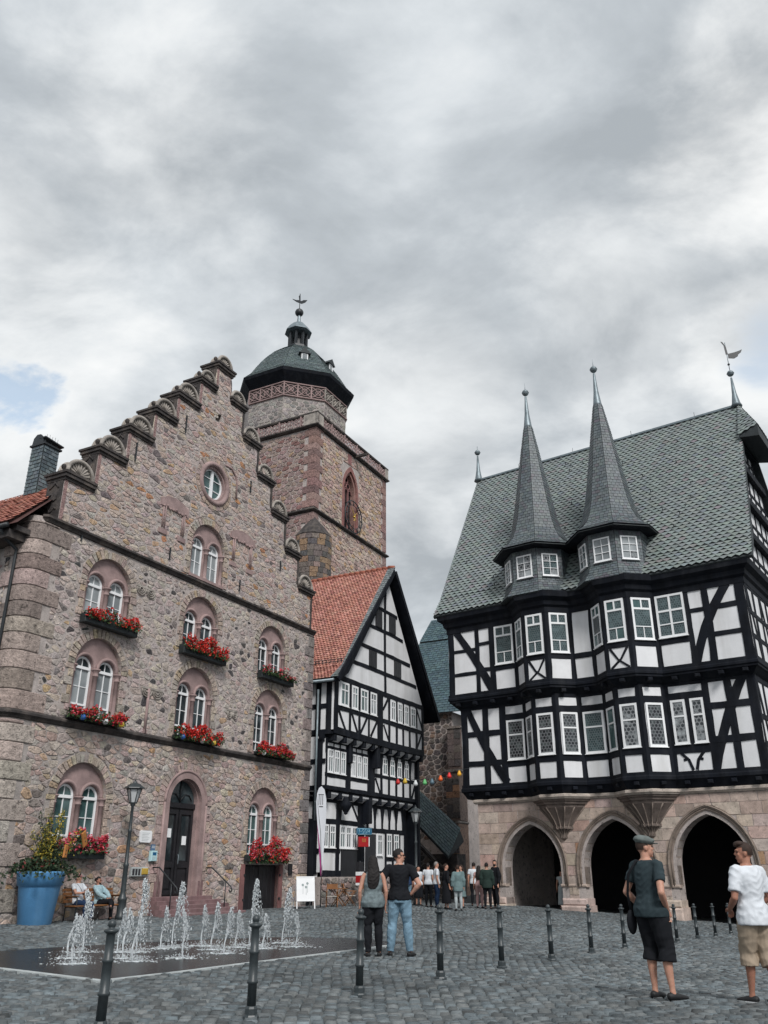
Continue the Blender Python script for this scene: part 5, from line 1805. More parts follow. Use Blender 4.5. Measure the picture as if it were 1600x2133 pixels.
# ground floor
def gx_(x): return x - .3
it(rail, IG, 0, 8.75, 1.2, 1.48); it(rail, IG, 0, gx_(4.0), 3.50, 3.72); it(rail, IG, gx_(4.4), 8.75, 3.28, 3.50); it(rail, IG, 0, gx_(2.0), 2.24, 2.44); it(rail, IG, 0, 8.75, 4.48, 4.70); it(rail, IG, gx_(6.7), 8.75, 1.95, 2.15)
it(post, IG, -.02, .16, 1.3, 4.6); it(post, IG, gx_(1.60), gx_(1.92), 1.3, 4.6); it(post, IG, gx_(3.72), gx_(4.42), 0, 4.6); it(post, IG, 8.55, 8.75, 1.3, 4.6); it(post, IG, gx_(.9), gx_(1.02), 2.4, 3.55)
it(brace, IG, (gx_(1.95), 3.75), (gx_(2.05), 4.5), .20); it(brace, IG, (gx_(3.1), 4.5), (gx_(3.75), 3.75), .13)
for k in range(6):
    a = 4.62 + k * .80
    it(post, IG, gx_(a), gx_(a) + .18, 3.45, 4.6); it(brace, IG, (gx_(a) + .1, 4.6), (gx_(a) + .1, 3.7), .50, w2=.12)
for a in (6.6, 7.4, 8.22):
    it(post, IG, gx_(a), gx_(a) + .18, 1.4, 3.4)
for a, b, z0, z1 in ((.44, .90, 2.46, 3.48), (1.02, 1.52, 2.46, 3.48), (1.96, 2.46, 2.46, 3.48), (2.54, 3.04, 2.46, 3.48), (3.12, 3.62, 2.46, 3.48), (5.75, 6.3, 2.2, 3.24), (6.80, 7.36, 2.17, 3.27), (7.62, 8.18, 2.17, 3.27)):
    it(twindow, IG, gx_(a), gx_(b), z0, z1, 'cottage', ['glass', 'glass_teal'], fw=.08, out=.05)
mb = MB(); mb.box(gx_(2.1), -.03, .0, gx_(3.66), -.004, 2.42, M=IG); mb.box(gx_(4.5), -.03, 0, gx_(5.6), -.004, 3.2, M=IG)
mb.build('shop_opening', M_['door'], inn)
# jetties: dark joist ends with white boards between
for z0, y0, n, xa, xb in ((7.30, -.78, 11, .1, 9.7), (4.72, -.38, 10, .35, 9.5)):
    mb = MB(); mb.box(xa - .3, y0 + .05, z0 + .19, xb + .3, y0 + .75, z0 + .30); mb.box(xa - .3, y0 + .44, z0 - .16, xb + .3, y0 + .75, z0 + .19); mb.build('jetty_beam', M_['timber'], inn)
    for k in range(n):
        x = xa + (xb - xa) * k / (n - 1)
        MB().cbox(x - .12, y0 - .02, z0 - .10, x + .12, y0 + .5, z0 + .18, .02).build('joist_end', M_['timber'], inn)
        if k < n - 1:
            s = (xb - xa) / (n - 1)
            mb = MB()
            mb.add([(x + .15, y0 + .06, z0 + .10), (x + s - .15, y0 + .06, z0 + .10), (x + s - .15, y0 + .42, z0 - .14), (x + .15, y0 + .42, z0 - .14), (x + .15, y0 + .05, z0 + .18), (x + s - .15, y0 + .05, z0 + .18), (x + s - .15, y0 + .45, z0 - .05), (x + .15, y0 + .45, z0 - .05)],
                   [(3, 2, 1, 0), (0, 1, 5, 4), (4, 5, 6, 7), (1, 2, 6, 5), (2, 3, 7, 6), (3, 0, 4, 7)])
            mb.build('jetty_board', M_['plaster'], inn)
# carved pendant under the middle bay, and brackets
mb = MB()
mb.lathe([(.10, 4.75), (.16, 4.6), (.28, 4.45), (.27, 4.30), (.16, 4.12), (.09, 4.02), (.10, 3.98), (.02, 3.94)], 8, (1.75, -.45, 0))
mb.build('pendant', M_['timber'], inn)
for x, y, z in ((4.3, -.45, 4.4), (2.0, -.6, 7.1), (4.6, -.75, 7.1)):
    MB().cbox(x - .16, y, z - .75, x + .16, y + .4, z + .4, .05).build('bracket', M_['timber'], inn)
# visible strip of the flank
for (yy, z0, z1, x) in ((-.5, 7.6, 10.1, -.1), (0.1, 7.6, 10.1, -.1), (.75, 7.6, 10.1, -.1), (-.1, 5.0, 7.3, -.15), (.6, 5.0, 7.3, -.15), (.35, 1.3, 4.7, .3), (1.2, 1.3, 4.7, .3)):
    MB().box(x - .05, yy - .14, z0, x + .01, yy + .14, z1).build('post', M_['timber'], inn)
for z_, x in ((10.15, -.1), (8.85, -.1), (7.62, -.1), (6.25, -.15), (5.05, -.15), (4.6, .3), (2.3, .3)):
    MB().box(x - .045, -.4 if x < 0 else .1, z_ - .11, x + .01, 2.5, z_ + .11).build('rail', M_['timber'], inn)
MB().box(-.9, .35, -.3, .3, .45, 3.7).build('yard_door', M_['timber'], inn)
MB().tube([(-.42, -.05, 9.6), (-.42, -.05, 3.6)], .055, 8).build('downpipe', M_['leadmetal'], inn)
# roof
EYL, EZL = -.40, 10.12
mb = MB()
prof = [(-.45, 10.05), (.55, 10.85), (5.65, 17.55), (10.55, 10.75), (11.35, 9.75), (11.3, 9.6), (10.4, 10.5), (5.65, 17.2), (.6, 10.5), (-.4, 9.9)]
mb.prism(prof, -1.15, 11.5)
iroof = mb.build('roof', M_['timber'], inn)
mb = MB()
rows_ = [((-.50, 10.10), (.55, 10.92)), ((.55, 10.92), (5.65, 17.62))]
for (xa, za), (xb, zb) in rows_:
    for t in tiles(None, (xa, 11.4, za), (xa, -.78, za), (xb, 11.4, zb), (xb, -.78, zb), .19, .165, PAL_TILE, g, .045):
        vs, fs = flat_piece(t, .03, .022); mb.add(vs, fs, pick(g, [(4, (.44, .205, .160)), (3, (.40, .175, .135)), (2, (.47, .240, .190)), (1, (.30, .125, .105))]))
mb.build('roof_tiles', M_['tile'], iroof, 'stuff')
mb = MB()
for (xa, za), (xb, zb) in rows_:
    for t in tiles(None, (xa, -.76, za + .03), (xa, -1.22, za + .03), (xb, -.76, zb + .03), (xb, -1.22, zb + .03), .24, .20, PAL_TU, g, .03):
        vs, fs = flat_piece(t, .02); mb.add(vs, fs, pick(g, [(1, (.17, .19, .195)), (1, (.14, .16, .165))]))
mb.build('verge_slates', M_['slate'], iroof, 'stuff')
mb = MB()
for k in range(34):
    mb.tube([(5.65, -1.15 + k * .37, 17.62), (5.65, -.76 + k * .37, 17.66)], [.11, .135], 8, (.30, .10, .065))
mb.build('ridge_tiles', M_['tile'], iroof, 'stuff')
mb = MB()
for s, (x0, z0) in ((-1, (-.45, 9.98)), (1, (11.35, 9.68))):
    mb.beam((x0, z0), (5.65 + s * .05, 17.35), .26, 1.15, 1.24)
mb.build('bargeboard', M_['timber'], iroof)
mb = MB(); mb.tube([(-.55, -1.0, 9.98), (-.55, 8, 9.98)], .075, 8)
mb.build('gutter', M_['leadmetal'], iroof)
mb = MB()
for k in range(40):
    y = -.7 + k * .22
    mb.box(.62, y - .012, 11.08, .66, y + .012, 11.30)
mb.tube([(.62, -.8, 11.30), (.62, 8, 11.30)], .014, 4); mb.tube([(.64, -.8, 11.18), (.64, 8, 11.18)], .014, 4)
mb.build('snow_guard', M_['iron'], iroof)

# ------------------------------------------------------------------ church tower with octagonal top
TWX0, TWX1, TWY0, TWY1 = 28.9, 39.85, 8.0, 19.0
tower = empty('church_tower', HL(28.9, 8.0), R(HA))
tag(tower, 'square red sandstone church tower with octagonal top storey, slate dome and lantern', 'tower')
WT, DT = TWX1 - TWX0, TWY1 - TWY0
mb = MB()
goth = pointed_poly(5.15, 1.0, 17.2 + 8.1, 28.6, 30.4)
mb.plate([(0, -1), (WT, -1), (WT, 31.9), (0, 31.9)], [goth, pointed_poly(4.4, .38, 16.6, 17.6, 18.3, 6)], 0, .8)
mb.box(0, .8, -1, .8, DT, 31.9); mb.box(WT - .8, .8, -1, WT, DT, 31.9); mb.box(.8, DT - .8, -1, WT - .8, DT, 31.9); mb.box(.8, .8, 31.6, WT - .8, DT - .8, 31.85)
mb.build('wall', M_['mortar'], tower)
PAL_T = [(4, (.53, .395, .335)), (3, (.54, .435, .36)), (2, (.45, .315, .28)), (1.4, (.52, .36, .225)), (.7, (.31, .225, .20))]
def tblock(x, z):
    return abs(x - 5.15) < 1.25 and 25.2 < z < 30.9 or (abs(x - 4.4) < .55 and 16.4 < z < 18.5)
ts = []
def tpush(x, z):
    for c_, hw, za, zb in ((5.15, 1.25, 25.2, 30.9), (4.4, .55, 16.4, 18.5)):
        if abs(x - c_) < hw and za < z < zb:
            return (c_ + hw if x > c_ else c_ - hw), z
    return x, z
Mleft = frame(0, DT, -90)
for M, x0, x1, z0, z1, sx, sz in ((None, .95, WT - .75, 15, 25.0, .50, .30), (None, .95, WT - .75, 25.35, 31.7, .50, .30), (Mleft, DT - 6.5, DT - .95, 18, 25.0, .52, .31), (Mleft, DT - 6.5, DT - .95, 25.35, 31.7, .52, .31)):
    for poly in voronoi(x0, x1, z0, z1, sx, sz, g, .40, keep=(lambda x, z: not tblock(x, z)) if M is None else None):
        if M is None:
            poly = [tpush(x, z) for x, z in poly]
        s = stone_geo(poly, .016, g.uniform(.018, .055), g, .15)
        if s:
            vs = s[0] if M is None else [tuple(M @ Vector(p)) for p in s[0]]
            ts.append((vs, s[1], s[2], pick(g, PAL_T) if M is None else pick(g, [(3, (.32, .225, .215)), (3, (.35, .265, .235)), (1.2, (.27, .15, .135)), (1, (.36, .25, .17))])))  # left face gets a darker palette: its shaded side is put into the colour
ts.sort(key=lambda s: -s[2])
mb = MB()
for s in ts[300:]:
    mb.add(s[0], s[1], s[3])
mb.build('coursed_stones', M_['rubble'], tower, 'stuff')
for s in ts[:300]:
    MB().add(s[0], s[1], s[3]).build('stone', M_['rubble'], tower)
z = 15; k = 0
while z < 31.8:                                    # corner blocks
    z1 = z + g.uniform(.45, .65)
    if 24.7 < z1 < 25.5:
        z1 = 25.4 if z > 24.9 else 24.98
    c = pick(g, [(3, (.30, .185, .165)), (2, (.32, .215, .19)), (1, (.22, .14, .13))])
    w, w2 = (.95, .6) if k % 2 else (.6, .95)
    if 24.97 < z1 < 24.99 or z1 < 24.98 or z > 25.3:
        MB().box(-.06, -.06, z + .012, w, .3, min(z1, 31.85) - .012, c).box(-.06, .301, z + .012, .2, w2, min(z1, 31.85) - .012, c).build('quoin', M_['rubble'], tower)
        MB().box(WT - w * .8, -.06, z + .012, WT + .05, .4, min(z1, 31.85) - .012, c).build('quoin', M_['rubble'], tower)
    z = z1; k += 1
mb = MB(); sweep(mb, [(0, DT), (0, 0), (WT, 0), (WT, DT)], [(-.02, 24.98), (.10, 25.02), (.24, 25.12), (.24, 25.2), (.02, 25.34), (-.02, 25.34)]); mb.build('string_course', M_['darkstone'], tower)
# gothic window with tracery, dial and hands
mb = MB()
arch_ring(mb, pointed_poly(5.15, 1.22, 25.35, 28.6, 30.75), pointed_poly(5.15, .98, 25.35, 28.6, 30.35), -.04, .1, (.27, .12, .11))
arch_ring(mb, pointed_poly(5.15, 1.0, 25.35, 28.6, 30.4), pointed_poly(5.15, .80, 25.35, 28.6, 30.1), .1, .5, (.31, .17, .15))
gw = mb.build('belfry_window', M_['ashlar'], tower)
mb = MB()
for x in (-.27, .27):
    mb.box(5.15 + x - .05, .34, 25.4, 5.15 + x + .05, .46, 28.9)
for a in (-.54, 0, .54):
    mb.tube([(5.15 + a + .27 * math.cos(PI * t / 8), .40, 28.6 + .33 * math.sin(PI * t / 8)) for t in range(9)], .05, 6)
for a, zz_ in ((-.27, 29.2), (.27, 29.2), (0, 29.68)):
    mb.tube([(5.15 + a + .24 * math.cos(2 * PI * t / 12), .40, zz_ + .24 * math.sin(2 * PI * t / 12)) for t in range(13)], .05, 6, closed_ends=False)
mb.build('tracery', M_['redsand'], gw)
mb = MB(); mb.prism(pointed_poly(5.15, .95, 25.4, 28.6, 30.3), .55, .6); mb.build('louvre_panel', M_['dark'], gw)
mb = MB()
cxk, czk = 5.35, 26.5
for rad, th in ((1.28, .045), (.95, .03)):
    mb.tube([(cxk + rad * math.cos(2 * PI * t / 40), -.22, czk + rad * math.sin(2 * PI * t / 40)) for t in range(41)], th, 6, closed_ends=False)
for t in range(12):
    a = 2 * PI * t / 12
    mb.tube([(cxk + .97 * math.cos(a), -.22, czk + .97 * math.sin(a)), (cxk + 1.26 * math.cos(a), -.22, czk + 1.26 * math.sin(a))], .045, 5)
for t in range(4):
    a = PI / 4 + PI / 2 * t
    mb.tube([(cxk + 1.28 * math.cos(a), -.22, czk + 1.28 * math.sin(a)), (cxk + 1.28 * math.cos(a), .05, czk + 1.28 * math.sin(a))], .03, 5)
dial = mb.build('clock_dial', M_['iron'], tower)
mb = MB()
mb.ball((cxk, -.26, czk), .10, 10, 6); mb.beam((cxk, czk), (cxk + .35, czk + .42), .13, .25, .28, w2=.06); mb.beam((cxk + .1, czk + .1), (cxk - .42, czk + .62), .10, .25, .28, w2=.04)
for t in range(6):
    a = t * PI / 3
    mb.beam((cxk + .12, czk - .1), (cxk + .12 + .28 * math.cos(a), czk - .1 + .28 * math.sin(a)), .09, .25, .28, w2=.03)
mb.build('clock_hand', M_['gold'], dial)
mb = MB(); mb.box(4.4 - .45, -.05, 16.45, 4.4 + .45, .1, 16.6)
arch_ring(mb, pointed_poly(4.4, .52, 16.6, 17.6, 18.5, 6), pointed_poly(4.4, .36, 16.6, 17.6, 18.25, 6), -.05, .1)
mb.build('slit_window', M_['redsand'], tower)
mb = MB(); mb.prism(pointed_poly(4.4, .38, 16.6, 17.6, 18.3, 6), .3, .35); mb.build('slit_panel', M_['dark'], tower)
mb = MB(); mb.box(4.65, -.05, 30.85, 5.2, .05, 31.7); mb.build('arms_panel', M_['redsand'], tower)
# parapet with pierced tracery
mb = MB(); sweep(mb, [(-.12, DT), (-.12, -.12), (WT + .12, -.12), (WT + .12, DT)], [(-.3, 31.8), (.02, 31.82), (.16, 31.94), (.16, 32.02), (-.3, 32.03)]); mb.build('parapet_sill', M_['darkstone'], tower)
mb = MB(); sweep(mb, [(-.12, DT), (-.12, -.12), (WT + .12, -.12), (WT + .12, DT)], [(-.26, 32.9), (.06, 32.9), (.10, 32.98), (.10, 33.06), (-.26, 33.12)]); mb.build('parapet_rail', M_['darkstone'], tower)
for M, L in ((frame(0, -.12, 0), WT), (frame(-.12, DT, -90), DT)):
    mb = MB()
    n = int(L / .62)
    for k in range(n):
        x = L * (k + .5) / n; r_ = L / n / 2
        for q in range(4):
            a = q * PI / 2 + PI / 4
            mb.tube([(x + .55 * r_ * math.cos(a) + .40 * r_ * math.cos(2 * PI * t / 8), -.0, 32.46 + .55 * .42 * math.sin(a) * 1.0 + .40 * .42 * math.sin(2 * PI * t / 8)) for t in range(9)], .045, 5, closed_ends=False, M=M)
        if k % 3 == 0:
            mb.box(x - r_ - .05, -.08, 32.0, x - r_ + .05, .08, 32.95, M=M)
    mb.build('parapet_tracery', M_['sand'], tower)
MB().box(-.2, -.2, 32.0, .7, .6, 32.95).box(-.2, .601, 32.0, .2, 1.0, 32.95).build('parapet_corner', M_['shell'], tower)
MB().box(WT - .3, -.2, 32.0, WT + .2, .3, 32.95).build('parapet_corner', M_['shell'], tower)
MB().box(5.6, -1.1, 31.75, 5.8, .0, 31.95).build('gargoyle', M_['darkstone'], tower)
# octagonal storey
OCX = (33.9 - 28.9, 13.5 - 8.0)
AP = 4.02
mb = MB(); oct_solid(mb, OCX, [(AP, 31.5), (AP, 37.4)]); octo = mb.build('octagon', M_['mortar'], tower)
PAL_O = [(4, (.34, .315, .295)), (3, (.38, .35, .32)), (2, (.28, .26, .25)), (1, (.20, .19, .185))]
mb = MB()
s8 = 2 * AP * math.tan(R(22.5))
for deg in (-90, -45, 0, 45):
    nrm = R(-90 + deg)
    M = Matrix.Translation((OCX[0] + AP * math.cos(nrm), OCX[1] + AP * math.sin(nrm), 0)) @ Matrix.Rotation(R(deg), 4, 'Z')
    for poly in voronoi(-s8 / 2, s8 / 2, 32.0, 36.0, .50, .30, g, .4):
        s = stone_geo(poly, .016, g.uniform(.01, .035), g, .15)
        if s:
            mb.add(s[0], s[1], pick(g, PAL_O), M=M)
mb.build('octagon_stones', M_['rubble'], octo, 'stuff')
opath = [oct_pt(OCX, AP, k, 0)[:2] for k in (3, 4, 5, 6, 7, 0)]
for za, zb, o_ in ((36.08, 36.22, .14), (37.28, 37.42, .12)):
    mb = MB(); sweep(mb, opath, [(-.05, za), (o_, za + .03), (o_, zb - .03), (-.05, zb)]); mb.build('frieze_band', M_['sand'], octo)
for deg in (-90, -45, 0, 45):
    nrm = R(-90 + deg)
    M = Matrix.Translation((OCX[0] + (AP + .03) * math.cos(nrm), OCX[1] + (AP + .03) * math.sin(nrm), 0)) @ Matrix.Rotation(R(deg), 4, 'Z')
    mb = MB()
    n = 3
    for k in range(n):
        xa, xb = -s8 / 2 + s8 * k / n, -s8 / 2 + s8 * (k + 1) / n
        xm, zm = (xa + xb) / 2, 36.75
        mb.box(xa - .05, -.07, 36.2, xa + .05, .02, 37.3, M=M)
        for s_ in (-1, 1):
            mb.tube([(xa + (xb - xa) * t / 10, -.02, zm + s_ * .46 * math.cos(PI * t / 10)) for t in range(11)], .05, 5, M=M)
            mb.tube([(xa + (xb - xa) * t / 10, -.02, zm + s_ * .40 * math.sin(PI * t / 10)) for t in range(11)], .045, 5, M=M)
        mb.tube([(xm + .2 * math.cos(2 * PI * t / 10), -.02, zm + .2 * math.sin(2 * PI * t / 10)) for t in range(11)], .045, 5, M=M, closed_ends=False)
    mb.build('frieze_tracery', M_['shell'] if deg >= 0 else M_['sand'], octo)
    MB().box(-s8 / 2, .0, 36.2, s8 / 2, .06, 37.3, M=M).build('frieze_back', M_['darkstone'], octo)
MB().box(-.5 + OCX[0] - 2.2, OCX[1] - AP - .06, 33.35, OCX[0] - 1.7, OCX[1] - AP + .1, 34.0).build('small_window', M_['dark'], octo)
mb = MB()
oct_solid(mb, OCX, [(AP - .3, 37.35), (AP + .02, 37.42), (4.60, 38.20), (4.66, 38.44), (4.5, 38.52)])
mb.build('eaves', M_['timber'], octo)
lv = [(4.62, 38.47), (4.08, 39.10), (3.66, 39.88), (3.22, 40.65), (2.75, 41.35), (2.15, 42.12), (1.45, 42.80), (.82, 43.20)]
mb = MB(); oct_solid(mb, OCX, [(a - .02, z) for a, z in lv]); dome = mb.build('dome', M_['slate_under'], tower)
PAL_D = [(4, (.085, .115, .118)), (3, (.105, .135, .135)), (2, (.065, .09, .095))]
mb = MB()
for k in range(8):
    for (apa, za), (apb, zb) in zip(lv[:-1], lv[1:]):
        for t in tiles(None, oct_pt(OCX, apa, k, za), oct_pt(OCX, apa, (k + 1) % 8, za), oct_pt(OCX, apb, k, zb), oct_pt(OCX, apb, (k + 1) % 8, zb), .36, .24, PAL_D, g, .03):
            vs, fs = flat_piece(t, .016); mb.add(vs, fs, pick(g, PAL_D))
mb.build('dome_slates', M_['slate'], dome, 'stuff')
for deg in (-45, 0, 45):
    nrm = R(-90 + deg)
    M = Matrix.Translation((OCX[0] + 3.45 * math.cos(nrm), OCX[1] + 3.45 * math.sin(nrm), 0)) @ Matrix.Rotation(R(deg), 4, 'Z')
    mb = MB()
    mb.box(-.36, -.02, 39.9, .36, 1.2, 40.75, M=M); mb.prism([(-.5, 40.72), (.5, 40.72), (0, 41.25)], -.16, 1.6, M=M)
    d_ = mb.build('dormer', M_['slate_under'], tower)
    MB().plate([(-.27, 39.98), (.27, 39.98), (.27, 40.7), (-.27, 40.7)], [[(-.2, 40.06), (.2, 40.06), (.2, 40.62), (-.2, 40.62)]], -.07, -.022, M=M).build('dormer_frame', M_['white'], d_)
    MB().box(-.21, -.045, 40.05, .21, -.03, 40.63, M=M).build('pane', M_['glass_pale'], d_)
mb = MB()
oct_solid(mb, OCX, [(.92, 43.15), (.90, 43.4), (.80, 43.45)])
for k in range(8):
    p = oct_pt(OCX, .70, k, 0)
    mb.box(p[0] - .09, p[1] - .09, 43.4, p[0] + .09, p[1] + .09, 45.05)
oct_solid(mb, OCX, [(.30, 43.4), (.30, 45.0)])
mb.build('lantern', M_['iron'], tower)
mb = MB()
oct_solid(mb, OCX, [(.7, 44.9), (1.12, 45.0), (1.08, 45.1), (.78, 45.6), (.5, 45.95), (.16, 46.2), (.12, 46.9)])
mb.build('lantern_roof', M_['leadmetal'], tower)
mb = MB()
mb.ball((OCX[0], OCX[1], 47.25), .38, 16, 10)
mb.tube([(OCX[0], OCX[1], 46.8), (OCX[0], OCX[1], 49.3)], .035, 6)
bird = [(x * .72, 48.3 + (z - 48.3) * .8) for x, z in [(-1.1, 48.35), (-.6, 48.42), (-.15, 48.62), (.2, 48.65), (.55, 48.95), (1.15, 49.2), (.85, 48.75), (.35, 48.35), (-.1, 48.28), (-.5, 48.25)]]
mb.prism(bird, -.03, .03, M=frame(OCX[0], OCX[1], -20)); mb.prism([(-.05, 48.6), (.06, 48.6), (.02, 49.25), (-.12, 49.0)], -.03, .03, M=frame(OCX[0], OCX[1], -20))
mb.build('weathercock', M_['iron'], tower)
MB().tube([(OCX[0] + 3.1, OCX[1] - 3.1, 38.3), (OCX[0] + 2.95, OCX[1] - 3.05, 37.2), (OCX[0] + 2.95, OCX[1] - 3.05, 32)], .07, 6).build('downpipe', M_['iron'], octo)
# stair turret on the corner
mb = MB(); mb.lathe([(1.25, -1), (1.25, 22.9), (1.3, 23.0), (.9, 23.6), (.05, 24.6)], 10, (.15, .0, 0), smooth=False)
st = mb.build('stair_turret', M_['darkstone'], tower)
mb = MB()
z = 15
while z < 22.9:
    z1 = min(z + g.uniform(.30, .45), 22.95)
    a = 150
    while a < 335:
        a1 = a + g.uniform(16, 30)
        P = []
        for rad in (1.24, 1.30 + g.uniform(0, .02)):
            P += [(.15 + rad * math.cos(R(a + .6)), rad * math.sin(R(a + .6))), (.15 + rad * math.cos(R(a1 - .6)), rad * math.sin(R(a1 - .6)))]
        mb.zprism([P[0], P[1], P[3], P[2]][::-1], z + .012, z1 - .012, pick(g, [(3, (.16, .135, .125)), (2, (.10, .095, .095)), (2, (.30, .20, .13)), (1, (.24, .19, .17))]))
        a = a1
    z = z1
mb.build('turret_stones', M_['rubble'], st, 'stuff')

# ------------------------------------------------------------------ church nave seen between the houses
nave = empty('church_nave', HL(40.0, 2.6), R(HA))
tag(nave, 'dark rubble church wall under a steep teal slate roof, seen between the two timbered houses', 'church')
mb = MB(); mb.box(0, 0, -1, 18, 5.3, 12.2); mb.build('wall', M_['mortar'], nave)
Mn = frame(0, 5.3, -90)
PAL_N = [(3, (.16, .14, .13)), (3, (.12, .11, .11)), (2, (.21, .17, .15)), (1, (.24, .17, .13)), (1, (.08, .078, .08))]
ns = []
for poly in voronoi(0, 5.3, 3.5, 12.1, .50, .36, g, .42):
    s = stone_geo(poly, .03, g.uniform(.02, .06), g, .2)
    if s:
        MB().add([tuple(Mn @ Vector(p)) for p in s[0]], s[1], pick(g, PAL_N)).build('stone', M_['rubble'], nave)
mb = MB()
mb.add([(-.4, -.8, 12.1), (-.4, 5.8, 12.1), (4.45, 4.65, 18.78), (4.45, .4, 18.78), (6.0, -.6, 21.1), (6.0, 4.2, 21.1), (18, -.8, 12.1)], [(0, 3, 2, 1), (3, 4, 5, 2), (0, 6, 3)])
mb.build('roof', M_['slate_under'], nave)
mb = MB()
for q in ([(-.45, 5.8, 12.12), (-.45, -.85, 12.12), (4.45, 4.65, 18.8), (4.45, .4, 18.8)], [(4.42, 4.62, 18.9), (4.42, .4, 18.9), (6.0, 4.2, 21.12), (6.0, -.6, 21.12)]):
    for t in tiles(None, *q, .42, .26, PAL_D, g, .035):
        vs, fs = flat_piece(t, .018); mb.add(vs, fs, pick(g, [(3, (.060, .105, .125)), (2, (.075, .125, .14)), (1, (.045, .08, .10))]))
mb.build('roof_slates', M_['slate'], nave, 'stuff')
# buttresses in steps
for y0, x0 in ((-.95, -1.6),):
    for k, (za, zb, d) in enumerate(((-1, 4.6, .0), (4.62, 8.0, .35), (8.02, 11.0, .8))):
        MB().cbox(x0 + d, y0, za, .1, y0 + 1.0, zb, .03, pick(g, [(1, (.20, .15, .13)), (1, (.26, .18, .14))])).build('buttress_block', M_['rubble'], nave)
        MB().cbox(x0 + d - .1, y0 - .08, zb - .16, .1, y0 + 1.08, zb + .0, .05, (.24, .21, .19)).build('buttress_weathering', M_['rubble'], nave)
z = 0
while z < 10.8:                                    # ashlar facing of the buttress
    z1 = z + g.uniform(.38, .5)
    d = 0 if z1 < 4.5 else (.35 if z1 < 7.9 else .8)
    if not (4.3 < z1 < 4.9 or 7.7 < z1 < 8.3):
        for a, b in ((-.94, -.46), (-.44, .04)):
            MB().cbox(-1.64 + d, -b - .9 + .0, z + .012, -1.5 + d, -a - .9, z1 - .012, .012, pick(g, [(2, (.17, .14, .13)), (1, (.33, .19, .12)), (1, (.11, .10, .10))])).build('buttress_stone', M_['rubble'], nave)
    z = z1
# roofed stair beside the church
stair = empty('church_stair', HL(31.5, -.4), R(HA))
tag(stair, 'covered stone stair with slanting teal slate roof running down towards the crowd', 'stair')
def sl(x, y, z): return (x - 31.5, y + .4, z)
mb = MB()
q = [sl(31.4, 2.2, 4.85), sl(31.4, -.62, 2.22), sl(33.1, -.9, 3.2), sl(33.1, -.6, 4.0), sl(33.1, 2.6, 6.6)]
mb.add([tuple(p) for p in q] + [(p[0], p[1], p[2] - .12) for p in q], [(0, 1, 2, 3, 4), (9, 8, 7, 6, 5), (0, 5, 6, 1), (1, 6, 7, 2), (2, 7, 8, 3), (3, 8, 9, 4), (4, 9, 5, 0)])
srf = mb.build('roof', M_['slate_under'], stair)
mb = MB()
for t in tiles(None, sl(31.38, 2.2, 4.88), sl(31.38, -.64, 2.25), sl(33.1, 2.55, 6.62), sl(33.1, -.75, 3.85), .30, .22, PAL_D, g, .03):
    vs, fs = flat_piece(t, .016); mb.add(vs, fs, pick(g, [(3, (.050, .085, .095)), (2, (.065, .105, .11))]))
mb.build('roof_slates', M_['slate'], srf, 'stuff')
mb = MB(); mb.prism([(-3.0, -.5), (.2, -.5), (.2, 1.2), (-3.0, 4.0)], 0, .3, M=frame(-.2, 0, -90)); mb.build('parapet_wall', M_['mortar'], stair)
mb = MB()
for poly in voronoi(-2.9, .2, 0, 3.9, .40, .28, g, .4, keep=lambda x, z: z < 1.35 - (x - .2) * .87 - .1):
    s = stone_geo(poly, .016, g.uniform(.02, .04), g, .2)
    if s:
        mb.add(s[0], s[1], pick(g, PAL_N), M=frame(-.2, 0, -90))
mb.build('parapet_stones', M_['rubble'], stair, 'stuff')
mb = MB(); mb.beam((-3.1, 4.15), (.25, 1.25), .16, -.35, .08, M=frame(-.2, 0, -90)); mb.build('parapet_coping', M_['darkstone'], stair)
MB().box(.3, -.6, -.3, 1.6, 3, 2.4).build('stair_core', M_['darkstone'], stair)
# ------------------------------------------------------------------ flower boxes on the stone house
g = random.Random(77)
M_['leaf'] = mat('leaf', (1, 1, 1), 0.6, 0.2, 8, 60, 0.1, attr=True, spec=0.3)
M_['petal'] = mat('petal', (1, 1, 1), 0.55, 0.12, 8, 60, 0.05, attr=True, spec=0.3)
M_['boxgreen'] = mat('dark_box_paint', (0.020, 0.026, 0.028), 0.55, 0.3, 4, 30, 0.3)
M_['gloss'] = mat('glazed_pot', (1, 1, 1), 0.3, 0.08, 6, 40, 0.05, attr=True, spec=0.6)
def leaf(mb, p, s, col, g):
    n = Vector((g.gauss(0, 1), g.gauss(-.6, 1), g.gauss(.5, 1))).normalized()
    a = n.orthogonal().normalized()
    a = (Matrix.Rotation(g.uniform(0, 6.28), 3, n) @ a)
    b = n.cross(a)
    P = [Vector(p) + a * s, Vector(p) + b * s * .55 + n * s * .12, Vector(p) - a * s, Vector(p) - b * s * .55 + n * s * .12]
    mb.add([tuple(q) for q in P], [(0, 1, 2, 3)], col)
GREENS = [(3, (.030, .062, .022)), (2, (.045, .082, .030)), (2, (.020, .045, .020)), (1, (.06, .09, .03))]
REDS = [(4, (.52, .022, .016)), (3, (.40, .015, .015)), (2, (.62, .05, .03))]
PINKS = [(3, (.46, .03, .055)), (2, (.60, .10, .14)), (2, (.36, .018, .03)), (1, (.70, .34, .36))]
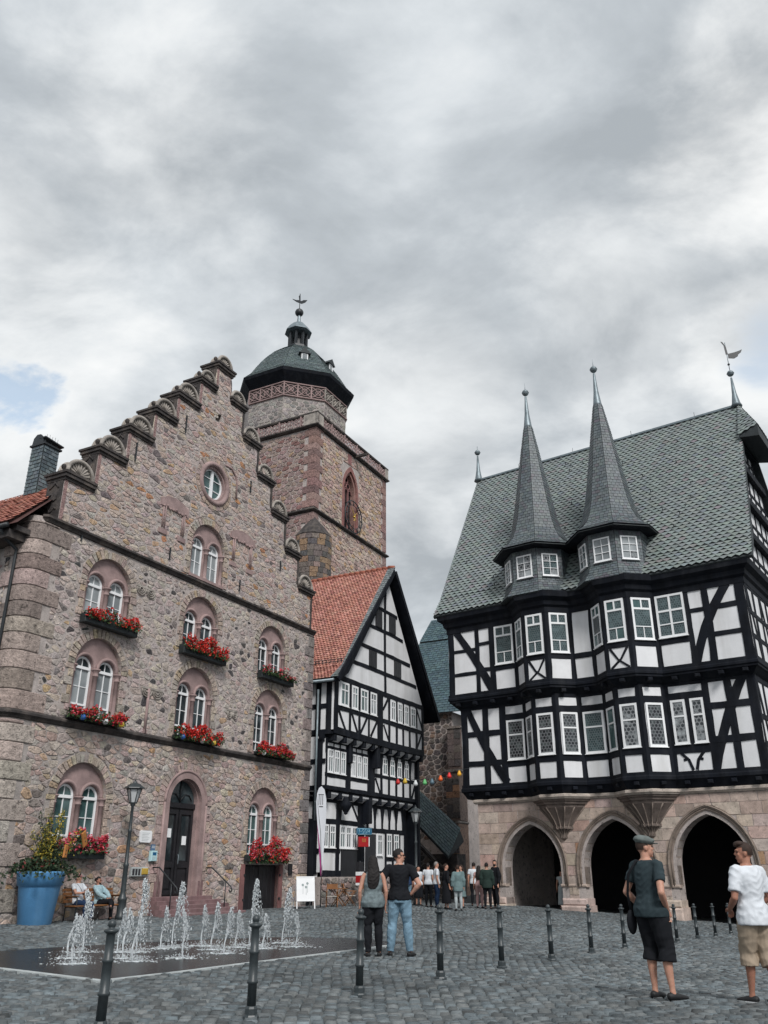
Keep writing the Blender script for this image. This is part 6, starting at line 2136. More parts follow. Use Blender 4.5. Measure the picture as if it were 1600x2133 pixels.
def flower_box(x0, x1, z0, z1, fz, pal, label, nb=230, nl=520, box=True, pots=(), droop=.10):
    fz += .12; nb = int(nb * 1.5); nl = int(nl * 1.4); droop += .05
    o = empty('flower_box'); place(o, HM, (x0 + x1) / 2, -.18, z0)
    tag(o, label, 'flower box', 'window flower boxes on the stone house')
    w = (x1 - x0) / 2
    mb = MB()
    if box:
        mb.cbox(-w, -.14, 0, w, .12, z1 - z0, .015); mb.box(-w + .03, -.11, z1 - z0, w - .03, .1, z1 - z0 + .02)
    else:
        mb.cbox(-w + .12, -.09, .02, w - .12, .12, z1 - z0 - .06, .012)
    mb.build('trough', M_['boxgreen'], o)
    mb = MB(); H_ = fz - z1
    for i in range(nl):
        x = g.uniform(-w, w); t = g.random()
        zc = (z1 - z0) - droop + (H_ * .85 + droop) * t * (1 - .35 * abs(x / w) ** 3) * (.75 + .25 * math.sin(x * 5 + x0))
        leaf(mb, (x, -.12 + g.gauss(0, .10) - .08 * (t < .4), zc), g.uniform(.035, .075), pick(g, GREENS), g)
    mb.build('foliage', M_['leaf'], o, 'stuff')
    mb = MB()
    for i in range(nb):
        x = g.uniform(-w * .98, w * .98); t = g.random() ** .75
        if math.sin(x * 3.1 + x0 * 2) + g.uniform(-.9, 1.2) < -.55:
            continue
        zc = (z1 - z0) - droop * .8 + (H_ + droop * .8) * t * (1 - .3 * abs(x / w) ** 3) * (.78 + .22 * math.sin(x * 5 + x0))
        c = Vector((x, -.20 + g.gauss(0, .07), zc)); col = pick(g, pal)
        for k in range(6):
            leaf(mb, c + Vector((g.gauss(0, .028), g.gauss(-.01, .02), g.gauss(0, .028))), g.uniform(.028, .048), tuple(q * g.uniform(.8, 1.2) for q in col), g)
    mb.build('blossoms', M_['petal'], o, 'stuff')
    for px_, col in pots:
        mb = MB(); mb.lathe([(.04, 0), (.085, .03), (.10, .09), (.085, .15), (.07, .17), (.06, .165), (.06, .14)], 12, (px_, -.24, -.02), col)
        mb.tube([(px_ + .08, -.24, .02), (px_ + .15, -.24, .06), (px_ + .08, -.24, .12)], .014, 6, col)
        mb.build('hanging_jug', M_['gloss'], o)
BL, WH, YE = (.03, .12, .40), (.65, .66, .68), (.62, .42, .05)
flower_box(2.20, 4.75, 5.98, 6.16, 6.42, PINKS[:3] + REDS, 'dark red geraniums over the lower ledge beneath the pale-paned window pair', 170, 560, False, ((-.75, BL), (.25, WH), (1.0, YE)), .12)
flower_box(7.35, 10.05, 5.98, 6.20, 6.55, REDS, 'bright red geraniums on the ledge above the arched front door', 330, 520, False, ((-1.05, BL), (.1, WH), (.8, YE)), .16)
flower_box(12.50, 15.20, 5.98, 6.18, 6.50, REDS + PINKS[:2], 'red and pink geraniums on the ledge beside the timbered house', 270, 520, False, ((-1.0, WH),), .14)
flower_box(2.33, 4.85, 9.20, 9.50, 9.84, REDS, 'green-black trough with thin row of red flowers high by the corner blocks', 150, 420)
flower_box(7.38, 10.05, 9.22, 9.56, 10.02, REDS, 'trough overflowing with scarlet flowers in the middle of the upper floor', 380, 480, droop=.16)
flower_box(12.55, 15.06, 9.24, 9.56, 9.80, PINKS, 'mostly green trough with a few pink blossoms near the red tiled roof', 60, 460)
flower_box(2.45, 4.55, 1.78, 2.12, 2.58, PINKS, 'pink and red flowers in the low trough above the bench', 240, 480, droop=.14)
flower_box(12.40, 15.10, 1.80, 2.02, 2.68, PINKS[:3] + REDS, 'red and pink flowers spilling down over the black cellar door', 360, 520, droop=.24)

# ------------------------------------------------------------------ plaques, letter box on the stone house
M_['tanmetal'] = mat('brass_yellow', (0.45, 0.30, 0.05), 0.45, 0.2, 6, 40, 0.1)
M_['bluepanel'] = mat('blue_panel', (0.09, 0.16, 0.26), 0.4, 0.1, 6, 40, 0.05)
M_['cyanpanel'] = mat('pale_blue_panel', (0.45, 0.66, 0.70), 0.4, 0.08, 6, 40, 0.05)
M_['inkblue'] = mat('ink_blue', (0.01, 0.10, 0.22), 0.4, 0.1, 6, 40, 0.0)
M_['ink'] = mat('ink', (0.03, 0.03, 0.035), 0.7, 0.1, 6, 40, 0.0)
o = empty('plaque'); place(o, HM, 6.62, -.03, 2.55); tag(o, 'large white square plaque with clipped corners left of the front door', 'plaque')
MB().prism([(-.30, -.17), (-.25, -.20), (.22, -.20), (.29, -.13), (.29, .15), (.24, .19), (-.24, .19), (-.30, .15)], -.05, 0).build('board', M_['white'], o)
mb = MB()
for k in range(6):
    mb.box(-.2, -.054, .10 - k * .05, .17 - .04 * (k % 3), -.051, .112 - k * .05)
mb.build('lettering', M_['palestrip'], o)
o = empty('plaque'); place(o, HM, 7.05, -.03, 2.20); tag(o, 'small slate-blue striped plate between the white plaque and the pale blue box', 'plaque')
MB().box(-.10, -.04, -.10, .10, 0, .10).build('plate', M_['bluepanel'], o)
mb = MB(); mb.box(-.08, -.044, .03, .08, -.041, .045); mb.box(-.08, -.044, -.02, .08, -.041, -.005); mb.build('lettering', M_['white'], o)
o = empty('wall_box'); place(o, HM, 7.06, -.03, 1.92); tag(o, 'pale blue wall box with dark blue square, just left of the front door', 'wall box')
MB().cbox(-.15, -.12, -.17, .15, 0, .17, .015).build('case', M_['cyanpanel'], o)
MB().box(-.09, -.124, .02, .09, -.121, .12).build('symbol', M_['inkblue'], o)
mb = MB()
for k in range(3):
    mb.box(-.10, -.124, -.04 - k * .035, .08 - .03 * k, -.121, -.03 - k * .035)
mb.build('lettering', M_['palestrip'], o)
o = empty('letter_box'); place(o, HM, 6.42, -.03, 1.40); tag(o, 'grey letter box panel with yellow flap low on the wall beside the lamp post', 'letter box')
MB().cbox(-.38, -.10, -.14, .42, 0, .16, .015).build('case', M_['palestrip'], o)
mb = MB()
for k in range(3):
    mb.box(-.34 + k * .14, -.104, -.10, -.24 + k * .14, -.101, .10)
mb.build('flap', M_['ink'], o)
MB().cbox(.10, -.16, -.08, .38, -.10, .12, .02).build('parcel_flap', M_['tanmetal'], o)
o = MB().box(-.14, -.05, -.22, .14, 0, .22).build('vent_grille', M_['door']); place(o, HM, 15.75, -.03, 1.52); tag(o, 'dark vent plate on the wall right of the cellar door', 'vent')

# ------------------------------------------------------------------ lamps
def lamp_post(HMx, x, y, h, label, z=0.0):
    o = empty('street_lamp'); place(o, HMx, x, y, z); tag(o, label, 'street lamp')
    mb = MB()
    mb.lathe([(.17, 0), (.17, .12), (.14, .16), (.135, .55), (.15, .58), (.15, .63), (.11, .68), (.085, .8), (.075, 1.55), (.09, 1.58), (.09, 1.64), (.062, 1.68), (.055, h * .62), (.07, h * .62 + .03), (.07, h * .62 + .08), (.05, h * .62 + .12), (.045, h - .78), (.09, h - .72), (.06, h - .66)], 14)
    mb.build('post', M_['bollard'], o)
    mb = MB()
    zb, zt = h - .66, h - .22
    for k in range(6):
        a = PI / 3 * k + .2
        mb.tube([(.12 * math.cos(a), .12 * math.sin(a), zb), (.24 * math.cos(a), .24 * math.sin(a), zt)], .014, 5)
    mb.lathe([(.13, zb - .02), (.13, zb + .02)], 6, a0=.2, a1=2 * PI + .2, smooth=False); mb.lathe([(.26, zt - .02), (.26, zt + .02)], 6, a0=.2, a1=2 * PI + .2, smooth=False)
    mb.lathe([(.34, zt + .02), (.33, zt + .045), (.16, zt + .17), (.07, zt + .20), (.06, zt + .24), (.02, zt + .27), (.025, zt + .30), (.002, zt + .33)], 6, a0=.2, a1=2 * PI + .2, smooth=False)
    hd = mb.build('lantern', M_['bollard'], o)
    mb = MB(); mb.lathe([(.11, zb + .02), (.225, zt - .02)], 6, a0=.2, a1=2 * PI + .2, smooth=False); mb.build('lamp_glass', M_['milk'], hd)
M_['milk'] = mat('milky_glass', (0.50, 0.52, 0.53), 0.25, 0.05, 4, 30, 0.0)
lamp_post(HM, 4.94, -.9, 4.18, 'tall black street lamp with six-sided lantern by the bench')
lamp_post(Matrix.Identity(4), 1.50, 42.6, 4.25, 'farther street lamp beneath the slanting stair roof')

# ------------------------------------------------------------------ blue planter
M_['bluepot'] = mat('blue_plastic', (0.085, 0.245, 0.46), 0.55, 0.14, 1.5, 30, 0.15, spec=0.35, tint=(0.15, 0.30, 0.47), tscale=1.2, tamt=.7, streak=True)
pl = empty('planter'); place(pl, HM, 1.64, -.80, 0); tag(pl, 'big bright blue flower pot planted with yellow bush and greenery', 'planter')
mb = MB()
mb.lathe([(.44, 0), (.46, .02), (.585, 1.02), (.59, 1.03), (.63, 1.035), (.675, 1.36), (.68, 1.40), (.66, 1.415), (.63, 1.40), (.61, 1.25), (.05, 1.24)], 40)
mb.build('pot', M_['bluepot'], pl)
mb = MB()
for i in range(2300):
    a = g.uniform(0, 2 * PI); r_ = abs(g.gauss(0, .46)); t = g.random()
    z = 1.34 + .50 * t * max(.15, 1 - (r_ / 1.15) ** 2) - (.35 * max(0, r_ - .75))
    leaf(mb, (r_ * math.cos(a) * 1.15, r_ * math.sin(a), z), g.uniform(.04, .085), pick(g, [(3, (.018, .036, .018)), (2, (.030, .055, .025)), (1, (.045, .06, .03)), (.3, (.14, .03, .03))]), g)
mb.build('foliage', M_['leaf'], pl, 'stuff')
mb = MB()
stems = []
for i in range(18):
    a = g.uniform(0, 2 * PI); sp_ = g.uniform(.10, .72); h = g.uniform(.8, 1.95)
    b0 = Vector((g.gauss(0, .12), g.gauss(0, .12), 1.3))
    t0 = b0 + Vector((sp_ * math.cos(a) + .12, sp_ * math.sin(a), h))
    mid = (b0 + t0) / 2 + Vector((g.gauss(0, .06), g.gauss(0, .06), .08))
    stems.append((b0, mid, t0, i))
    mb.tube([b0, mid, t0], [.016, .011, .005], 5)
mb.build('stems', M_['timber'], pl, 'stuff')
mb = MB()
for b0, mid, t0, i in stems:
    yel = i % 3 != 0
    for k in range(200):
        t = g.uniform(.10, 1.0)
        p = b0 * (1 - t) ** 2 + mid * 2 * t * (1 - t) + t0 * t * t
        w = .15 * (1 - .75 * t)
        q = p + Vector((g.gauss(0, w), g.gauss(0, w), g.gauss(0, .05)))
        c = pick(g, [(3, (.36, .27, .03)), (2, (.22, .20, .04)), (3, (.06, .085, .025))]) if yel else pick(g, [(3, (.020, .038, .020)), (1, (.05, .07, .03))])
        leaf(mb, q, g.uniform(.022, .045), c, g)
mb.build('bush', M_['leaf'], pl, 'stuff')
M_['orangewood'] = mat('orange_wood', (0.42, 0.17, 0.045), 0.6, 0.2, 6, 40, 0.2)
for x, y, z, rx, s in ((.10, -.75, 1.95, .1, .9), (.95, -.55, 2.32, -.5, 1.15)):
    t_ = MB().cbox(-.10 * s, -.02, -.19 * s, .10 * s, .02, .19 * s, .015).build('wooden_tag', M_['orangewood'], pl, loc=(x, y, z), rot=(0, rx, .3))
    mb = MB(); mb.ball((0, -.022, .03), .022, 8, 5, sc=(1, .3, 1)); mb.box(-.03, -.024, -.09, .03, -.0205, -.06); mb.build('tag_mark', M_['ink'], t_)

# ------------------------------------------------------------------ bench against the wall
M_['benchwood'] = mat('bench_wood', (0.22, 0.095, 0.035), 0.55, 0.25, 3, 30, 0.3, 0.004)
bn = empty('bench'); place(bn, HM, 4.05, -.42, 0); tag(bn, 'brown slatted wooden bench with the seated couple, between planter and lamp post', 'bench')
for k in range(4):
    MB().cbox(-1.05, -.47 + k * .115, .43, 1.05, -.375 + k * .115, .465, .006).build('seat_slat', M_['benchwood'], bn)
for k in range(4):
    MB().cbox(-1.05, .02 + .035 * k, .53 + k * .105, 1.05, .045 + .035 * k, .615 + k * .105, .006).build('back_slat', M_['benchwood'], bn)
for s in (-1, 1):
    mb = MB()
    mb.tube([(s * .95, -.42, 0), (s * .95, -.42, .66), (s * .95, -.36, .70), (s * .95, .02, .70)], .022, 6); mb.tube([(s * .95, .05, 0), (s * .95, .03, .45), (s * .95, .17, .98)], .022, 6)
    mb.tube([(s * .95, -.42, .42), (s * .95, .04, .42)], .02, 6)
    mb.build('leg_frame', M_['iron'], bn)
    MB().cbox(s * .95 - .04, -.44, .71, s * .95 + .04, .06, .735, .006).build('armrest', M_['benchwood'], bn)

# ------------------------------------------------------------------ pavement sign, beach flag, cafe furniture
ab = empty('easel_sign'); place(ab, HM, 14.85, -1.5, 0, R(-38)); tag(ab, 'white pavement easel sign with faint drawing of three flowers', 'sign')
mb = MB()
Mt = Matrix.Rotation(R(-9), 4, 'X')
mb.plate([(-.40, .30), (.40, .30), (.40, 1.25), (-.40, 1.25)], [[(-.36, .34), (.36, .34), (.36, 1.21), (-.36, 1.21)]], -.03, .01, M=Mt)
for s in (-1, 1):
    mb.box(s * .385 - .02, -.02, 0, s * .385 + .02, .01, .30, M=Mt); mb.tube([(s * .36, .12, 1.15), (s * .36, .62, 0)], .018, 5)
mb.build('frame', M_['white'], ab)
MB().box(-.365, -.02, .335, .365, -.012, 1.215, M=Mt).build('panel', M_['panelpale'] if 'panelpale' in M_ else M_['white'], ab)
M_['faint'] = mat('faint_print', (0.30, 0.36, 0.36), 0.6, 0.1, 6, 40, 0.0)
mb = MB()
for x, z, l in ((-.12, .92, .34), (.08, .98, .36), (.02, .84, .30)):
    mb.tube([(x, -.022, z - l), (x + .01, -.022, z - .05)], .006, 4, M=Mt)
    for k in range(5):
        mb.ball((x + .03 * math.cos(k * 1.26), -.022, z + .03 * math.sin(k * 1.26)), .026, 6, 4, sc=(1, .15, 1), M=Mt)
mb.build('flower_drawing', M_['faint'], ab)
fl = empty('beach_flag'); place(fl, HM, 15.9, -1.55, 0, R(-50)); tag(fl, 'tall white teardrop flag with purple edge on a slim pole outside the timbered house', 'flag')
M_['flagcloth'] = mat('flag_cloth', (0.60, 0.62, 0.66), 0.7, 0.06, 2, 20, 0.15, 0.01)
M_['purple'] = mat('purple_cloth', (0.30, 0.03, 0.16), 0.7, 0.1, 2, 20, 0.1)
mb = MB(); mb.tube([(0, 0, 0), (0, 0, 1.4), (-.08, 0, 3.0), (-.28, 0, 4.4), (-.30, 0, 4.75)], [.022, .018, .014, .010, .008], 8); mb.lathe([(.26, 0), (.26, .03), (.05, .05)], 16)
mb.build('pole', M_['iron'], fl)
out = [(.02, 1.25), (.07, 1.9), (.13, 2.6), (.17, 3.3), (.19, 3.9), (.17, 4.35), (.06, 4.75), (-.12, 4.90), (-.26, 4.82), (-.36, 4.60), (-.40, 4.25), (-.36, 3.8), (-.28, 3.2), (-.19, 2.5), (-.10, 1.8), (-.03, 1.25)]
out = [(x * .78, z) for x, z in out]
MB().prism(out, -.008, .008).build('cloth', M_['flagcloth'], fl)
MB().prism([(-.024, 1.25), (.016, 1.25), (.02, 1.55), (-.085, 2.4), (-.19, 3.05), (-.242, 3.38), (-.226, 3.2), (-.156, 2.5), (-.086, 1.8)], -.013, .013).build('edge_band', M_['purple'], fl)
mb = MB()
for k in range(3):
    mb.box(-.20 + k * .08, -.014, 4.12, -.175 + k * .08, -.010, 4.52)
mb.box(-.22, -.014, 4.53, .02, -.010, 4.56); mb.box(-.18, -.014, 4.02, -.0, -.010, 4.06)
mb.build('emblem', M_['ink'], fl)
M_['canvas'] = mat('pale_seat', (0.42, 0.40, 0.36), 0.85, 0.1, 5, 40, 0.2)
def folding_chair(x, y, rz, label):
    o = empty('folding_chair'); place(o, HM, x, y, 0, R(rz)); tag(o, label, 'chair', 'folding chairs outside the timbered house')
    for s in (-1, 1):
        MB().tube([(s * .24, -.28, 0), (s * .24, .24, .62)], .018, 5).build('leg', M_['benchwood'], o)
        MB().tube([(s * .21, .28, 0), (s * .21, -.12, .48), (s * .21, -.26, .62)], .018, 5).build('leg', M_['benchwood'], o)
        MB().cbox(s * .24 - .025, -.28, .62, s * .24 + .025, .24, .645, .005).build('armrest', M_['benchwood'], o)
        MB().tube([(s * .22, .20, .45), (s * .22, .34, .95)], .018, 5).build('back_post', M_['benchwood'], o)
    MB().cbox(-.22, -.24, .43, .22, .22, .455, .006).build('seat', M_['canvas'], o)
    MB().cbox(-.22, .28, .72, .22, .31, .93, .006).build('backrest', M_['benchwood'], o)
folding_chair(16.9, -1.5, -60, 'folding wooden chair nearest the beach flag')
folding_chair(18.4, -1.5, 40, 'folding wooden chair beyond the cafe table')
folding_chair(19.3, -1.8, 120, 'folding wooden chair farthest along the timbered house front')
o = empty('cafe_table'); place(o, HM, 17.7, -1.35, 0, R(20)); tag(o, 'small square wooden folding table between the chairs', 'table')
MB().cbox(-.36, -.36, .72, .36, .36, .75, .006).build('table_top', M_['benchwood'], o)
for s in (-1, 1):
    MB().tube([(s * .30, -.30, 0), (s * .30, .28, .72)], .02, 5).build('leg', M_['benchwood'], o); MB().tube([(s * .26, .30, 0), (s * .26, -.28, .72)], .02, 5).build('leg', M_['benchwood'], o)
M_['redsign'] = mat('red_sign', (0.36, 0.012, 0.015), 0.4, 0.08, 4, 30, 0.0)
M_['bluesign'] = mat('blue_sign', (0.02, 0.12, 0.22), 0.4, 0.1, 4, 30, 0.0)
M_['signline'] = mat('pale_blue_line', (0.30, 0.52, 0.62), 0.5, 0.05, 4, 30, 0.0)
o = empty('hanging_sign'); place(o, HM, 21.30, -.62, 0, R(-35)); tag(o, 'rounded blue hanging sign with pale outlined lettering on the timbered house', 'sign')
MB().cbox(-.42, -.04, 3.08, .42, .04, 3.40, .04).build('board', M_['bluesign'], o)
mb = MB()
mb.tube([(-.38, -.045, 3.11), (-.38, -.045, 3.37), (.38, -.045, 3.37), (.38, -.045, 3.11), (-.38, -.045, 3.11)], .014, 4)
for st_ in ([(-.29, 3.14), (-.29, 3.34)], [(-.23, 3.24), (-.17, 3.24)], [(-.04, 3.32), (-.11, 3.33), (-.13, 3.28), (-.06, 3.22), (-.06, 3.16), (-.13, 3.15)], [(.10, 3.31), (.03, 3.33), (.0, 3.24), (.03, 3.15), (.10, 3.17), (.10, 3.23), (.06, 3.23)], [(.17, 3.14), (.17, 3.34)], [(.17, 3.24), (.26, 3.24)], [(.26, 3.14), (.26, 3.34)]):
    mb.tube([(x, -.045, z) for x, z in st_], .015, 4)
mb.build('lettering', M_['signline'], o)
MB().tube([(0, .0, 3.42), (0, .05, 3.55), (.2, .62, 3.6)], .02, 5).build('bracket', M_['iron'], o)
o = empty('hanging_sign'); place(o, HM, 21.28, -.60, 0, R(-35)); tag(o, 'red square sign box with pale column emblem below the blue one', 'sign')
MB().cbox(-.30, -.07, 2.54, .24, .07, 3.0, .01).build('board', M_['redsign'], o); MB().box(.245, -.06, 2.56, .29, .06, 2.98).build('side_strip', M_['white'], o)
mb = MB()
for k in range(3):
    mb.box(-.12 + k * .075, -.076, 2.80, -.075 + k * .075, -.0705, 2.92)
mb.box(-.13, -.076, 2.76, .09, -.0705, 2.785)
mb.build('emblem', M_['orangewood'], o)
o = empty('display_stand'); place(o, HM, 20.4, -.9, 0); tag(o, 'red and white postcard stand in front of the dark shop opening', 'stand')
mb = MB(); mb.tube([(0, 0, 0), (0, 0, 1.9)], .03, 6); mb.lathe([(.25, 0), (.25, .03), (.03, .06)], 12); mb.build('pole', M_['iron'], o)
MB().cbox(-.22, -.10, .95, .22, .10, 1.25, .01).build('panel', M_['redsign'], o); MB().cbox(-.22, -.105, 1.26, .22, .105, 1.42, .01).box(-.22, -.1, .84, .22, .1, .94).build('header', M_['white'], o)
MB().cbox(-.20, -.09, 1.45, .20, .09, 1.85, .01).build('card_rack', M_['door'], o)
# coloured lanterns on a wire between the houses
sl_ = empty('string_lights', (0, 41, 0)); tag(sl_, 'string of coloured paper lanterns hung across the gap between the timbered buildings', 'string lights')
BULB = [(-.15, 5.46, None), (.65, 5.26, (.45, .02, .02)), (.98, 5.29, (.55, .38, .04)), (1.47, 5.20, (.60, .63, .64)), (1.90, 5.24, (.12, .42, .15)), (2.24, 5.27, (.10, .16, .20)), (2.64, 5.41, (.75, .13, .03)), (3.05, 5.54, (.62, .03, .03)), (3.52, 5.63, (.70, .36, .03)), (4.1, 5.80, None)]
MB().tube([(x, 0, z + (.16 if c else .10)) for x, z, c in BULB], .010, 4).build('wire', M_['iron'], sl_)
M_['lantern'] = mat('paper_lantern', (1, 1, 1), 0.5, 0.1, 6, 30, 0.1, attr=True)
for x, z, c in BULB:
    if c:
        MB().lathe([(.02, .15), (.05, .13), (.07, .06), (.10, 0), (.105, -.04), (.08, -.09), (.03, -.115), (.001, -.12)], 12, (x, 0, z), c).build('lantern', M_['lantern'], sl_)
# ------------------------------------------------------------------ people
V3 = Vector
def skin_mat(n, c):
    m = mat(n, c, 0.55, 0.10, 14, 90, 0.08, 0.002, spec=0.4)
    m.node_tree.nodes['Principled BSDF'].inputs['Subsurface Weight'].default_value = 0.08
    return m
M_['skin'] = skin_mat('skin', (0.46, 0.245, 0.175)); M_['skin2'] = skin_mat('skin_tanned', (0.36, 0.17, 0.115))
def cloth(n, c, var=.10, rough=.9, sc=6):
    M_[n] = mat(n, c, rough, var, sc, 120, 0.35, 0.003, spec=0.2)
cloth('c_slate', (0.030, 0.045, 0.052), .2); cloth('c_black', (0.010, 0.011, 0.014)); cloth('c_white', (0.62, 0.65, 0.69)); cloth('c_khaki', (0.33, 0.265, 0.20)); cloth('c_jeans', (0.165, 0.265, 0.345), .35)
cloth('c_grey', (0.14, 0.175, 0.185), .30, sc=14); cloth('c_navy', (0.02, 0.04, 0.09)); cloth('c_lblue', (0.30, 0.42, 0.46), .30, sc=22); cloth('c_teal', (0.13, 0.19, 0.195), .2); cloth('c_pale', (0.36, 0.40, 0.41), .15); cloth('c_pink', (0.45, 0.28, 0.27), .12)
cloth('c_cap', (0.125, 0.145, 0.14), .25, sc=18); cloth('c_pinkcap', (0.48, 0.24, 0.24)); cloth('c_green', (0.02, 0.035, 0.03))
M_['hair_d'] = mat('dark_hair', (0.010, 0.008, 0.008), 0.75, 0.35, 20, 120, 0.5, 0.004); M_['hair_b'] = mat('brown_hair', (0.030, 0.016, 0.011), 0.75, 0.4, 20, 120, 0.5, 0.004)
M_['hair_g'] = mat('grey_hair', (0.22, 0.20, 0.19), 0.6, 0.3, 20, 120, 0.4); M_['rubber'] = mat('shoe_black', (0.013, 0.013, 0.014), 0.6, 0.2, 10, 60, 0.2); M_['sole'] = mat('white_sole', (0.55, 0.56, 0.57), 0.7, 0.1, 10, 60, 0.1)
QUEUE = []
def loft(mb, st, n=14):
    m = len(st)
    vs, fs = [], []
    for i in range(m):
        c, rx, ry, side = st[i]
        t = (st[min(i + 1, m - 1)][0] - st[max(i - 1, 0)][0]).normalized()
        x = (side - t * side.dot(t)).normalized(); y = t.cross(x)
        for k in range(n):
            a = 2 * PI * k / n
            vs.append(tuple(c + x * math.cos(a) * rx + y * math.sin(a) * ry))
    for i in range(m - 1):
        for k in range(n):
            fs.append((i * n + k, i * n + (k + 1) % n, (i + 1) * n + (k + 1) % n, (i + 1) * n + k))
    fs.append(tuple(reversed(range(n)))); fs.append(tuple(range((m - 1) * n, m * n)))
    mb.add(vs, fs)
def smoothcurve(pts, sub=3):
    """(pos, rx, ry) stations resampled with Catmull-Rom"""
    out = []
    n = len(pts)
    for i in range(n - 1):
        p0, p1, p2, p3 = pts[max(i - 1, 0)], pts[i], pts[i + 1], pts[min(i + 2, n - 1)]
        for s in range(sub):
            t = s / sub
            f = lambda a, b, c, d: .5 * ((2 * b) + (-a + c) * t + (2 * a - 5 * b + 4 * c - d) * t * t + (-a + 3 * b - 3 * c + d) * t ** 3)
            out.append((V3([f(p0[0][q], p1[0][q], p2[0][q], p3[0][q]) for q in range(3)]), p1[1] + (p2[1] - p1[1]) * t, p1[2] + (p2[2] - p1[2]) * t))
    out.append(pts[-1])
    return out
def limb(mb, pts, side=V3((1, 0, 0)), n=12, sub=3):
    loft(mb, [(c, rx, ry, side) for c, rx, ry in smoothcurve(pts, sub)], n)
def queue(mb, name, m, parent, vox, wr=0.0, fr=9.0, it=4):
    me_ = mb.mesh('tmp')
    o = bpy.data.objects.new('tmp', me_)
    COL.objects.link(o)
    r_ = o.modifiers.new('r', 'REMESH'); r_.mode = 'VOXEL'; r_.voxel_size = vox; r_.use_smooth_shade = True
    s_ = o.modifiers.new('s', 'SMOOTH'); s_.factor = .5; s_.iterations = it
    QUEUE.append((o, name, m, parent, wr, fr))
def flush():
    dg = bpy.context.evaluated_depsgraph_get(); dg.update()
    for o, name, m, parent, wr, fr in QUEUE:
        me_ = bpy.data.meshes.new_from_object(o.evaluated_get(dg))
        me_.name = name
        me_.materials.clear(); me_.materials.append(m)
        if wr:
            n = len(me_.vertices)
            co = np.empty(n * 3, np.float32); no = np.empty(n * 3, np.float32)
            me_.vertices.foreach_get('co', co); me_.vertices.foreach_get('normal', no)
            co = co.reshape(-1, 3); no = no.reshape(-1, 3)
            d = np.array([1.2 * (.5 - abs(mnoise.noise(V3((c[0] * fr * .7 + c[2] * fr * .5, c[1] * fr * .7, c[2] * fr * 1.1 - abs(c[0]) * fr * .8))))) * 1.3 - .5 + .35 * mnoise.noise(V3(c * fr * 2.3)) for c in co.astype(float)], np.float32)
            co += no * (d * wr)[:, None]
            me_.vertices.foreach_set('co', co.ravel()); me_.update()
        me_.polygons.foreach_set('use_smooth', [True] * len(me_.polygons))
        ob = bpy.data.objects.new(name, me_); COL.objects.link(ob); ob.parent = parent
        tmp = o.data
        bpy.data.objects.remove(o); bpy.data.meshes.remove(tmp)
    QUEUE.clear()
def hand(mb, w, d, side, k=1.0, curl=.5, thumb=1):
    """palm and five fingers from the wrist w along d; side is the knuckle axis"""
    d = d.normalized(); side = (side - d * side.dot(d)).normalized(); nrm = d.cross(side)
    limb(mb, [(w, .026 * k, .020 * k), (w + d * .035 * k, .036 * k, .018 * k), (w + d * .085 * k, .041 * k, .016 * k), (w + d * .098 * k, .036 * k, .012 * k)], side, 10, 2)
    for i, L in enumerate((.070, .079, .073, .056)):
        b = w + d * .088 * k + side * (.029 - i * .0193) * k
        c1 = (d * math.cos(curl) + nrm * math.sin(curl) * thumb); c2 = (d * math.cos(curl * 2.1) + nrm * math.sin(curl * 2.1) * thumb)
        limb(mb, [(b, .0095 * k, .0095 * k), (b + c1 * L * .5 * k, .009 * k, .009 * k), (b + c1 * L * .5 * k + c2 * L * .5 * k, .0075 * k, .0075 * k)], side, 8, 2)
    b = w + d * .025 * k + side * .030 * k
    limb(mb, [(b, .013 * k, .013 * k), (b + (d * .7 + side * .6) * .035 * k, .011 * k, .011 * k), (b + (d * .9 + side * .35 + nrm * .3 * thumb) * .070 * k, .009 * k, .009 * k)], nrm, 8, 2)
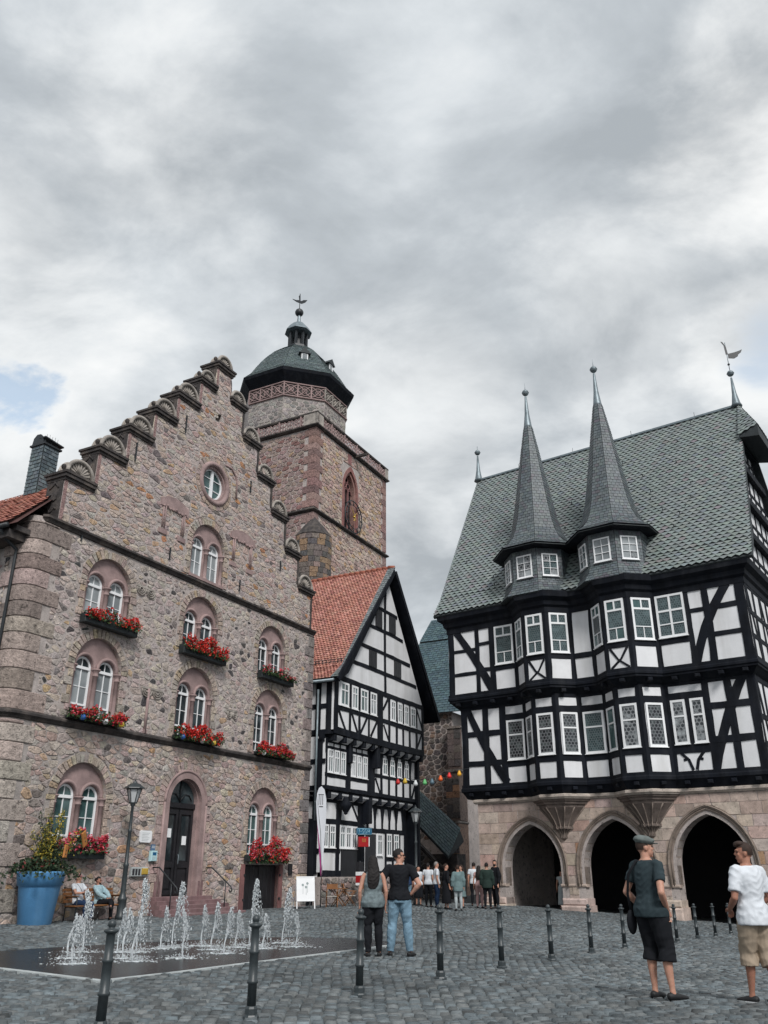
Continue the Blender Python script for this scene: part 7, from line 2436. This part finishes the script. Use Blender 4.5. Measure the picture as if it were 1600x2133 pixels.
def person(label, x, y, fwd, H, P, z=None, det=1, HMx=None):
    """fwd: heading in degrees; local forward is -y, left hand is +x"""
    o = empty('person')
    if HMx is None:
        o.location = (x, y, gz(x, y) + .012 if z is None else z); o.rotation_euler = (0, 0, R(fwd + 90))
    else:
        place(o, HMx, x, y, z or 0.0, R(fwd + 90))
    tag(o, label, 'person')
    k = H / 1.75
    vox = {0: .020, 1: .0125, 2: .0085}[det]
    S = lambda a, b, c: V3((a, b, c)) * k
    fem = P.get('fem', 0)
    sh = (.175 if fem else .190) * P.get('broad', 1)
    hipz = P.get('hipz', .93); lean = P.get('lean', 0.0); py_ = P.get('pelvis_y', 0.0)
    fat = P.get('fat', 1.0)
    def tor(zz, dx=0.0, dy=0.0):                   # torso point with lean
        h = zz - .93
        return S(dx, py_ + dy - math.sin(lean) * h, hipz + math.cos(lean) * h)
    feet = P.get('feet', [(.11, 0), (-.11, 0)]); fang = P.get('fang', [8, -8])
    knees = P.get('knees')
    footz = P.get('footz', [0, 0])
    hips = [S(.092, py_, hipz), S(-.092, py_, hipz)]
    ank = [S(fx, fy, .085 + footz[i]) for i, (fx, fy) in enumerate(feet)]
    kn = [S(*q) for q in knees] if knees else [(hips[i] + ank[i]) / 2 + S(0, -.035, .02) for i in (0, 1)]
    shd = [tor(1.425, sh), tor(1.425, -sh)]
    elb = [S(*q) for q in P.get('elb', [(.245, .03, 1.13), (-.245, .03, 1.13)])]
    wri = [S(*q) for q in P.get('wri', [(.25, -.03, .88), (-.25, -.03, .88)])]
    X = V3((1, 0, 0))
    body = MB()
    thick = P.get('thick', 1.0)
    def leg_st(i, e=0.0, top=0.0):
        h, q, a = hips[i], kn[i], ank[i]
        return [(h + S(0, 0, top), (.088 + e) * k * thick, (.095 + e) * k * thick), (h.lerp(q, .35), (.080 + e) * k * thick, (.086 + e) * k * thick), (h.lerp(q, .8), (.060 + e) * k * thick, (.064 + e) * k * thick), (q, (.050 + e) * k, (.054 + e) * k),
                (q.lerp(a, .3) + S(0, .018, 0), (.055 + e) * k, (.064 + e) * k), (q.lerp(a, .65) + S(0, .010, 0), (.041 + e) * k, (.046 + e) * k), (q.lerp(a, .9), (.031 + e) * k, (.036 + e) * k), (a, (.033 + e) * k, (.038 + e) * k)]
    for i in (0, 1):
        limb(body, leg_st(i), X)
        fa = R(fang[i]); fd = V3((math.sin(fa), -math.cos(fa), 0)); fs_ = V3((math.cos(fa), math.sin(fa), 0))
        a = ank[i]; dn = S(0, 0, -.05)
        limb(body, [(a, .034 * k, .036 * k), (a + dn * .8 + fd * .02 * k, .036 * k, .034 * k), (a + dn * 1.0 + fd * .10 * k, .036 * k, .026 * k), (a + dn * 1.1 + fd * .165 * k, .030 * k, .016 * k)], fs_, 10, 2)
    TS = [(.87, .13, .105), (.95, .165, .118), (1.03, .155, .110), (1.11, .140 * fat, .102 * fat), (1.23, .155, .110), (1.33, .178, .115), (1.405, .182, .098), (1.455, .125, .080), (1.50, .064, .062)]
    if fem:
        TS = [(.87, .14, .11), (.95, .172, .122), (1.03, .150, .108), (1.11, .125, .094), (1.23, .140, .112), (1.35, .148, .112), (1.42, .135, .085), (1.465, .085, .068), (1.50, .052, .050)]
    limb(body, [(tor(a), b * k, c * k) for a, b, c in TS], X, 18)
    yaw, pit = R(P.get('yaw', 0)), R(P.get('pitch', 0))
    HC = tor(1.625, 0, -.012 + P.get('neckfwd', 0.0))
    HR = Matrix.Rotation(yaw, 3, 'Z') @ Matrix.Rotation(-pit, 3, 'X')
    hd = lambda a, b, c: HC + (HR @ V3((a, b, c))) * k
    limb(body, [(tor(1.46), .060 * k, .062 * k), (tor(1.53, 0, .004), .052 * k, .056 * k), (hd(0, .015, -.03), .052 * k, .060 * k)], X, 12)
    MH = Matrix.Translation(HC) @ (HR.to_4x4()) @ Matrix.Scale(k, 4)
    body.ball((0, .012, .022), 1, 18, 12, sc=(.075, .093, .100), M=MH)
    body.ball((0, -.030, -.040), 1, 16, 10, sc=(.058, .062, .072), M=MH)
    body.ball((0, -.062, -.092), 1, 10, 8, sc=(.026, .024, .020), M=MH)
    body.ball((0, -.082, .032), 1, 10, 8, sc=(.052, .016, .014), M=MH)
    body.tube([(0, -.084, .022), (0, -.099, -.006), (0, -.104, -.020)], [.009, .013, .015], 8, M=MH)
    body.ball((0, -.086, -.056), 1, 10, 6, sc=(.024, .012, .012), M=MH)
    for s in (-1, 1):
        body.ball((s * .076, .010, -.006), 1, 8, 8, sc=(.011, .021, .032), M=MH)
        body.ball((s * .040, -.066, -.016), 1, 8, 6, sc=(.022, .016, .018), M=MH)
    for i, s in ((0, 1), (1, -1)):
        a, b, c = shd[i], elb[i], wri[i]
        sd = V3((0, 1, 0)) if abs((b - a).normalized().y) < .8 else X
        ar = P.get('arm', 1.0) * (.88 if fem else 1)
        limb(body, [(a + S(-s * .03, 0, .0), .058 * k * ar, .058 * k * ar), (a.lerp(b, .25), .052 * k * ar, .053 * k * ar), (a.lerp(b, .65), .046 * k * ar, .046 * k * ar), (b, .038 * k * ar, .040 * k * ar)], sd, 12)
        limb(body, [(b, .038 * k * ar, .040 * k * ar), (b.lerp(c, .28), .043 * k * ar, .042 * k * ar), (b.lerp(c, .75), .032 * k * ar, .030 * k * ar), (c, .027 * k * ar, .022 * k * ar)], sd, 12)
        body.ball(tuple(b), .041 * k * ar, 10, 8); body.ball(tuple(c), .026 * k * ar, 8, 6)
        if P.get('hands', (1, 1))[i]:
            hdv = P.get('hdir', [None, None])[i]
            dv = V3(hdv) if hdv else (c - b)
            hand(body, c, dv, V3(P.get('hside', [(0, -1, 0), (0, -1, 0)])[i]), k, P.get('curl', .45), 1 if s < 0 else -1)
    queue(body, 'body', M_[P.get('skin', 'skin')], o, vox, it=3)
    # garments
    top = MB(); e = P.get('loose', .016)
    hem = P.get('hem', .885)
    ll = P.get('legloose', .018) if P.get('bottom') else 0.0
    eh = max(e, ll) + .016
    TT = [(hem, .170 + eh, .124 + eh), (min(hem + .09, 1.0), .170 + eh, .122 + eh)] + [(a, b + e + (.6 * (eh - e) if a < 1.06 else 0), c + e + (.6 * (eh - e) if a < 1.06 else 0)) for a, b, c in TS if a > hem + .11 and a > 1.0 and a < 1.40] + [(TS[6][0], TS[6][1] + e * .9, TS[6][2] + e), (TS[7][0] + .008, TS[7][1] + e * .7, TS[7][2] + e * .6), (1.492, .066, .064)]
    if P.get('dress'):
        TT = [(P['dress'], .26, .20), (.70, .21, .16)] + TT[0:]
        TT.sort(key=lambda q: q[0])
    limb(top, [(tor(a), b * k * (fat if .9 < a < 1.3 else 1), c * k * (fat if .9 < a < 1.3 else 1)) for a, b, c in TT], X, 18)
    slv = P.get('sleeve', .55)
    if slv > 0:
        for i, s in ((0, 1), (1, -1)):
            a, b, c = shd[i], elb[i], wri[i]
            sd = V3((0, 1, 0)) if abs((b - a).normalized().y) < .8 else X
            u = min(slv, 1.0)
            st_ = [(a + S(-s * .06, 0, .0), .066 * k, .066 * k), (a, (.058 + e * .5) * k, (.060 + e * .5) * k), (a.lerp(b, u * .35), (.053 + e * .8) * k, (.054 + e * .8) * k), (a.lerp(b, u), (.047 + e * 1.3) * k, (.048 + e * 1.4) * k)]
            limb(top, st_, sd, 12)
            if slv > 1:
                limb(top, [(b - (b - a) * .05, (.043 + e) * k, (.044 + e) * k), (b.lerp(c, .4), (.042 + e) * k, (.042 + e) * k), (b.lerp(c, slv - 1), (.032 + e) * k, (.030 + e) * k)], sd, 12)
    queue(top, P.get('top', ('shirt', 'c_white'))[0], M_[P.get('top', ('shirt', 'c_white'))[1]], o, vox * 1.1, .011 if det == 2 else .005, 9, 11 if det else 5)
    if P.get('bottom'):
        nm, mk, frac = P['bottom']
        bt = MB(); e2 = P.get('legloose', .018)
        limb(bt, [(tor(.995), (.158 + e2) * k * (fat if fat > 1 else 1), (.112 + e2) * k), (tor(.93), (.168 + e2) * k, (.122 + e2) * k), (tor(.855), (.145 + e2) * k, (.110 + e2) * k)], X, 18)
        for i in (0, 1):
            st_ = leg_st(i, e2)
            full = smoothcurve(st_, 4)
            m = max(3, int(round(len(full) * frac)))
            full = full[:m]
            if frac < .75:
                full = [(c, rx + .012 * k * q / m, ry + .012 * k * q / m) for q, (c, rx, ry) in enumerate(full)]
            loft(bt, [(c, rx, ry, X) for c, rx, ry in full], 14)
        queue(bt, nm, M_[mk], o, vox * 1.1, .010 if det == 2 else .005, 8)
    for i in (0, 1):
        fa = R(fang[i]); fd = V3((math.sin(fa), -math.cos(fa), 0)); fs_ = V3((math.cos(fa), math.sin(fa), 0))
        a = V3((ank[i].x, ank[i].y, footz[i] * k))
        s_ = MB()
        def fp(t, zz): return a + fd * t * k + V3((0, 0, zz * k))
        loft(s_, [(fp(-.070, .035), .022 * k, .030 * k, fs_), (fp(-.058, .040), .036 * k, .042 * k, fs_), (fp(.0, .045), .040 * k, .046 * k, fs_), (fp(.07, .038), .045 * k, .036 * k, fs_), (fp(.14, .030), .046 * k, .027 * k, fs_), (fp(.19, .024), .034 * k, .020 * k, fs_), (fp(.205, .022), .016 * k, .012 * k, fs_)], 12)
        so_ = s_.build('shoe', M_['rubber'], o)
        so_.data.polygons.foreach_set('use_smooth', [True] * len(so_.data.polygons))
        if P.get('soles') and det:
            q = MB(); P2_ = [(-.075, .0), (-.06, .034), (0, .040), (.08, .048), (.15, .046), (.20, .028), (.21, 0)]
            poly = [a + fd * t * k + fs_ * w * k for t, w in P2_] + [a + fd * t * k - fs_ * w * k for t, w in reversed(P2_[1:-1])]
            q.zprism([(p.x, p.y) for p in poly][::-1], footz[i] * k - .0, footz[i] * k + .022 * k)
            q.build('sole', M_['sole'], so_)
    # hair
    hr = P.get('hair')
    if hr:
        kind, mk = hr
        h_ = MB()
        n, m = 22, 14
        sc = (.081, .100, .107) if kind != 'long' else (.088, .106, .112)
        vs, fs = [], []
        for a in range(m + 1):
            th = PI * a / m
            for b in range(n):
                ph = 2 * PI * b / n
                d = V3((math.sin(th) * math.cos(ph), math.sin(th) * math.sin(ph), math.cos(th)))
                rr_ = 1 + .03 * math.sin(ph * 7 + a) * (det > 0)
                vs.append((d.x * sc[0] * rr_, .012 + d.y * sc[1] * rr_, .024 + d.z * sc[2] * rr_))
        for a in range(m):
            for b in range(n):
                i4 = (a * n + b, a * n + (b + 1) % n, (a + 1) * n + (b + 1) % n, (a + 1) * n + b)
                cx_ = sum((V3(vs[q]) for q in i4), V3()) / 4
                yy, zz_ = cx_.y - .012, cx_.z - .024
                face = yy < -.030 and zz_ < .052 and abs(cx_.x) < .085
                low = zz_ < (-.055 if yy > .03 else -.005)
                if P.get('bald'):
                    low = zz_ < -.05 or zz_ > .055
                if not face and not low:
                    fs.append(i4)
        h_.add(vs, fs, smooth=True, M=MH)
        ho = h_.build('hair', M_[mk], o)
        if kind == 'long':
            q = MB()
            bk = [(hd(0, .02, .09), .075 * k, .08 * k), (hd(0, .055, .0), .098 * k, .075 * k), (tor(1.50, 0, .085), .115 * k, .058 * k), (tor(1.38, 0, .125), .125 * k, .045 * k), (tor(1.26, .01, .130), .115 * k, .035 * k), (tor(1.16, .02, .125), .075 * k, .022 * k)]
            limb(q, bk, X, 14)
            queue(q, 'hair', M_[mk], o, vox * 1.1, .008, 16)
        if kind == 'quiff':
            q = MB()
            q.ball((0, -.035, .108), 1, 16, 10, sc=(.066, .068, .036), M=MH)
            q.ball((0, -.075, .098), 1, 14, 8, sc=(.052, .030, .030), M=MH)
            q.build('hair', M_[mk], o)
        if kind == 'bun':
            q = MB(); q.ball((0, .115, .03), .04, 10, 8, M=MH); q.build('hair', M_[mk], o)
    if det:
        q = MB()
        for s in (-1, 1):
            q.ball((s * .031, -.074, .008), 1, 8, 6, sc=(.012, .008, .007), M=MH)
            q.tube([(s * .016, -.090, .030), (s * .034, -.088, .035), (s * .052, -.076, .029)], .004, 5, M=MH)
        q.build('eyes', M_['hair_d'], o)
        q = MB(); q.tube([(-.020, -.093, -.055), (0, -.098, -.054), (.020, -.093, -.055)], .0035, 5, M=MH); q.build('mouth', M_['redsand'], o)
    return o, MH, tor, k, hd
# --- man in the flat cap
o, MH, tor, k, hd = person('man in flat grey cap, dark T-shirt and black shorts, hand in pocket', 3.28, 11.42, 30, 1.80, dict(
    feet=[(.10, -.02), (-.13, -.06)], fang=[14, -8], elb=[(.30, .08, 1.13), (-.30, .12, 1.13)], wri=[(.20, -.06, .945), (-.200, -.055, .945)], hands=(1, 1), hdir=[(-.3, -.1, -1), (.3, -.1, -1)],
    top=('shirt', 'c_slate'), sleeve=.62, loose=.016, hem=.86, fat=1.06, bottom=('shorts', 'c_black', .60), legloose=.036, hair=('short', 'hair_b'), yaw=-30, pitch=2, soles=0, broad=.98, curl=.7), det=2)
mb = MB()
mb.lathe([(.001, .068), (.055, .063), (.094, .038), (.108, .012), (.104, -.004), (.090, -.016), (.084, -.030)], 24, (0, 0, 0), sq=(1, 1.16), M=MH @ Matrix.Translation((0, .008, .076)) @ Matrix.Rotation(R(12), 4, 'X'))
mb.ball((0, -.066, .078), 1, 18, 8, sc=(.080, .062, .032), M=MH)
mb.ball((0, -.116, .054), 1, 16, 6, sc=(.066, .050, .008), M=MH @ Matrix.Rotation(R(4), 4, 'X'))
mb.build('flat_cap', M_['c_cap'], o)
mb = MB(); mb.ball((.235 * k, .10 * k, .80 * k), 1, 12, 10, sc=(.045, .075, .14)); mb.build('sling_bag', M_['c_black'], o)
mb = MB(); mb.tube([(.23 * k, .10 * k, .92 * k), (.235 * k, .125 * k, 1.10 * k), (.19 * k, .13 * k, 1.32 * k), (.08 * k, .09 * k, 1.475 * k), (.02, -.06, 1.48 * k)], .014, 6, flat=(1.6, .5)); mb.build('bag_strap', M_['c_black'], o)
# --- man in white T-shirt at the edge
person('young man in white T-shirt and khaki shorts with brown quiff', 4.46, 11.25, 112, 1.76, dict(
    feet=[(.075, -.14), (-.085, .10)], fang=[14, -10], elb=[(.27, .02, 1.13), (-.27, .02, 1.13)], wri=[(.17, -.20, 1.00), (-.17, -.20, 1.00)], hdir=[(-.6, -.5, -.4), (.6, -.5, -.4)],
    top=('shirt', 'c_white'), sleeve=.78, loose=.022, hem=.83, bottom=('shorts', 'c_khaki', .58), legloose=.036, hair=('quiff', 'hair_b'), yaw=52, skin='skin2', soles=1, broad=.98), det=2)
# --- man with sunglasses, hands on hips
o, MH, tor, k, hd = person('man with sunglasses in black T-shirt and light jeans, hands on hips', .28, 17.0, 82, 1.80, dict(
    feet=[(.16, .03), (-.18, -.03)], fang=[16, -20], elb=[(.36, .10, 1.15), (-.37, .08, 1.16)], wri=[(.215, .03, 1.00), (-.215, .02, 1.00)], hdir=[(-.45, -.5, -.45), (.45, -.5, -.45)],
    top=('shirt', 'c_black'), sleeve=.66, loose=.024, hem=.90, bottom=('jeans', 'c_jeans', 1.0), legloose=.034, hair=('short', 'hair_d'), yaw=-72, skin='skin', broad=1.06, arm=1.1), det=2)
mb = MB()
for s in (-1, 1):
    mb.ball((s * .034, -.088, .012), 1, 12, 8, sc=(.030, .010, .017), M=MH); mb.tube([(s * .060, -.080, .018), (s * .078, -.03, .018), (s * .080, .02, .010)], .004, 5, M=MH)
mb.tube([(-.012, -.096, .016), (.012, -.096, .016)], .004, 5, M=MH)
mb.build('sunglasses', M_['rubber'], o)
# --- woman beside him
person('woman seen from behind with long black hair, grey sleeveless top and black trousers', -.20, 16.85, 95, 1.67, dict(
    fem=1, feet=[(.09, .02), (-.12, -.02)], fang=[10, -10], elb=[(.255, .05, 1.12), (-.245, .05, 1.12)], wri=[(.25, -.03, .87), (-.24, -.03, .87)],
    top=('top', 'c_grey'), sleeve=0, loose=.024, hem=.84, bottom=('trousers', 'c_black', 1.0), legloose=.026, hair=('long', 'hair_d'), yaw=-8, fat=1.15, thick=1.12), det=2)
# --- couple on the bench
SIT = dict(hipz=.52, pelvis_y=.12, feet=[(.12, -.38), (-.12, -.40)], knees=[(.12, -.36, .50), (-.12, -.36, .50)], lean=-.14)
o, MH, tor, k, hd = person('seated man in white T-shirt with pink cap, arms crossed', 3.55, -.52, -90, 1.76, dict(
    SIT, elb=[(.25, -.02, .80), (-.25, -.02, .80)], wri=[(-.08, -.17, .82), (.09, -.15, .79)], hdir=[(-1, -.1, 0), (1, -.1, 0)], top=('shirt', 'c_white'), sleeve=.6, hem=.90, bottom=('trousers', 'c_navy', .98), hair=('short', 'hair_g'), yaw=35, skin='skin', fat=1.1), det=1, HMx=HM)
mb = MB(); mb.lathe([(.001, .095), (.05, .088), (.080, .060), (.086, .0)], 16, (0, 0, 0), sq=(1, 1.18), M=MH @ Matrix.Translation((0, .008, .052))); mb.ball((0, -.115, .058), 1, 12, 6, sc=(.06, .055, .008), M=MH); mb.build('cap', M_['c_pinkcap'], o)
mb = MB(); mb.tube([tor(1.47, -.09, -.07), tor(1.33, .0, -.135), tor(1.16, .10, -.125)], .012, 5, flat=(1.8, .5)); mb.build('strap', M_['c_black'], o)
o, MH, tor, k, hd = person('seated woman with sunglasses and pale blue patterned jacket, legs crossed', 4.42, -.52, -82, 1.66, dict(
    SIT, fem=1, feet=[(.02, -.42), (-.30, -.62)], knees=[(.06, -.40, .54), (-.06, -.44, .60)], footz=[0, .36], fang=[10, -40], elb=[(.24, -.05, .80), (-.24, -.05, .80)], wri=[(.06, -.28, .66), (-.06, -.30, .66)],
    top=('jacket', 'c_lblue'), sleeve=1.85, loose=.03, hem=.90, bottom=('trousers', 'c_black', .92), hair=('bun', 'hair_d'), yaw=12, skin='skin2'), det=1, HMx=HM)
mb = MB()
for s in (-1, 1):
    mb.ball((s * .032, -.086, .012), 1, 10, 6, sc=(.028, .010, .018), M=MH)
mb.build('sunglasses', M_['rubber'], o)
# --- the group by the corner
FAR = [
    ('man in white shirt and blue trousers at the left of the far group', 2.22, 38.9, 10, 1.80, dict(top=('shirt', 'c_white'), bottom=('trousers', 'c_navy', 1.0), hair=('short', 'hair_g'), sleeve=.7)),
    ('person in white shirt half hidden behind the man in blue trousers', 1.92, 39.9, 60, 1.76, dict(top=('shirt', 'c_white'), bottom=('trousers', 'c_black', 1.0), hair=('short', 'hair_d'))),
    ('woman in long black dress in the middle of the far group', 2.56, 37.9, 20, 1.72, dict(fem=1, top=('dress', 'c_black'), dress=.22, sleeve=1.6, hair=('bun', 'hair_b'), yaw=-20)),
    ('woman from behind in grey-green jacket with shoulder strap and pale trousers', 2.92, 36.3, 95, 1.66, dict(fem=1, top=('jacket', 'c_teal'), sleeve=1.8, loose=.03, hem=.74, bottom=('trousers', 'c_pale', 1.0), hair=('short', 'hair_b'))),
    ('woman in teal skirt and brown hair behind the strap bag woman', 3.30, 39.2, 200, 1.68, dict(fem=1, top=('dress', 'c_teal'), dress=.45, sleeve=.6, hair=('long', 'hair_b'))),
    ('man from behind in white shirt and black trousers near the corner', 4.02, 41.0, 80, 1.80, dict(top=('shirt', 'c_white'), bottom=('trousers', 'c_black', 1.0), hair=('short', 'hair_d'))),
    ('person in pink trousers beside the black suits', 4.02, 38.9, 70, 1.66, dict(fem=1, top=('top', 'c_pink'), bottom=('trousers', 'c_pink', 1.0), hair=('long', 'hair_d'), sleeve=.4)),
    ('man from behind in a black suit near the first arch', 4.28, 38.2, 75, 1.78, dict(top=('jacket', 'c_green'), sleeve=1.9, loose=.03, hem=.78, bottom=('trousers', 'c_black', 1.0), hair=('short', 'hair_d'))),
    ('bearded man in black suit with white shirt front, tallest of the far group', 4.72, 38.9, -155, 1.90, dict(top=('jacket', 'c_black'), sleeve=1.9, loose=.03, hem=.78, bottom=('trousers', 'c_black', 1.0), hair=('short', 'hair_d'), yaw=50, _front=1)),
    ('person in white top and dark skirt standing by the stair foot', 1.55, 41.6, -60, 1.66, dict(fem=1, top=('shirt', 'c_white'), bottom=('skirt', 'c_black', .62), legloose=.06, hair=('short', 'hair_d'), sleeve=1.0)),
    ('person in blue jeans half hidden behind the man with sunglasses', 1.05, 40.6, 120, 1.74, dict(top=('shirt', 'c_navy'), bottom=('jeans', 'c_jeans', 1.0), hair=('short', 'hair_d'))),
    ('girl in long pale dress in the shade of the first arch', 8.12, 42.05, -100, 1.62, dict(fem=1, top=('dress', 'c_pale'), dress=.20, sleeve=.3, hair=('long', 'hair_d'))),
]
for lb, x, y, f, H, P in FAR:
    fr = P.pop('_front', 0)
    o, MH, tor, k, hd = person(lb, x, y, f, H, P, det=0)
    if fr:
        mb = MB(); mb.prism([(-.05, 1.12), (.05, 1.12), (.08, 1.46), (-.08, 1.46)], -.165 * k, -.13 * k); mb.build('shirt_front', M_['c_white'], o)
        mb = MB(); mb.ball((0, -.055, -.065), 1, 10, 8, sc=(.056, .052, .055), M=MH); mb.build('beard', M_['hair_d'], o)
flush()
